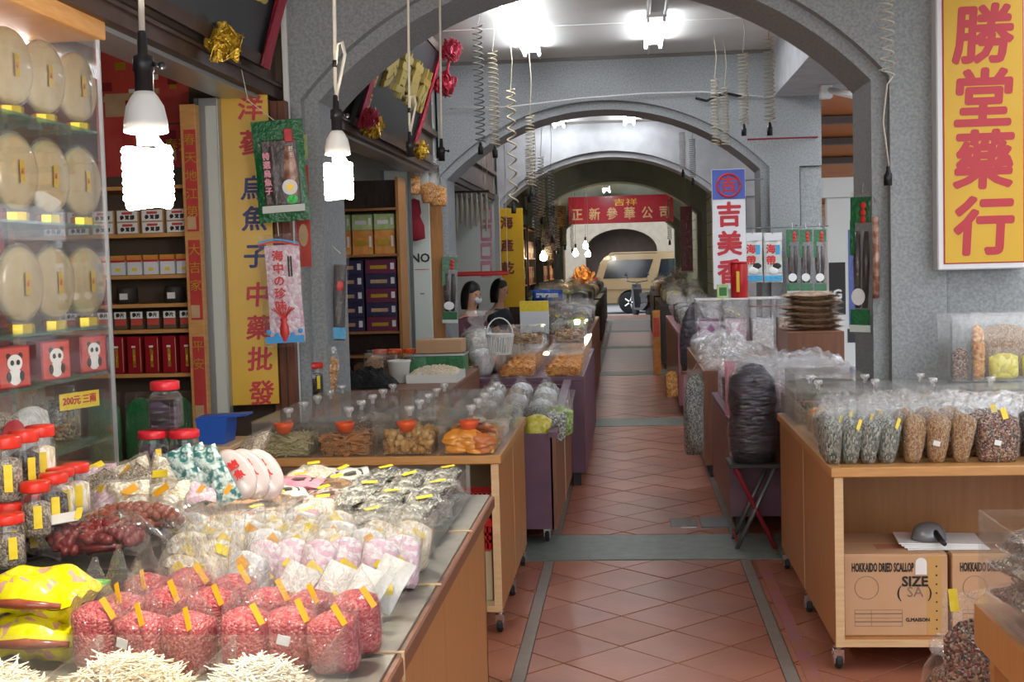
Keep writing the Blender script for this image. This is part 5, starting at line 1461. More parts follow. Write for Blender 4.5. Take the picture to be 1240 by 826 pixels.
for L in range(2):
    for j in range(5):
        for i in range(2):
            k, m, l = pr[(i * 2 + j + L * 3) % 5]
            inn = m if m.startswith('c_') else None
            place(k, (lambda m=m, inn=inn: pack('snack_pack', .14, .15, .035, 140, 'film' if inn else m, 'tag_yellow', (-.1, .25), (.04, .018), inn, None if inn else 'pack_foil')),
                  (-.905 - i * .13 + rng.uniform(-.01, .01), 3.42 + j * .145, ZT + .02 + L * .036 + j * .006 + (.012 if i else 0)), (rng.uniform(.0, .2), rng.uniform(-.1, .1), rng.uniform(-.4, .4)), l + ' lying flat beside the silver fish packs', 'food pack', 'printed packs lying flat')

# ------------------------------------------------------------------ around the second cart
def basket(label, x, y, z):
    r = thing('plastic_basket', label, 'basket', (x, y, z), 0, 'red baskets under the light wooden cart')
    b = MB(); n = 10
    for s in (-1, 1):
        b.box(-.13, .13, s * .10 - .004, s * .10 + .004, .10, .125); b.box(s * .13 - .004, s * .13 + .004, -.1, .1, .10, .125)
    for k in range(13):
        x_ = -.115 + k * .23 / 12
        for s in (-1, 1): b.box(x_ - .006, x_ + .006, s * .088 - .003, s * .088 + .003, .0, .105)
    for k in range(9):
        y_ = -.08 + k * .16 / 8
        for s in (-1, 1): b.box(s * .118 - .003, s * .118 + .003, y_ - .006, y_ + .006, 0, .105)
    b.build('lattice_side', 'plastic_red', r); MB().box(-.12, .12, -.09, .09, 0, .006).build('base', 'plastic_red', r)
    for z_ in (.03, .06): open_box(MB(), -.121, .121, -.091, .091, z_, z_ + .012, .003).build('band', 'plastic_red', r)
def plain_carton(label, x, y, z, w, d, h, m='carton_pale', mark=True):
    r = thing('carton', label, 'box', (x, y, z))
    MB().bev(-w / 2, w / 2, -d / 2, d / 2, 0, h, .003).build('box_body', m, r)
    MB().box(-w / 2 + .002, w / 2 - .002, -.025, .025, h, h + .001).build('tape', 'carton_tape', r)
    if mark:
        g = MB()
        for k in range(4): g.box(w * .1, w * .38, -d / 2 - .0012, -d / 2, h * (.3 + k * .12), h * (.3 + k * .12) + .004); g.box(w * (.1 + k * .09), w * (.1 + k * .09) + .004, -d / 2 - .0012, -d / 2, h * .3, h * .67)
        g.build('printed_grid', 'poster_red', r)
plain_carton('pale carton with a faint red grid inside the light wooden cart', -.72, 5.30, .126, .28, .36, .21)
basket('red lattice basket standing on the pale carton, lower of two', -.70, 5.20, .338)
basket('red lattice basket nested above another red basket', -.70, 5.20, .44)
plain_carton('second pale carton deep inside the light wooden cart', -1.15, 5.32, .126, .36, .3, .26, 'carton', False)
# blue scoop bin on a small stand
r_ = thing('folding_stool', 'small dark stool holding the blue plastic scoop', 'stool', (-1.655, 4.98, 0))
MB().bev(-.09, .09, -.16, .16, .80, .82, .003).build('seat', 'maple_edge', r_)
for a in (-.07, .07):
    for b in (-.13, .13): MB().box(a - .012, a + .012, b - .012, b + .012, 0, .80).build('leg', 'dark_board', r_)
r_ = thing('plastic_scoop', 'blue plastic scoop bin beside the yellow signboard', 'scoop', (-1.655, 4.96, .821))
g = MB(); g.prism([(-.055, 0), (.045, 0), (.06, .105), (-.07, .105)], -.07, .07); g.build('bin', 'plastic_blue', r_)
MB().prism([(-.065, .096), (.13, .108), (.13, .116), (-.065, .108)], -.05, .05).build('lip', 'plastic_blue', r_)
# things along the back of the cart and on the side table
def topped_jar(label, px, Y, z, rad, h, cm, lid='lid_red'):
    place('tj%s%.3f' % (cm, h), lambda: jar(rad, h, cm, lid), (X(px, Y), Y, z), 0, label, 'jar')
topped_jar('dark filled jar with red lid before the reddish wood post', 381, 6.42, .822, .062, .17, 'c_dark') if False else None
riser('narrow plank shelf behind the lidded boxes', -1.60, -1.36, 6.33, 6.56, .86, 0.0, 'brown_board')
topped_jar('dark filled jar with red lid on the plank shelf', 381, 6.44, .861, .058, .165, 'c_dark')
place('foilbag', lambda: bag('foil_bag', .14, .1, .24, .8, 'gusset', 150, 'c_orange', 'film_sheet', None), (X(393, 6.5) + .02, 6.5, .861), .3, 'crumpled clear topped bag behind the red lidded jar', 'bag')
def black_cloth():
    r = thing('black_cloth', 'crumpled black cloth bundle on the narrow side table', 'cloth', (X(446, 7.2), 7.2, .821))
    g = MB(); g.grid(lambda u, v: Vector(((u - .5) * .36 * (1 - .1 * v), (v - .5) * .3, .10 * math.sin(PI * u) ** .6 * math.sin(PI * v) ** .6 * (1 + .6 * noise.noise(Vector((u * 7, v * 7, 3)))) + .004)), 24, 20); g.build('folds', 'cloth_black', r, True)
black_cloth()
r_ = thing('plastic_tub', 'small white plastic tub beside the black cloth', 'tub', (X(485, 7.45), 7.45, .821))
MB().lathe([(.055, 0), (.068, .12), (.072, .122), (.072, .132), (.064, .13), (.05, .01), (0, .01)], 20).build('tub_wall', 'plastic_white', r_, True)
MB().lathe([(.06, .10), (.03, .112), (0, .115)], 14).build('contents', 'c_cream', r_, True)
for k, (px, Y, m, l) in enumerate(((505, 7.6, 'bag_green', 'small green pack beside the white tub'), (455, 7.75, 'c_tan', 'clear bag of tan slices behind the black cloth'), (472, 7.9, 'c_mixed', 'clear bag of reddish pieces behind the white tub'), (458, 8.05, 'box_orange', 'orange labelled bag behind the black cloth'))):
    place('st%d' % k, lambda m=m: bag('snack_bag', .12, .07, .16, .75, 'seal', 160 + k, m, 'film'), (X(px, Y), Y, .821), rnd(-.3, .3), l, 'bag')
for k, px in enumerate((462, 480, 500)):
    topped_jar('orange lidded jar at the back of the side table, %s from the pier' % ('first', 'second', 'third')[k], px, 8.2, .821, .05, .15, 'c_herb', 'plastic_orange')
# shop two display: shelf unit of dark boxes, door frames, panels
def shop_two():
    r = thing('shelf_unit', 'open shelf of stacked dark boxes in the second shop', 'shelf', (X(446, 10.4), 10.55, 0))
    w = .30
    for s in (-1, 1): MB().box(s * w - .012, s * w + .012, -.15, .2, 0, 2.25).build('upright', 'shop_wood', r)
    for z in (.45, .78, .98, 1.62, 2.0): MB().box(-w, w, -.15, .2, z - .02, z).build('shelf_board', 'shop_wood', r)
    MB().box(-w, w, .19, .2, 0, 2.25).build('back_panel', 'dark_wood', r)
shop_two()
xs = X(446, 10.4)
def sbox(m, w, h, m2):
    r = bpy.data.objects.new('gift_box', None); link(r)
    MB().bev(-w / 2, w / 2, -.07, .07, 0, h, .002).build('carton', m, r); MB().box(-w * .34, w * .2, -.0715, -.07, h * .35, h * .6).build('printed_panel', m2, r); MB().box(w * .32, w * .44, -.0715, -.07, h * .3, h * .75).build('sticker', 'label_white', r)
    return r
ordn = ('lowest', 'second', 'third', 'fourth', 'fifth')
for k in range(5):
    for c in range(2):
        m = ('box_navy', 'box_maroon')[(k + c) % 2 if c else 0]
        place('nb' + m, lambda m=m: sbox(m, .26, .118, 'ink_gold' if m == 'box_maroon' else 'poster_tan'), (xs - .14 + c * .28, 10.49, .981 + k * .119), 0, '%s gift box with pale print, %s in its stack on the second shop shelf' % ('navy' if m == 'box_navy' else 'maroon', ordn[k]), 'box', 'dark gift boxes in the second shop')
for c in range(3):
    place('ob', lambda: sbox('box_orange', .17, .20, 'ink_gold'), (xs - .19 + c * .185, 10.5, 1.621), 0, 'orange gift box on the upper shelf of the second shop', 'box', 'orange gift boxes')
    place('lb', lambda: sbox('box_lime', .17, .13, 'label_white'), (xs - .19 + c * .185, 10.5, 1.822), 0, 'pale green box lying on an orange gift box', 'box', 'pale green boxes')
for c in range(4):
    place('nutbag', lambda: bag('snack_bag', .12, .08, .26, .85, 'seal', 170, 'c_tan', 'film', None), (xs - .21 + c * .14, 10.47, .46), 0, 'tall clear bag of tan nuts at the foot of the second shop shelf', 'bag', 'tall tan nut bags', (1, 1, 1.15))
MB().box(-.15, .15, -.10, .10, 0, .02)
def dframe(label, px0, px1, Y, m, z1=2.36, name='door_panel', cat='door', z0=0, t=.04, edge=None):
    a, b = at(px0, 300, Y), at(px1, 300, Y); w = (b.x - a.x) / 2
    r = thing(name, label, cat, ((a.x + b.x) / 2, Y, z0)); MB().bev(-w, w, 0, t, 0, z1 - z0, .003).build('panel', m, r)
    if edge:
        for s in (-1, 1): MB().box(s * w - .015, s * w + .015, -.012, .0, 0, z1 - z0).build('frame_bar', edge, r)
    return r, w, z1 - z0
dframe('aluminium door frame of the second shop with pale glass', 466, 498, 11.1, 'cream_wall', edge='alu_dark')
r_, w_, h_ = dframe('white door panel bearing a sign reading NO', 499, 521, 11.35, 'cream_wall')
text('lettering', 'NO', .11, 'ink_black', r_, (-.01, -.004, at(508, 313, 11.35).z), bold=.003)
MB().box(-w_ * .8, w_ * .8, -.004, -.001, at(508, 326, 11.35).z - .006, at(508, 326, 11.35).z).build('printed_line', 'poster_red', r_)
MB().box(-w_ * .25, w_ * .2, -.004, -.001, at(508, 355, 11.35).z - .012, at(508, 355, 11.35).z).build('printed_line', 'ink_grey', r_)
dframe('brown wood panel between the white door and the second pier', 519, 536, 11.45, 'shop_wood', 2.1)
# corn ear bags hung over the panels, red tasselled ornament, roe pack on the wood panel
for k, (px, py) in enumerate(((500, 222), (521, 232), (531, 236))):
    place('cornbag', lambda: bag('snack_bag', .16, .08, .42, .42, 'tied', 180, 'c_orange', 'film_soft'), at(px, py + 14, 11.2), 0, 'clear bag of yellow red dried pieces hung above the white door', 'bag', 'bags hung over the white door')
r_ = thing('tassel_ornament', 'dark red knotted ornament hanging on the white door panel', 'ornament', at(503, 292, 11.3))
MB().lathe([(.0, 0), (.09, .02), (.085, .14), (.05, .22), (.06, .26), (.05, .36), (0, .38)], 12, sy=.4).build('knot', 'vermilion_cloth', r_, True); MB().lathe([(.03, .38), (.04, .42), (0, .45)], 10).build('bead', 'label_white', r_, True)
MB().tube([(0, 0, .44), (0, .02, .75)], .004, 6).build('loop', 'vermilion_cloth', r_)
place('croe', lambda: clear_roe_pack(), at(545, 350, 11.43), (0, .03, .1), 'green topped dark pack hung on the brown wood panel', 'food pack', None, (1.3, 1, 1.05))

# ------------------------------------------------------------------ goods on the right cart
ZR = .7515
def wall_right():
    r = thing('tray_fence', 'low hazy acrylic wall along the aisle edge of the right cart', 'tray', (.735, 4.60, ZR))
    for k in range(3): MB().box(-.002, .002, k * .52, k * .52 + .51, 0, .10).build('panel', 'acrylic_hazy', r)
    for x in (.28, .56, .98): MB().box(x, x + .004, .02, .5, 0, .09).build('divider', 'acrylic_hazy', r)
    for k in range(4): MB().box(-.006, .006, k * .515, k * .515 + .01, 0, .104).build('corner_post', 'acrylic', r)
wall_right()
def fbag(v): return lambda: bag('fish_bag', .084, .08, .25, .62, 'gusset', 200 + v, 'c_fish', 'film', 'tag_yellow' if v else None, (.15, .6), (.012, .04), .4, False, .05)
def tbag(v): return lambda: bag('snack_bag', .092, .085, .25, .68, 'gusset', 210 + v, ('c_tan', 'c_tan_b')[v], 'film', None, (.1, .5), (.02, .02), 0, v == 1, .05)
rw = ('front row', 'second row', 'third row', 'fourth row')
for j, Y in enumerate((4.66, 4.78, 4.90)):
    for k, px in enumerate((1007, 1028, 1050, 1072)):
        v = (k + j) % 2
        place('fb%d' % v, fbag(v), (X(px, 4.66) + j * .006, Y, ZR), (rnd(-.04, .1), rnd(-.08, .1), rnd(-.3, .3)), 'silvery dried fish bag, %s of the right cart, %s from the aisle' % (rw[j], NTH[k]), 'bag', 'silvery fish bags on the right cart')
    for k, px in enumerate((1103, 1133, 1163)):
        v = (k + j) % 2
        place('tb%d' % v, tbag(v), (X(px, 4.66) + j * .006, Y, ZR), (rnd(-.04, .1), rnd(-.05, .12), rnd(-.3, .3)), 'tan dried shred bag, %s of the right cart, %s from the fish bags' % (rw[j], NTH[k]), 'bag', 'tan shred bags on the right cart')
def mbag(cm, s): return lambda: bag('snack_bag', .155, .08, .24, .72, 'seal', s, cm, 'film', 'tag_yellow', (.1, .72), (.02, .04), -.2, True, .05)
for j, Y in enumerate((4.66, 4.79)):
    place('mb', mbag('c_mixed', 221), (X(1208, 4.66), Y, ZR), (0, 0, rnd(-.1, .1)), 'wide clear bag of reddish brown mixed pieces, ' + rw[j], 'bag', 'wide mixed bags on the right cart')
    place('db', mbag('c_dark', 222), (X(1208, 4.66) + .18, Y, ZR), (0, 0, rnd(-.1, .1)), 'wide clear bag of black pieces beside the mixed bags, ' + rw[j], 'bag', 'wide black bags on the right cart')
    place('mb', mbag('c_mixed', 221), (X(1208, 4.66) + .36, Y, ZR), (0, 0, .1), 'wide clear bag of mixed pieces past the black bags, ' + rw[j], 'bag', 'far wide mixed bags on the right cart')
def obag(v): return lambda: bag('snack_bag', .10, .08, .17, .6, 'peak', 230 + v, ('c_orange', 'c_cream', 'c_mixed', 'c_green')[v], 'film', 'tag_yellow', (.1, .5), (.015, .04), .4, False, .06)
nmo = ('orange', 'cream', 'reddish', 'green yellow')
for j in range(5):
    for i in range(4):
        v = (i + j * 3) % 4 if (i < 2) else (1, 0, 1, 2)[(i + j) % 4]
        if i > 1 and j < 1: continue
        place('ob%d' % v, obag(v), (.80 + i * .112, 5.06 + j * .115 - (.0 if i > 1 else .0), ZR), (rnd(-.1, .1), rnd(-.1, .1), rnd(-.5, .5)), 'small clear bag of %s snacks behind the fish bags' % nmo[v], 'bag', 'small snack bags on the right cart')
for j in range(3):
    for i in range(4):
        place('gbw', lambda: bag('snack_bag', .15, .09, .17, .55, 'seal', 240, 'c_white', 'film_sheet', None), (1.26 + i * .175, 5.0 + j * .14, ZR), rnd(-.2, .2), 'clear topped bag of white pieces under the plastic sheets', 'bag', 'white bags under the plastic sheets')
bf = ['herb', 'mixed', 'fish', 'brown', 'pale']
for j, Y in enumerate((5.83, 6.075)):
    for i in range(5):
        f = bf[(i + j) % 5]
        place('lb_' + f, lambda f=f: lidded_box(.245, .24, .15, f, .45), (.845 + i * .253, Y, ZR), 0, 'lidded box of %s at the back of the right cart, %s row' % (word[f], ('nearer', 'farther')[j]), 'box', 'lidded boxes on the right cart')
def sheet_obj(label, x, y, z, w, d, h, seed, m='film_sheet', rz=0, wrap=.0, cat='plastic sheet'):
    r = thing('plastic_sheet', label, cat, (x, y, z), rz)
    def fn(u, v):
        q = noise.noise(Vector((u * 4 + seed, v * 4, 2))) * .5 + noise.noise(Vector((u * 10 + seed, v * 9, 5))) * .28 + noise.noise(Vector((u * 22, v * 20 + seed, 8))) * .12
        e = math.sin(PI * min(1, max(0, u))) ** .35 * math.sin(PI * min(1, max(0, v))) ** .35
        return Vector(((u - .5) * w, (v - .5) * d, max(.003, h * e * (.62 + q))))
    MB().grid(fn, 30, 26).build('crumpled_film', m, r, True)
    return r
sheet_obj('crumpled clear sheet over the bags in the middle of the right cart', 1.42, 5.30, ZR + .10, .95, .62, .10, 3)
sheet_obj('small clear sheet behind the tan bags on the right cart', 1.12, 5.12, ZR + .155, .5, .34, .07, 6)
def tall_case():
    r = thing('clear_case', 'tall clear acrylic case of yellow packs against the pier', 'case', (1.70, 6.14, ZR + .155))
    open_box(MB(), -.22, .28, -.14, .14, 0, .30).build('walls', 'acrylic', r); MB().bev(-.225, .285, -.145, .145, .30, .308, .002).build('lid', 'acrylic', r)
tall_case()
for k, (x, m, l, w, h) in enumerate(((1.53, 'c_mixed', 'dark reddish', .08, .15), (1.615, 'c_orange', 'orange', .06, .26), (1.73, 'c_yellow', 'bright yellow', .14, .12), (1.87, 'c_yellow', 'bright yellow', .12, .12))):
    place('case%d' % k, lambda m=m, w=w, h=h: bag('snack_bag', w, .06, h * 1.2, .8, 'seal', 250 + k, m, 'film'), (x, 6.08, ZR + .159), rnd(-.1, .1), '%s bag standing inside the tall clear case%s' % (l, ', against the wall end' if k == 3 else ''), 'bag')
place('case_tan', lambda: bag('snack_bag', .28, .07, .30, .8, 'seal', 256, 'c_tan', 'film_soft'), (1.76, 6.19, ZR + .159), 0, 'large tan bag at the back of the tall clear case', 'bag')

# ---- cartons, papers and ladle on the shelf below
def scallop_carton(label, x, y, z, w=.365, h=.295, d=.36, full=True):
    r = thing('carton', label, 'box', (x, y, z), 0); f = -d / 2
    MB().bev(-w / 2, w / 2, f, d / 2, 0, h, .003).build('box_body', 'carton', r)
    for s in (-1, 1): MB().box(-w / 2 + .002, w / 2 - .002, min(s * .002, s * d / 2 * .98), max(s * .002, s * d / 2 * .98), h, h + .004).build('flap', 'carton', r)
    MB().box(-.05, .08, -.1, -.02, h + .004, h + .0046).build('red_stain', 'carton_red', r)
    MB().box(w * .30, w * .44, f - .0008, f, .004, h - .004).build('tape', 'carton_tape', r)
    T = lambda n, s, sz, m, x_, z_, **k: text(n, s, sz, m, r, (x_ * w, f - .0012, z_ * h), **k)
    T('lettering', 'HOKKAIDO DRIED SCALLOP', .044, 'ink_black', -.125, .845, bold=.0016, sx=.385)
    MB().box(w * .19, w * .30, f - .002, f - .001, h * .76, h * .90).build('white_card', 'label_white', r)
    MB().lathe([(w * .055, 0), (w * .055, .001), (0, .001)], 14, (w * .245, f - .0022, h * .90), Matrix.Rotation(PI / 2, 3, 'X')).build('card_top', 'label_white', r)
    T('lettering', 'SIZE', .05, 'ink_black', .185, .67, bold=.0016)
    T('lettering', 'SA', .052, 'ink_grey', .185, .54)
    T('lettering', '(', .06, 'ink_black', .03, .54); T('lettering', ')', .06, 'ink_black', .33, .54)
    T('lettering', 'G.MAISON', .018, 'ink_black', .21, .20, bold=.0006)
    g = MB(); g.tube([(.042 * math.cos(2 * PI * i / 20), f - .001, .042 * math.sin(2 * PI * i / 20)) for i in range(21)], .0009, 4); g.build('printed_stamp', 'ink_grey', r, loc=(-.28 * w, 0, .60 * h))
    g = MB()
    for k in range(5): g.box(-.40 * w, .06 * w, f - .001, f, h * (.12 + k * .05), h * (.12 + k * .05) + (.0012 if k not in (1, 3) else .004))
    for q in (-.40, -.24, .06): g.box(q * w, q * w + .0012, f - .001, f, h * .12, h * .32)
    g.build('printed_table', 'ink_grey', r)
    g = MB()
    for k in range(8): g.box(w * .385, w * .40, f - .0016, f - .0008, h * (.08 + k * .11), h * (.10 + k * .11))
    g.build('printed_marks', 'ink_black', r)
scallop_carton('brown scallop carton printed SIZE standing beside the shelf upright', .935, 4.80, .126)
scallop_carton('brown scallop carton half hidden behind the clear nut jar', 1.315, 4.80, .126)
r_ = thing('paper_stack', 'stack of white papers lying on the scallop cartons', 'papers', (1.13, 4.78, .427), (0, 0, -.06))
for k in range(4): MB().box(-.14 - .006 * k, .15 - .004 * k, -.11 + .006 * k, .10, k * .005, k * .005 + .0045).build('sheet', ('paper', 'label_white')[k % 2], r_, rot=(0, 0, .03 * (2 - k)))
r_ = thing('ladle', 'grey metal ladle bowl upside down on the white papers', 'ladle', (1.085, 4.76, .448))
MB().lathe([(.062, 0), (.061, .02), (.052, .042), (.034, .056), (0, .062), (0, .058), (.03, .052), (.048, .04), (.058, .002)], 26).build('bowl', 'steel_grey', r_, True)
MB().tube([(.012, -.045, .034), (.022, -.085, .014), (.028, -.12, .007)], [.012, .011, .008], 10).build('handle', 'plastic_black', r_, True)

# ---- near right counter: hazy tray of mixed bags, side bag, floor jar
def near_tray():
    r = thing('clear_case', 'hazy open acrylic tray of mixed bags on the near right counter', 'case', (1.0, 2.55, .7425))
    open_box(MB(), -.262, .3, -.35, .235, 0, .205, .005).build('walls', 'acrylic', r)
    MB().box(-.264, -.258, -.1, .1, .02, .03).build('hinge_strip', 'acrylic', r)
near_tray()
for j in range(3):
    for i in range(3):
        for L in range(3):
            v = (i + j + L) % 2
            place('nt%d' % v, (lambda v=v: pack('snack_pack', .14, .17, .06, 260 + v, 'film', 'tag_yellow', (.1, .2), (.05, .016), ('c_mixed', 'c_silver')[v])), (.83 + i * .14, 2.36 + j * .16, .785 + L * .055), (rnd(-.3, .4), rnd(-.3, .3), rnd(-.6, .6)), 'clear pack of %s in the hazy near tray, %s layer' % (('reddish mixed pieces', 'silvery pieces')[v], ('bottom', 'middle', 'top')[L]), 'food pack', 'packs in the hazy near tray')
place('sidebag', lambda: bag('snack_bag', .13, .05, .34, .8, 'seal', 270, 'c_mixed', 'film', 'tag_yellow', (-.35, .95), (.02, .05), 0), (.755, 2.90, .40), (0, 0, .1), 'long clear bag hooked on the end of the near right counter', 'bag')
def nut_jar():
    r = thing('nut_jar', 'large round clear jar of mixed nuts standing on the floor', 'jar', (.905, 3.62, 0.001))
    MB().lathe([(.08, 0), (.10, .02), (.105, .28), (.095, .33), (.075, .36), (.075, .38)], 24).build('jar_wall', 'jar_plastic', r, True)
    MB().lathe([(.075, .006), (.094, .025), (.098, .27), (.07, .32), (0, .33)], 20).build('contents', 'c_mixed', r, True)
    MB().lathe([(.08, .38), (.08, .405), (.07, .415), (0, .418)], 22).build('lid', 'jar_plastic', r, True)
nut_jar()

# ------------------------------------------------------------------ right side between the carts and the second pier
r_ = thing('folding_stool', 'folding stool with reddish legs under the big seaweed bag', 'stool', (.63, 6.70, 0))
MB().bev(-.13, .13, -.13, .13, .42, .44, .003).build('seat', 'dark_board', r_)
for s in (-1, 1):
    MB().tube([(-.10, s * .12, .42), (.10, s * .12, .0)], .012, 8).build('leg', 'vermilion_cloth', r_, True); MB().tube([(.10, s * .12, .42), (-.10, s * .12, .0)], .012, 8).build('leg', 'alu_dark', r_, True)
MB().tube([(-.10, -.12, .05), (-.10, .12, .05)], .008, 8).build('stretcher', 'vermilion_cloth', r_, True)
place('seaweed', lambda: bag('seaweed_bag', .25, .22, .56, .9, 'block', 300, 'c_seaweed', 'film', None, crumple=.13), (.635, 6.70, .441), .1, 'large clear bag of dark purple seaweed sheets on a stool', 'bag')
def hung_fish():
    r = bag('fish_bag', .135, .12, .58, .93, 'seal', 305, 'c_fish', 'film', None, crumple=.04)
    MB().tube([(0, 0, .57), (.03, .0, .62), (.10, 0, .63)], .003, 6).build('hook', 'chrome', r)
    return r
place('hfish', hung_fish, (.425, 8.72, .175), .15, 'long clear bag of silvery small fish hooked on the table side', 'bag')
fl = ('c_white', 'c_pinkwhite', 'c_tan', 'c_mixed')
for j in range(6):
    for i in range(4):
        v = (i + j) % 4
        place('r2_%d' % v, (lambda v=v: bag('snack_bag', .13, .09, .24, .72, 'seal', 310 + v, fl[v], 'film', 'tag_yellow' if v == 2 else None)), (.62 + i * .17, 7.12 + j * .215, .632), rnd(-.4, .4), 'clear bag of %s pieces on the low purple table' % ('white', 'pinkish', 'tan', 'reddish')[v], 'bag', 'bags on the low purple table')
place('pinksleeve', lambda: pack('sleeve_pack', .06, .30, .03, 318, 'pack_pink'), (.545, 7.02, .79), (PI / 2, 0, .2), 'tall pink sleeve pack standing at the table corner', 'food pack')
sheet_obj('crumpled clear sheet draped over the low purple table', .98, 7.75, .80, .80, 1.2, .12, 12)
# table three: white plastic, crates, brown packs
riser('wooden crate raising the brown mushroom packs', 1.10, 1.48, 8.95, 9.6, .98, .741, 'brown_board')
for k in range(6):
    place('mush', lambda: pack('mushroom_pack', .42, .32, .055, 320, 'film', None, (0, 0), (.03, .02), 'c_brown'), (1.29 + rnd(-.02, .02), 9.22, 1.01 + k * .043), (0, 0, rnd(-.12, .12)), 'flat clear pack of brown mushrooms, %s of its stack' % ('lowest', 'second', 'third', 'fourth', 'fifth', 'topmost')[k], 'food pack', 'stacked mushroom packs')
sheet_obj('heap of white crumpled plastic sheets on the brown table', .80, 9.15, .745, .58, .75, .22, 21)
sheet_obj('second heap of white crumpled plastic beside the mushroom packs', 1.2, 8.92, .745, .55, .3, .17, 23)
sheet_obj('loose clear plastic sheet hanging by the mushroom packs', .72, 9.75, .745, .44, .5, .26, 25)
def dark_tray(label, x, y, z, w, d):
    r = thing('clear_case', label, 'case', (x, y, z)); open_box(MB(), -w / 2, w / 2, -d / 2, d / 2, 0, .13).build('walls', 'acrylic_hazy', r); mound(w - .02, d - .02, .08, 3).build('contents', 'c_dark', r, True, loc=(0, 0, .004))
    MB().bev(-w / 2 - .004, w / 2 + .004, -d / 2 - .004, d / 2 + .004, .13, .136, .001).build('lid', 'acrylic', r)
riser('brown plank stand behind the right cart', .80, 1.18, 6.42, 6.88, .78, 0.0, 'brown_board')
dark_tray('clear lidded tray of dark pieces behind the right cart', .99, 6.65, .781, .34, .4)
def bin_row():
    for k in range(4):
        r = thing('storage_bin', 'pale translucent bin on the brown table, %s from the aisle' % ('first', 'second', 'third', 'fourth')[k], 'bin', (.66 + k * .22, 10.75, .741), 0, 'pale translucent bins')
        g = MB(); g.prism([(-.095, 0), (.095, 0), (.105, .42), (-.105, .42)], -.15, .15); g.build('bin_wall', 'film_sheet', r)
        MB().bev(-.085, .085, -.13, .13, .01, .26, .004).build('contents', ('purple_pack', 'c_pinkwhite', 'c_white', 'c_tan')[k], r); MB().bev(-.108, .108, -.155, .155, .42, .435, .003).build('lid', 'pack_white', r)
bin_row()
r_ = thing('tea_can', 'tall red can with gold print standing on a pale bin', 'can', (.92, 10.70, 1.176))
MB().lathe([(.07, 0), (.072, .004), (.072, .27), (.068, .276), (.068, .285), (0, .285)], 22).build('can_body', 'can_red', r_, True)
MB().lathe([(.074, .285), (.074, .30), (0, .302)], 22).build('lid', 'lid_dark_red', r_, True); MB().box(-.03, -.005, -.075, -.071, .05, .22).build('printed_panel', 'ink_gold', r_)
r_ = thing('small_box', 'small lime green box beside the tall red can', 'box', (.78, 10.68, 1.176)); MB().bev(-.045, .045, -.03, .03, 0, .115, .002).build('carton', 'box_lime', r_); MB().box(-.03, .03, -.0308, -.03, .02, .09).build('printed_panel', 'leaf_green', r_)
for k in range(3): place('plasfl', lambda: bag('snack_bag', .18, .12, .22, .5, 'tied', 330, 'c_white', 'film_sheet'), (.60 + k * .11, 10.3 - k * .1, .742), rnd(0, 1), 'puffed clear bag with gathered neck below the signboard', 'bag', 'puffed clear bags', 1.2)
# packs hung on the second pier
def rail():
    r = thing('hanging_rail', 'thin metal rail across the stone pier carrying hung packs', 'rail', at(925, 276, 11.44))
    L = at(1003, 276, 11.44).x - at(897, 276, 11.44).x
    MB().tube([(-.25, 0, 0), (L - .2, 0, 0)], .006, 8).build('rod', 'alu_dark', r, True)
    for x in (.0, .3): MB().tube([(x, 0, 0), (x, .16, .02)], .006, 6).build('bracket', 'alu_dark', r)
rail()
def blue_pack():
    r = bpy.data.objects.new('food_pack', None); link(r); w, h = .165, .44
    g = pillow_mesh(w, h, .03, 340, 6, 10, .06); g.v = [(x, -z, y) for x, y, z in g.v]; g.build('pouch', 'pack_white', r, True)
    MB().box(-w * .46, w * .46, -.02, -.014, -h * .47, -h * .36).build('blue_band', 'pack_blue', r); MB().box(-w * .45, w * .45, -.02, -.014, h * .34, h * .47).build('header_card', 'box_white', r)
    MB().box(-w * .38, w * .38, -.021, -.016, -h * .30, h * .26).build('picture_panel', 'cream_wall', r); MB().box(w * .12, w * .36, -.0225, -.02, h * .06, h * .25).build('blue_patch', 'pack_blue', r)
    for k, ch in enumerate('海帶'): text('character', ch, .085, 'squid_red', r, (-.02, -.024, h * .16 - k * .10), bold=.003)
    MB().ball((0, -.018, -h * .26), (.045, .012, .035), 10, 6).build('round_label', 'label_white', r); MB().ball((.03, -.018, -h * .17), (.04, .01, .03), 10, 6).build('dark_print', 'ink_black', r)
    MB().tube([(0, 0, h / 2 - .01), (0, 0, h / 2 + .035)], .003, 6).build('hook', 'chrome', r)
    return r
for k, px in enumerate((912, 936)): place('bluep', blue_pack, at(px, 312, 11.43), 0, 'white and blue pack with red characters, %s from the signboard' % ('first', 'second')[k], 'food pack', 'blue and white hung packs')
for k, px in enumerate((960, 976, 993)): place('croe', None, at(px, 316, 11.42), 0, 'green topped clear pack hung on the pier, %s from the blue packs' % ('first', 'second', 'third')[k], 'food pack', 'green packs hung on the pier', 1.0)
place('croe', None, (1.165, 6.5, at(1046, 318, 6.5).z), (0, .02, -.6), 'long green roe pack hanging against the inner face of the front pier', 'food pack', None, (1.0, 1, 1.18))
def sausage_pack():
    r = bpy.data.objects.new('sausage_pack', None); link(r)
    g = pillow_mesh(.06, .56, .035, 350, 6, 14, .08); g.v = [(x, -z, y) for x, y, z in g.v]; g.build('plastic_wrap', 'film', r, True)
    MB().tube([(0, -.004, .2), (.004, -.004, 0), (0, -.004, -.2)], .018, 8).build('contents', 'sausage_brown', r, True)
    MB().tube([(0, 0, .27), (0, .03, .31)], .002, 6).build('hook', 'chrome', r)
    return r
place('ssg', sausage_pack, at(1060, 312, 6.41), 0, 'slim brown sausage pack hung beside the long green pack', 'food pack')

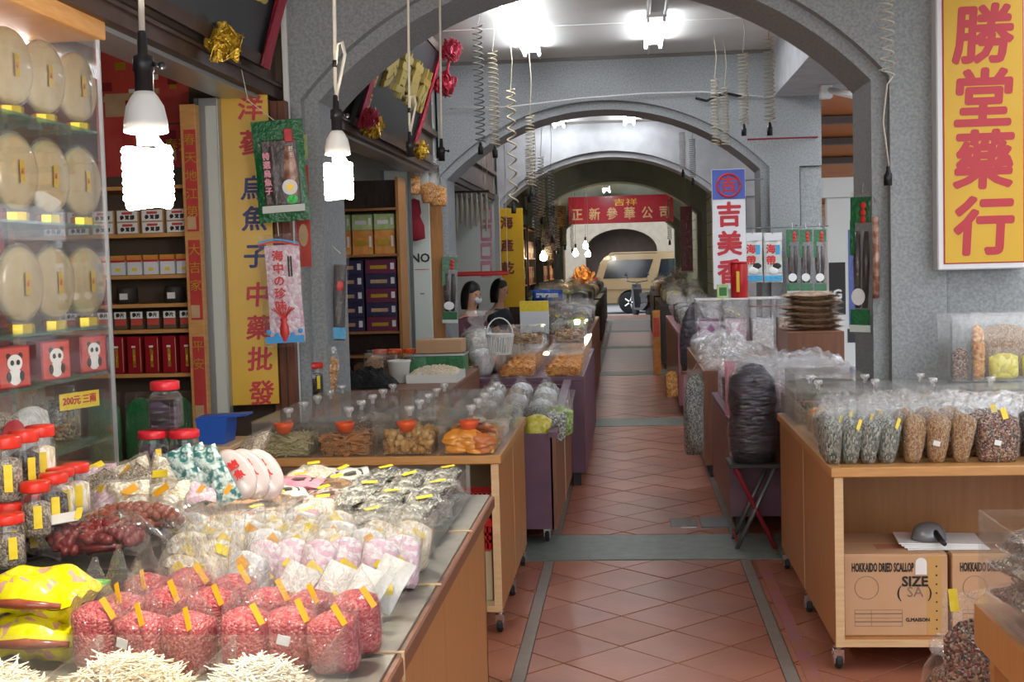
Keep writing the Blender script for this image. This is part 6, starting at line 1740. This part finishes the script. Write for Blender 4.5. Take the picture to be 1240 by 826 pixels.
# ------------------------------------------------------------------ goods on the farther tables
RNG = random.Random(404)
CK = [('fc_cream', 'c_cream'), ('fc_mixed', 'c_mixed'), ('fc_white', 'c_white'), ('fc_silver', 'c_silver'), ('fc_dark', 'c_dark'), ('fc_tan', 'c_tan'), ('fc_green', 'c_green')]
CW = ['cream', 'reddish mixed', 'white', 'silvery', 'dark', 'tan', 'green']
def clutter(x0, x1, y0, y1, z, nx, ny, where, group, sc=1.0, pick=None):
    """bags set out in uneven rows over a table top"""
    for j in range(ny):
        for i in range(nx):
            v = RNG.choice(pick or range(7)); k, m = CK[v]
            x = x0 + (x1 - x0) * (i + .5) / nx + RNG.uniform(-.02, .02); y = y0 + (y1 - y0) * (j + .5) / ny + RNG.uniform(-.03, .03)
            place(k, (lambda m=m, v=v: bag('snack_bag', .17, .13, .22, .68, ('seal', 'tied', 'gusset', 'peak')[v % 4], 400 + v, m, 'film', 'tag_yellow' if v % 3 == 0 else None)), (x, y, z), RNG.uniform(-.6, .6), 'clear bag of %s pieces %s' % (CW[v], where), 'bag', group, (sc, sc, sc * RNG.uniform(.8, 1.15)))
# low purple bin: yellow and green bags in front, dark nuts behind (bin floor slopes up)
def zbin(y): return .52 + (y - 6.72) / 1.66 * .12 + .002
for k, (px, Y, m, l) in enumerate(((648, 6.80, 'c_yellow', 'bright yellow'), (667, 6.88, 'c_silver', 'silvery'), (676, 7.05, 'c_green', 'lime green'), (655, 7.10, 'c_fish', 'grey green'))):
    place('bin%d' % k, lambda m=m: bag('snack_bag', .15, .12, .26, .62, 'seal', 420 + k, m, 'film'), (X(px, Y), Y, zbin(Y)), (-.1, .15, .3), 'clear bag of %s nuts leaning in the low purple bin' % l, 'bag')
for j in range(5):
    for i in range(3):
        Y = 7.28 + j * .2
        place('binb%d' % ((i + j) % 2), (lambda v=(i + j) % 2: bag('snack_bag', .15, .13, .18, .7, 'peak', 430 + v, ('c_silver', 'c_white')[v], 'film')), (-.86 + i * .165, Y, zbin(Y)), RNG.random(), 'clear bag of %s pieces in rows inside the low purple bin' % ('silvery', 'white')[(i + j) % 2], 'bag', 'bags in the low purple bin')
# purple table: orange snack boxes, heaps behind
for k, (x, y, l) in enumerate(((-.455, 8.72, 'at the table corner'), (-.455, 9.12, 'second along the aisle edge'), (-.455, 9.52, 'third along the aisle edge'), (-.455, 9.92, 'fourth along the aisle edge'), (-.455, 10.32, 'fifth along the aisle edge'), (-.455, 10.72, 'sixth along the aisle edge'), (-.77, 8.75, 'beside the corner box'), (-.77, 9.15, 'inner second'), (-.77, 9.55, 'inner third'), (-.77, 9.95, 'inner fourth'))):
    place('lb_orange2', lambda: lidded_box(.27, .37, .15, 'orange', .5, False, False, 8), (x, y, .741), 0, 'clear box of orange dried fruit on the purple table, ' + l, 'box', 'orange fruit boxes on the purple table')
for k, (x, y, l) in enumerate(((-.47, 9.95, 'above the fourth'), (-.47, 10.36, 'above the fifth'), (-.78, 9.8, 'above the inner ones'))):
    place('lb_orange3', lambda: lidded_box(.26, .34, .14, 'brown', .55, False, False, 9), (x, y, .893), .02, 'clear box of brown dried fruit stacked %s orange box' % l, 'box', 'brown fruit boxes on the purple table')
clutter(-1.30, -.92, 8.6, 11.2, .742, 2, 9, 'at the back of the purple table', 'bags at the back of the purple table', 1.1, (0, 1, 2, 5))
clutter(-.9, -.62, 10.2, 11.2, .742, 1, 4, 'at the end of the purple table', 'bags at the end of the purple table', 1.0)
r_ = thing('carton', 'flat brown carton on a green crate beside the wood panel', 'box', (X(538, 8.25), 8.2, .945)); MB().bev(-.15, .15, -.11, .11, 0, .085, .003).build('box_body', 'carton', r_); MB().box(-.149, .149, -.02, .02, .085, .086).build('tape', 'carton_tape', r_)
r_ = thing('plastic_crate', 'dark green crate under the flat brown carton', 'crate', (X(538, 8.25), 8.2, .821)); open_box(MB(), -.16, .16, -.12, .12, 0, .12, .01).build('crate_wall', 'bag_green', r_); MB().box(-.165, .165, -.125, .125, .108, .12).build('rim', 'alu', r_)
def peanut_tray():
    r = thing('nut_tray', 'shallow tray heaped with pale peanuts behind the lidded boxes', 'tray', (-1.16, 7.55, .821)); rng = random.Random(6)
    open_box(MB(), -.15, .15, -.2, .2, 0, .05, .005).build('tray_wall', 'plastic_white', r); mound(.28, .38, .07, 4, .6).build('contents', 'c_cream', r, True, loc=(0, 0, .01))
    g = MB()
    for k in range(220): 
        x, y = rng.uniform(-.13, .13), rng.uniform(-.18, .18); chunk(g, (x, y, .078 * (1 - .55 * ((x / .15) ** 2 + (y / .2) ** 2) / 1.2) + .008), .011, rng, .8)
    g.build('peanuts', 'strip_pale_b', r, kind='stuff')
peanut_tray()
place('crinkle', lambda: bag('foil_bag', .34, .26, .40, .7, 'tied', 440, 'pack_foil', 'film_sheet', None, crumple=.14), (X(584, 9.0), 8.95, .742), .4, 'large crinkled silvery bag in front of the seated person', 'bag', None, (1, 1, 1.1))
place('lb_orange3', None, (-1.14, 8.66, .742), 0, 'clear box of brown dried fruit beside the crinkled bag', 'box')
def wire_basket():
    r = thing('wire_basket', 'small white slotted basket beside the crinkled silvery bag', 'basket', (-.88, 8.62, .893)); g = MB()
    for k in range(14):
        a = 2 * PI * k / 14; g.tube([(.07 * math.cos(a), .07 * math.sin(a), 0), (.09 * math.cos(a), .09 * math.sin(a), .13)], .006, 5)
    g.build('slats', 'plastic_white', r); MB().lathe([(.085, .12), (.097, .12), (.097, .14), (.085, .14)], 18).build('rim', 'plastic_white', r); MB().lathe([(.075, 0), (.075, .01), (0, .01)], 16).build('base', 'plastic_white', r)
    MB().tube([(.09 * math.cos(PI * i / 10), 0, .13 + .12 * math.sin(PI * i / 10)) for i in range(11)], .005, 6).build('handle', 'plastic_white', r, True)
wire_basket()
clutter(-.98, -.42, 12.5, 16.5, .802, 3, 12, 'on the brown table past the second pier', 'bags past the second pier', 1.25)
for k in range(3): place('lb_orange2', None, (-.54, 12.65 + k * .42, 1.06), 0, 'clear box of orange dried fruit on top of bags past the pier', 'box', 'orange boxes past the second pier') if False else None
clutter(-1.45, -.55, 17.7, 21.7, .862, 3, 9, 'on the black sided table', 'bags on the black sided table', 1.4, (0, 2, 4, 6))
clutter(-1.45, -.55, 23.0, 26.0, .862, 3, 6, 'on the table under the warm bulbs', 'bags under the warm bulbs', 1.4, (0, 1, 5))
clutter(-1.45, -.6, 28.2, 32.8, .862, 3, 7, 'on the farthest left table', 'bags on the farthest left table', 1.4)
clutter(.52, 1.12, 12.5, 16.3, .802, 3, 10, 'on the pink ended table', 'bags on the pink ended table', 1.2, (2, 3, 4, 2))
clutter(.50, 1.12, 17.7, 21.7, .882, 2, 9, 'on the dark table with silvery trays', 'bags on the dark right table', 1.4, (2, 3, 0))
clutter(.50, 1.12, 23.4, 26.9, .882, 2, 7, 'on the table below the tall banner', 'bags below the tall banner', 1.4, (1, 5, 3, 2))
clutter(.62, 1.12, 28.2, 31.8, .882, 2, 6, 'beside the black scooter', 'bags beside the scooter', 1.4, (1, 3))
for k in range(3):
    r_ = thing('blue_pack', 'bright blue snack pack on the black sided table, %s from the aisle' % ('first', 'second', 'third')[k], 'food pack', at(672 - k * 9, 362, 17.75), 0, 'blue packs'); g = pillow_mesh(.22, .16, .09, 450 + k); g.v = [(x, -z, y + .05) for x, y, z in g.v]; g.build('pouch', 'plastic_blue', r_, True); MB().box(-.05, .05, -.05, -.046, .02, .08).build('label', 'label_white', r_)
r_ = thing('yellow_carton', 'yellow and white carton past the second pier', 'box', (X(640, 14), 14.6, 1.06) if False else (-.92, 12.42, .802)); MB().bev(-.14, .14, -.04, .04, 0, .34, .003).build('box_body', 'box_white', r_); MB().box(-.141, .141, -.041, -.039, .24, .34).build('yellow_band', 'tag_yellow', r_)
# dark wrapped sheets, gold bag and pink card at the front of the pink ended table
place('wrapped', lambda: bag('seaweed_bag', .28, .2, .46, .8, 'peak', 460, 'c_seaweed', 'film', None, crumple=.08), (.62, 12.32, .44), .1, 'peaked clear bag of dark sheets before the pink ended table', 'bag', None, (1, .9, 1.75))
r_ = thing('folding_stool', 'low stool under the peaked bag of dark sheets', 'stool', (.62, 12.30, 0)); MB().bev(-.13, .13, -.09, .09, .41, .438, .003).build('seat', 'brown_board', r_)
for a in (-.1, .1):
    for b in (-.06, .06): MB().box(a - .012, a + .012, b - .012, b + .012, 0, .41).build('leg', 'pink_board', r_)
place('goldbag', lambda: bag('snack_bag', .13, .1, .3, .85, 'seal', 462, 'c_orange', 'film'), (.40, 12.32, .18), .1, 'golden clear bag hung low beside the dark sheets', 'bag')
r_ = thing('orange_panel', 'narrow orange printed card standing at a table corner', 'card', (.36, 16.9, 0)); MB().bev(-.05, .05, -.02, .02, 0, .85, .003).build('card', 'box_orange', r_); MB().box(-.04, .04, -.022, -.02, .5, .75).build('printed_panel', 'poster_red', r_)
# potted orange flower arrangement and white flowers
def flowers(label, p, r0, m, n, seed):
    r = thing('flower_pot', label, 'plant', p); rng = random.Random(seed)
    MB().lathe([(.06, 0), (.09, .14), (.095, .15), (0, .14)], 14).build('pot', 'poster_red', r, True)
    MB().tube([(0, 0, .12), (0, 0, .32)], .02, 6).build('stem', 'leaf_green', r)
    g = MB()
    for k in range(n):
        v = Vector((rng.gauss(0, 1), rng.gauss(0, 1), rng.gauss(0, .7))).normalized() * r0 * rng.uniform(.4, 1); strand(g, v + Vector((0, 0, .34)), r0 * .6, r0 * .3, rng, 1.5, .2)
    g.build('petals', m, r)
flowers('orange flower arrangement in a red pot on the far table', (-.95, 26.5, .862), .24, 'box_orange', 90, 5)
flowers('white flower bunch above the far right table', (.92, 23.1, .885), .16, 'label_white', 80, 6)

# ------------------------------------------------------------------ third shop: hung sausages, pink papers, amber sign
r_ = thing('hanging_rail', 'wooden rail with white dried strips hung from it', 'rail', (X(572, 14), 14.0, 1.5)); r_.location.z = at(572, 232, 14).z
MB().tube([(-.26, 0, 0), (.26, 0, 0)], .012, 8).build('rod', 'dark_wood', r_, True)
for s in (-.24, .24): MB().tube([(s, 0, 0), (s, 0, ZTOP - r_.location.z)], .004, 6).build('cord', 'cord_white', r_)
for k in range(9):
    place('strip', lambda: (lambda o: (MB().tube([(0, 0, -.01), (.005, 0, -.2), (-.004, 0, -.42)], [.014, .02, .012], 8).build('strip', 'sausage_white', o, True), MB().tube([(0, 0, .03), (0, 0, -.02)], .004, 6).build('loop', 'cord_white', o), o)[-1])((lambda o: (link(o), o)[-1])(bpy.data.objects.new('dried_strip', None))), (r_.location.x - .22 + k * .055, 14.0, r_.location.z - .012), 0, 'white dried strip hung on the wooden rail', 'dried food', 'white dried strips', (1, 1, RNG.uniform(.7, 1.05)))
for k in range(4):
    o = sheet('pink printed paper in a hanging column, %s' % ('topmost', 'second', 'third', 'lowest')[k], 589, 250 + k * 22, 270 + k * 22, 14.3, .13, 'pack_pink'); o['group'] = 'pink papers in a column'
    MB().box(-.045, .045, -.003, -.001, .04, .14).build('printed_panel', 'label_white', o)
strung('paper_string', 'string carrying the column of pink papers', [(X(589, 14.3), 14.302, ZTOP), at(589, 260, 14.302), at(589, 338, 14.302)], .003, 'cord_white')
r_, w_, h_ = dframe('amber signboard with dark red characters at the third party wall', 606, 634, 16.83, 'sign_yellow', at(620, 252, 16.8).z, 'signboard', 'sign', at(620, 372, 16.8).z)
for k, ch in enumerate('海產乾'): text('character', ch, .17, 'ink_brown', r_, (-w_ * .4, -.003, h_ - .2 - k * .3), bold=.006)
dframe('white post beside the amber signboard', 600, 606, 15.4, 'white_paint', 2.36, 'door_post', 'post')
r_ = thing('awning_strip', 'red folded awning strip above the seated people', 'awning', at(583, 334, 12.9)); MB().bev(-.28, .28, -.05, .05, 0, .045, .01).build('roll', 'plastic_red', r_)
for s in (-.27, .27): MB().tube([(s, 0, .04), (s, 0, ZTOP - r_.location.z)], .004, 6).build('cord', 'cord_white', r_)

# ------------------------------------------------------------------ two seated people behind the stalls
def skinned(name, nodes, edges, m, parent, lv=2):
    me = bpy.data.meshes.new(name); me.from_pydata([n[:3] for n in nodes], edges, []); me.materials.append(MATS[m])
    o = meshobj(name, me, parent)
    sk = o.modifiers.new('skin', 'SKIN'); sk.use_smooth_shade = True
    for i, n in enumerate(nodes):
        rr = n[3] if isinstance(n[3], tuple) else (n[3], n[3]); me.skin_vertices[0].data[i].radius = rr
    me.skin_vertices[0].data[0].use_root = True
    s = o.modifiers.new('sub', 'SUBSURF'); s.levels = lv; s.render_levels = lv
    return o
def person(label, loc, rz, shirt, mask=False, lean=.0):
    r = thing('person', label, 'person', loc, rz)     # seated facing local -y, seat height .45
    N = [(0, 0, .52, (.15, .11)), (0, -.02 - lean * .3, .72, (.13, .10)), (0, -.03 - lean * .7, .93, (.155, .105)), (0, -.03 - lean, 1.04, .055), (0, -.045 - lean, 1.10, .05), (0, -.06 - lean, 1.17, (.072, .082)), (0, -.065 - lean, 1.25, (.075, .088)), (0, -.06 - lean, 1.31, (.05, .055))]
    E = [(i, i + 1) for i in range(7)]
    def limb(start, pts):
        p = start
        for q in pts: N.append(q); E.append((p, len(N) - 1)); p = len(N) - 1
    for s in (-1, 1):
        limb(2, [(s * .17, -.03 - lean * .8, .96, .055), (s * .20, -.10 - lean, .74, .045), (s * .16, -.30 - lean, .72, .034), (s * .14, -.37 - lean, .715, (.04, .02))])
        h = len(N) - 1
        for f in range(4): limb(h, [(s * (.12 + .02 * f), -.41 - lean, .712, .009), (s * (.12 + .02 * f), -.445 - lean, .70, .008)])
        limb(h, [(s * .10, -.38 - lean, .705, .010), (s * .085, -.405 - lean, .70, .009)])
        limb(0, [(s * .10, -.10, .50, .085), (s * .11, -.44, .49, .06), (s * .11, -.46, .26, .05), (s * .11, -.44, .06, .036), (s * .11, -.56, .035, .032)])
    skinned('body', N, E, 'skin', r)
    T = [(0, 0, .50, (.165, .125)), (0, -.02 - lean * .3, .72, (.15, .12)), (0, -.03 - lean * .7, .93, (.172, .122)), (0, -.03 - lean * .95, 1.01, (.075, .07))]
    TE = [(0, 1), (1, 2), (2, 3)]
    for s in (-1, 1):
        b = len(T); T += [(s * .175, -.03 - lean * .8, .955, .068), (s * .203, -.085 - lean, .78, .06)]; TE += [(2, b), (b, b + 1)]
    skinned('shirt', T, TE, shirt, r)
    L = [(0, 0, .50, (.16, .12))]; LE = []
    for s in (-1, 1):
        b = len(L); L += [(s * .10, -.10, .50, .098), (s * .11, -.44, .49, .072), (s * .11, -.46, .26, .062), (s * .11, -.445, .10, .05)]; LE += [(0, b), (b, b + 1), (b + 1, b + 2), (b + 2, b + 3)]
    skinned('trousers', L, LE, 'trouser', r)
    hc = Vector((0, -.055 - lean, 1.235))
    g = MB(); g.grid(lambda u, v: hc + Vector((.094 * math.sin(PI * .62 * v) * math.cos(2 * PI * u), .016 + .112 * math.sin(PI * .62 * v) * math.sin(2 * PI * u) * (1 if math.sin(2 * PI * u) > 0 else .86), .118 * math.cos(PI * .62 * v) * 1.0 - (.115 * v ** 2 if math.sin(2 * PI * u) > -.35 else -.045 * v))), 24, 9, True); g.build('hair', 'hair', r, True)
    f = hc + Vector((0, -.088, -.03))
    g = MB(); g.ball(f + Vector((0, -.006, -.012)), (.011, .016, .02), 8, 6); g.build('nose', 'skin', r, True)
    for s in (-1, 1):
        MB().ball(f + Vector((s * .03, .012, .014)), (.011, .006, .006), 8, 5).build('eye', 'ink_black', r, True); MB().ball(hc + Vector((s * .078, .005, -.03)), (.012, .02, .028), 8, 6).build('ear', 'skin', r, True)
    MB().ball(f + Vector((0, .012, -.048)), (.022, .006, .006), 8, 5).build('mouth', 'pack_pink', r, True)
    if mask: MB().ball(f + Vector((0, .012, -.042)), (.05, .028, .034), 12, 8).build('face_mask', 'face_mask', r, True)
    for s in (-1, 1): MB().bev(s * .11 - .045, s * .11 + .045, -.62, -.39, 0, .06, .015).build('shoe', 'plastic_black', r)
    return r
def stool(x, y, l):
    r = thing('round_stool', l, 'stool', (x, y, 0)); MB().lathe([(.15, .36), (.16, .37), (.16, .385), (.15, .40), (0, .40)], 18).build('seat', 'plastic_red', r, True)
    for k in range(4):
        a = PI / 4 + PI / 2 * k; MB().tube([(.11 * math.cos(a), .11 * math.sin(a), .36), (.15 * math.cos(a), .15 * math.sin(a), 0)], .012, 8).build('leg', 'alu', r, True)
stool(-1.66, 12.5, 'red round stool under the person with dark hair'); stool(-1.58, 14.5, 'red round stool under the person in the dark shirt')
pw = at(571, 356, 12.5); person('seated person with dark hair and face mask bending over the bags', (-1.66, 12.5, .0), 1.0, 'shirt_plum', True, .10)
person('seated person in a dark shirt looking down beside the amber sign', (-1.58, 14.5, .0), 1.2, 'shirt_dark', False, .08)

# ------------------------------------------------------------------ van, scooter and the street
def van():
    r = thing('van', 'champagne coloured van parked across the far end of the arcade', 'car', (1.2, 40.1, -.10))
    out = [(-2.28, .42), (-2.30, .85), (-2.22, 1.05), (-2.02, 1.62), (-1.88, 1.78), (-1.6, 1.84), (.55, 1.84), (.80, 1.78), (1.55, 1.12), (2.15, .98), (2.30, .80), (2.30, .40), (1.95, .32)]
    def arch(cx): return [(cx + .40 * math.cos(PI * k / 8), .34 + .40 * math.sin(PI * k / 8)) for k in range(9)]
    bot = arch(1.42) + [(-.75, .30)] + arch(-1.15) + [(-1.95, .34)]
    MB().prism(out + bot, -.82, .82).build('body', 'car_paint', r)
    g = MB(); g.prism([(-2.0, 1.64), (-1.86, 1.79), (-1.6, 1.86), (.55, 1.86), (.78, 1.79), (.6, 1.9), (-1.7, 1.9)], -.76, .76); g.build('roof', 'car_paint', r)
    for pts in ([(-1.96, 1.10), (-1.78, 1.66), (-.42, 1.66), (-.62, 1.10)], [(-.30, 1.10), (-.18, 1.66), (.50, 1.66), (.62, 1.10)], [(.74, 1.10), (.68, 1.62), (1.38, 1.14)]):
        for s in (-1, 1): MB().prism(pts, s * .815, s * .832).build('side_window', 'dark_glass', r)
    MB().prism([(-2.235, 1.08), (-2.05, 1.6), (-2.03, 1.6), (-2.2, 1.08)], -.66, .66).build('rear_window', 'dark_glass', r)
    MB().prism([(.82, 1.76), (1.5, 1.15), (1.53, 1.17), (.84, 1.79)], -.68, .68).build('windscreen', 'dark_glass', r)
    for s in (-1, 1):
        MB().prism([(-2.31, .80), (-2.25, 1.14), (-2.12, 1.14), (-2.18, .80)], s * .74, s * .835).build('tail_light', 'tail_red', r); MB().prism([(2.05, .74), (2.02, .95), (2.26, .86), (2.31, .74)], s * .6, s * .83).build('head_light', 'label_white', r)
        MB().box(-2.2, 2.1, s * .82 - (.02 if s < 0 else 0), s * .82 + (.02 if s > 0 else 0), .74, .77).build('trim_line', 'car_trim', r)
        for x in (-.50, .55): MB().box(x, x + .16, s * .835 - .012, s * .835 + .012, .98, 1.01).build('door_handle', 'car_trim', r)
        MB().bev(.82, .95, s * .9 - .08, s * .9 + .08, 1.10, 1.26, .01).build('mirror', 'car_paint', r)
    MB().bev(-2.36, -2.2, -.80, .80, .38, .60, .03).build('bumper', 'car_paint', r); MB().bev(2.2, 2.38, -.80, .80, .36, .60, .03).build('bumper', 'car_paint', r)
    M = Matrix.Rotation(PI / 2, 3, 'X')
    for x in (-1.15, 1.42):
        for s in (-1, 1):
            w = MB(); w.lathe([(.19, -.09), (.32, -.09), (.35, -.06), (.35, .06), (.32, .09), (.19, .09)], 26, (x, s * .74, .35), M); wo = w.build('wheel', 'tyre', r, True)
            MB().lathe([(.0, -.07), (.05, -.075), (.06, -.05), (.20, -.05), (.20, .05), (.0, .05)], 20, (x, s * .74, .35), M).build('rim', 'alu_dark', wo)
            for k in range(5):
                a = 2 * PI * k / 5; MB().tube([(x + .04 * math.cos(a), s * .83, .35 + .04 * math.sin(a)), (x + .19 * math.cos(a), s * .825, .35 + .19 * math.sin(a))], .028, 6).build('spoke', 'chrome', wo)
van()
def scooter():
    r = thing('scooter', 'black motor scooter parked at the end of the right stalls', 'scooter', (.40, 36.6, -.0), 1.9); M = Matrix.Rotation(PI / 2, 3, 'X')
    r.location.z = -.10
    for x in (-.55, .60):
        w = MB().lathe([(.12, -.05), (.2, -.05), (.24, -.02), (.24, .02), (.2, .05), (.12, .05)], 20, (x, 0, .24), M).build('wheel', 'tyre', r, True); MB().lathe([(0, -.04), (.13, -.04), (.13, .04), (0, .04)], 12, (x, 0, .24), M).build('rim', 'alu', w)
    MB().prism([(-.75, .45), (-.2, .40), (-.15, .28), (.30, .28), (.42, .80), (.52, .95), (.60, .62), (.62, .50), (.50, .50), (.40, .22), (-.30, .20), (-.72, .38)], -.13, .13).build('body', 'plastic_black', r)
    MB().prism([(-.78, .66), (-.70, .74), (-.15, .70), (-.12, .60), (-.70, .58)], -.13, .13).build('seat', 'rubber', r); MB().prism([(-.75, .46), (-.18, .42), (-.15, .6), (-.7, .6)], -.11, .11).build('engine_cover', 'dark_board', r)
    MB().tube([(.60, 0, .26), (.46, 0, 1.0)], .03, 8).build('fork', 'alu_dark', r); MB().tube([(.40, -.32, 1.04), (.47, 0, 1.0), (.40, .32, 1.04)], .015, 8).build('handlebar', 'plastic_black', r)
    for s in (-1, 1): MB().tube([(.42, s * .28, 1.04), (.44, s * .32, 1.20)], .006, 6).build('mirror_stalk', 'plastic_black', r); MB().ball((.44, s * .33, 1.22), (.02, .05, .03), 8, 6).build('mirror', 'dark_glass', r)
    MB().ball((.56, 0, .86), (.06, .08, .07), 10, 8).build('head_light', 'label_white', r, True)
scooter()
# street side seen between the piers
def canopy():
    r = thing('street_awning', 'orange brown canvas awning with dark ribs over the street stall', 'awning', (3.3, 15.5, 0))
    g = MB(); g.prism([(-2.6, 3.75), (5.5, 2.15), (5.5, 2.19), (-2.6, 3.79)], -1.15, 1.6, 'x'); g.build('canvas', 'awning', r)
    for k, y in enumerate((.2, 1.1, 2.0, 3.6, 4.6)):
        z = 3.75 - (y + 2.6) / 8.1 * 1.6; MB().box(-1.15, 1.6, y, y + .16, z - .10, z - .02).build('rib', 'dark_wood' if k < 3 else 'awning_light', r)
    for x in (1.5,):
        for y in (-2.5, 5.4): MB().tube([(x, y, -.13), (x, y, 3.78 - (y + 2.6) / 8.1 * 1.6)], .035, 8).build('post', 'alu', r)
canopy()
def street_sign():
    r = thing('street_signboard', 'white framed street signboard with grey panel and black letter G', 'sign', (2.75, 16.2, -.13))
    MB().bev(-.28, .28, -.06, .06, 0, 2.35, .01).build('frame', 'white_paint', r); MB().box(-.02, .22, -.068, -.06, .75, 1.95).build('grey_panel', 'sign_blue', r); MB().box(-.26, -.06, -.068, -.06, .9, 1.55).build('black_panel', 'ink_black', r)
    MB().box(-.04, .24, -.07, -.062, .55, .72).build('dark_base', 'plastic_black', r)
    text('lettering', 'G', .16, 'label_white', r, (-.16, -.07, 1.15), bold=.006); MB().bev(-.34, .34, -.09, .09, 2.35, 2.6, .01).build('top_box', 'white_paint', r)
street_sign()
r_ = thing('wall_light', 'slanted white lamp arm fixed behind the front pier', 'lamp', at(1000, 108, 11.0)); MB().bev(-.05, .05, -.05, .05, -.08, .1, .01).build('mount', 'white_paint', r_); MB().tube([(0, 0, 0), (.25, -.3, -.12)], .028, 8).build('arm', 'plastic_white', r_, True)
MB().tube([(0, 0, .05), (0, 0, ZTOP - .4 - r_.location.z)], .008, 6).build('stem', 'alu', r_)

# hanging clear packs and dark shop goods deep on the left side
for k in range(14):
    Y = 18.0 + k * .62; px = 652 + (k * 7) % 34
    p = at(px, 250 + (k * 13) % 40, Y)
    if p.x < -1.68: p.x = -1.66
    r_ = thing('hanging_pack', 'dark clear pack strung from the ceiling deep in the arcade', 'food pack', p, RNG.uniform(-.5, .5), 'packs strung deep in the arcade')
    g = pillow_mesh(.16, .34, .06, 500 + k, 6, 8); g.v = [(x, -z, y) for x, y, z in g.v]; g.build('pouch', ('c_brown', 'c_herb', 'pack_print', 'c_dark')[k % 4], r_, True)
    MB().tube([(0, 0, .165), (.01, 0, (ZTOP - p.z) * .5), (0, 0, ZTOP - p.z)], .004, 5).build('string', 'cord_tan', r_)
for k, (y, l) in enumerate(((18.4, 'nearest the third arch'), (20.2, 'before the fourth arch'), (23.6, 'past the fourth arch'), (25.4, 'level with the red banner'))):
    r_ = thing('shelf_unit', 'dark wooden shelf along the far shop fronts, ' + l, 'shelf', (-1.60, y, 0), 0, 'far dark shelves')
    for s in (-.7, .7): MB().box(-.09, .09, s - .02, s + .02, 0, 2.1).build('upright', 'dark_wood', r_)
    for z in (1.2, 1.6, 2.05): MB().box(-.09, .09, -.7, .7, z - .02, z).build('shelf_board', 'shop_wood', r_)
    for q in range(6):
        for z in (1.2, 1.6): 
            place('farbox%d' % (q % 3), (lambda q=q: sbox(('box_orange', 'box_crimson', 'box_brown')[q % 3], .14, .26, 'ink_gold')), (-1.60, y - .55 + q * .22, z + .001), PI / 2, 'boxed goods on a far dark shelf, %s' % l, 'box', 'boxed goods on far shelves', (1, 1, 1))
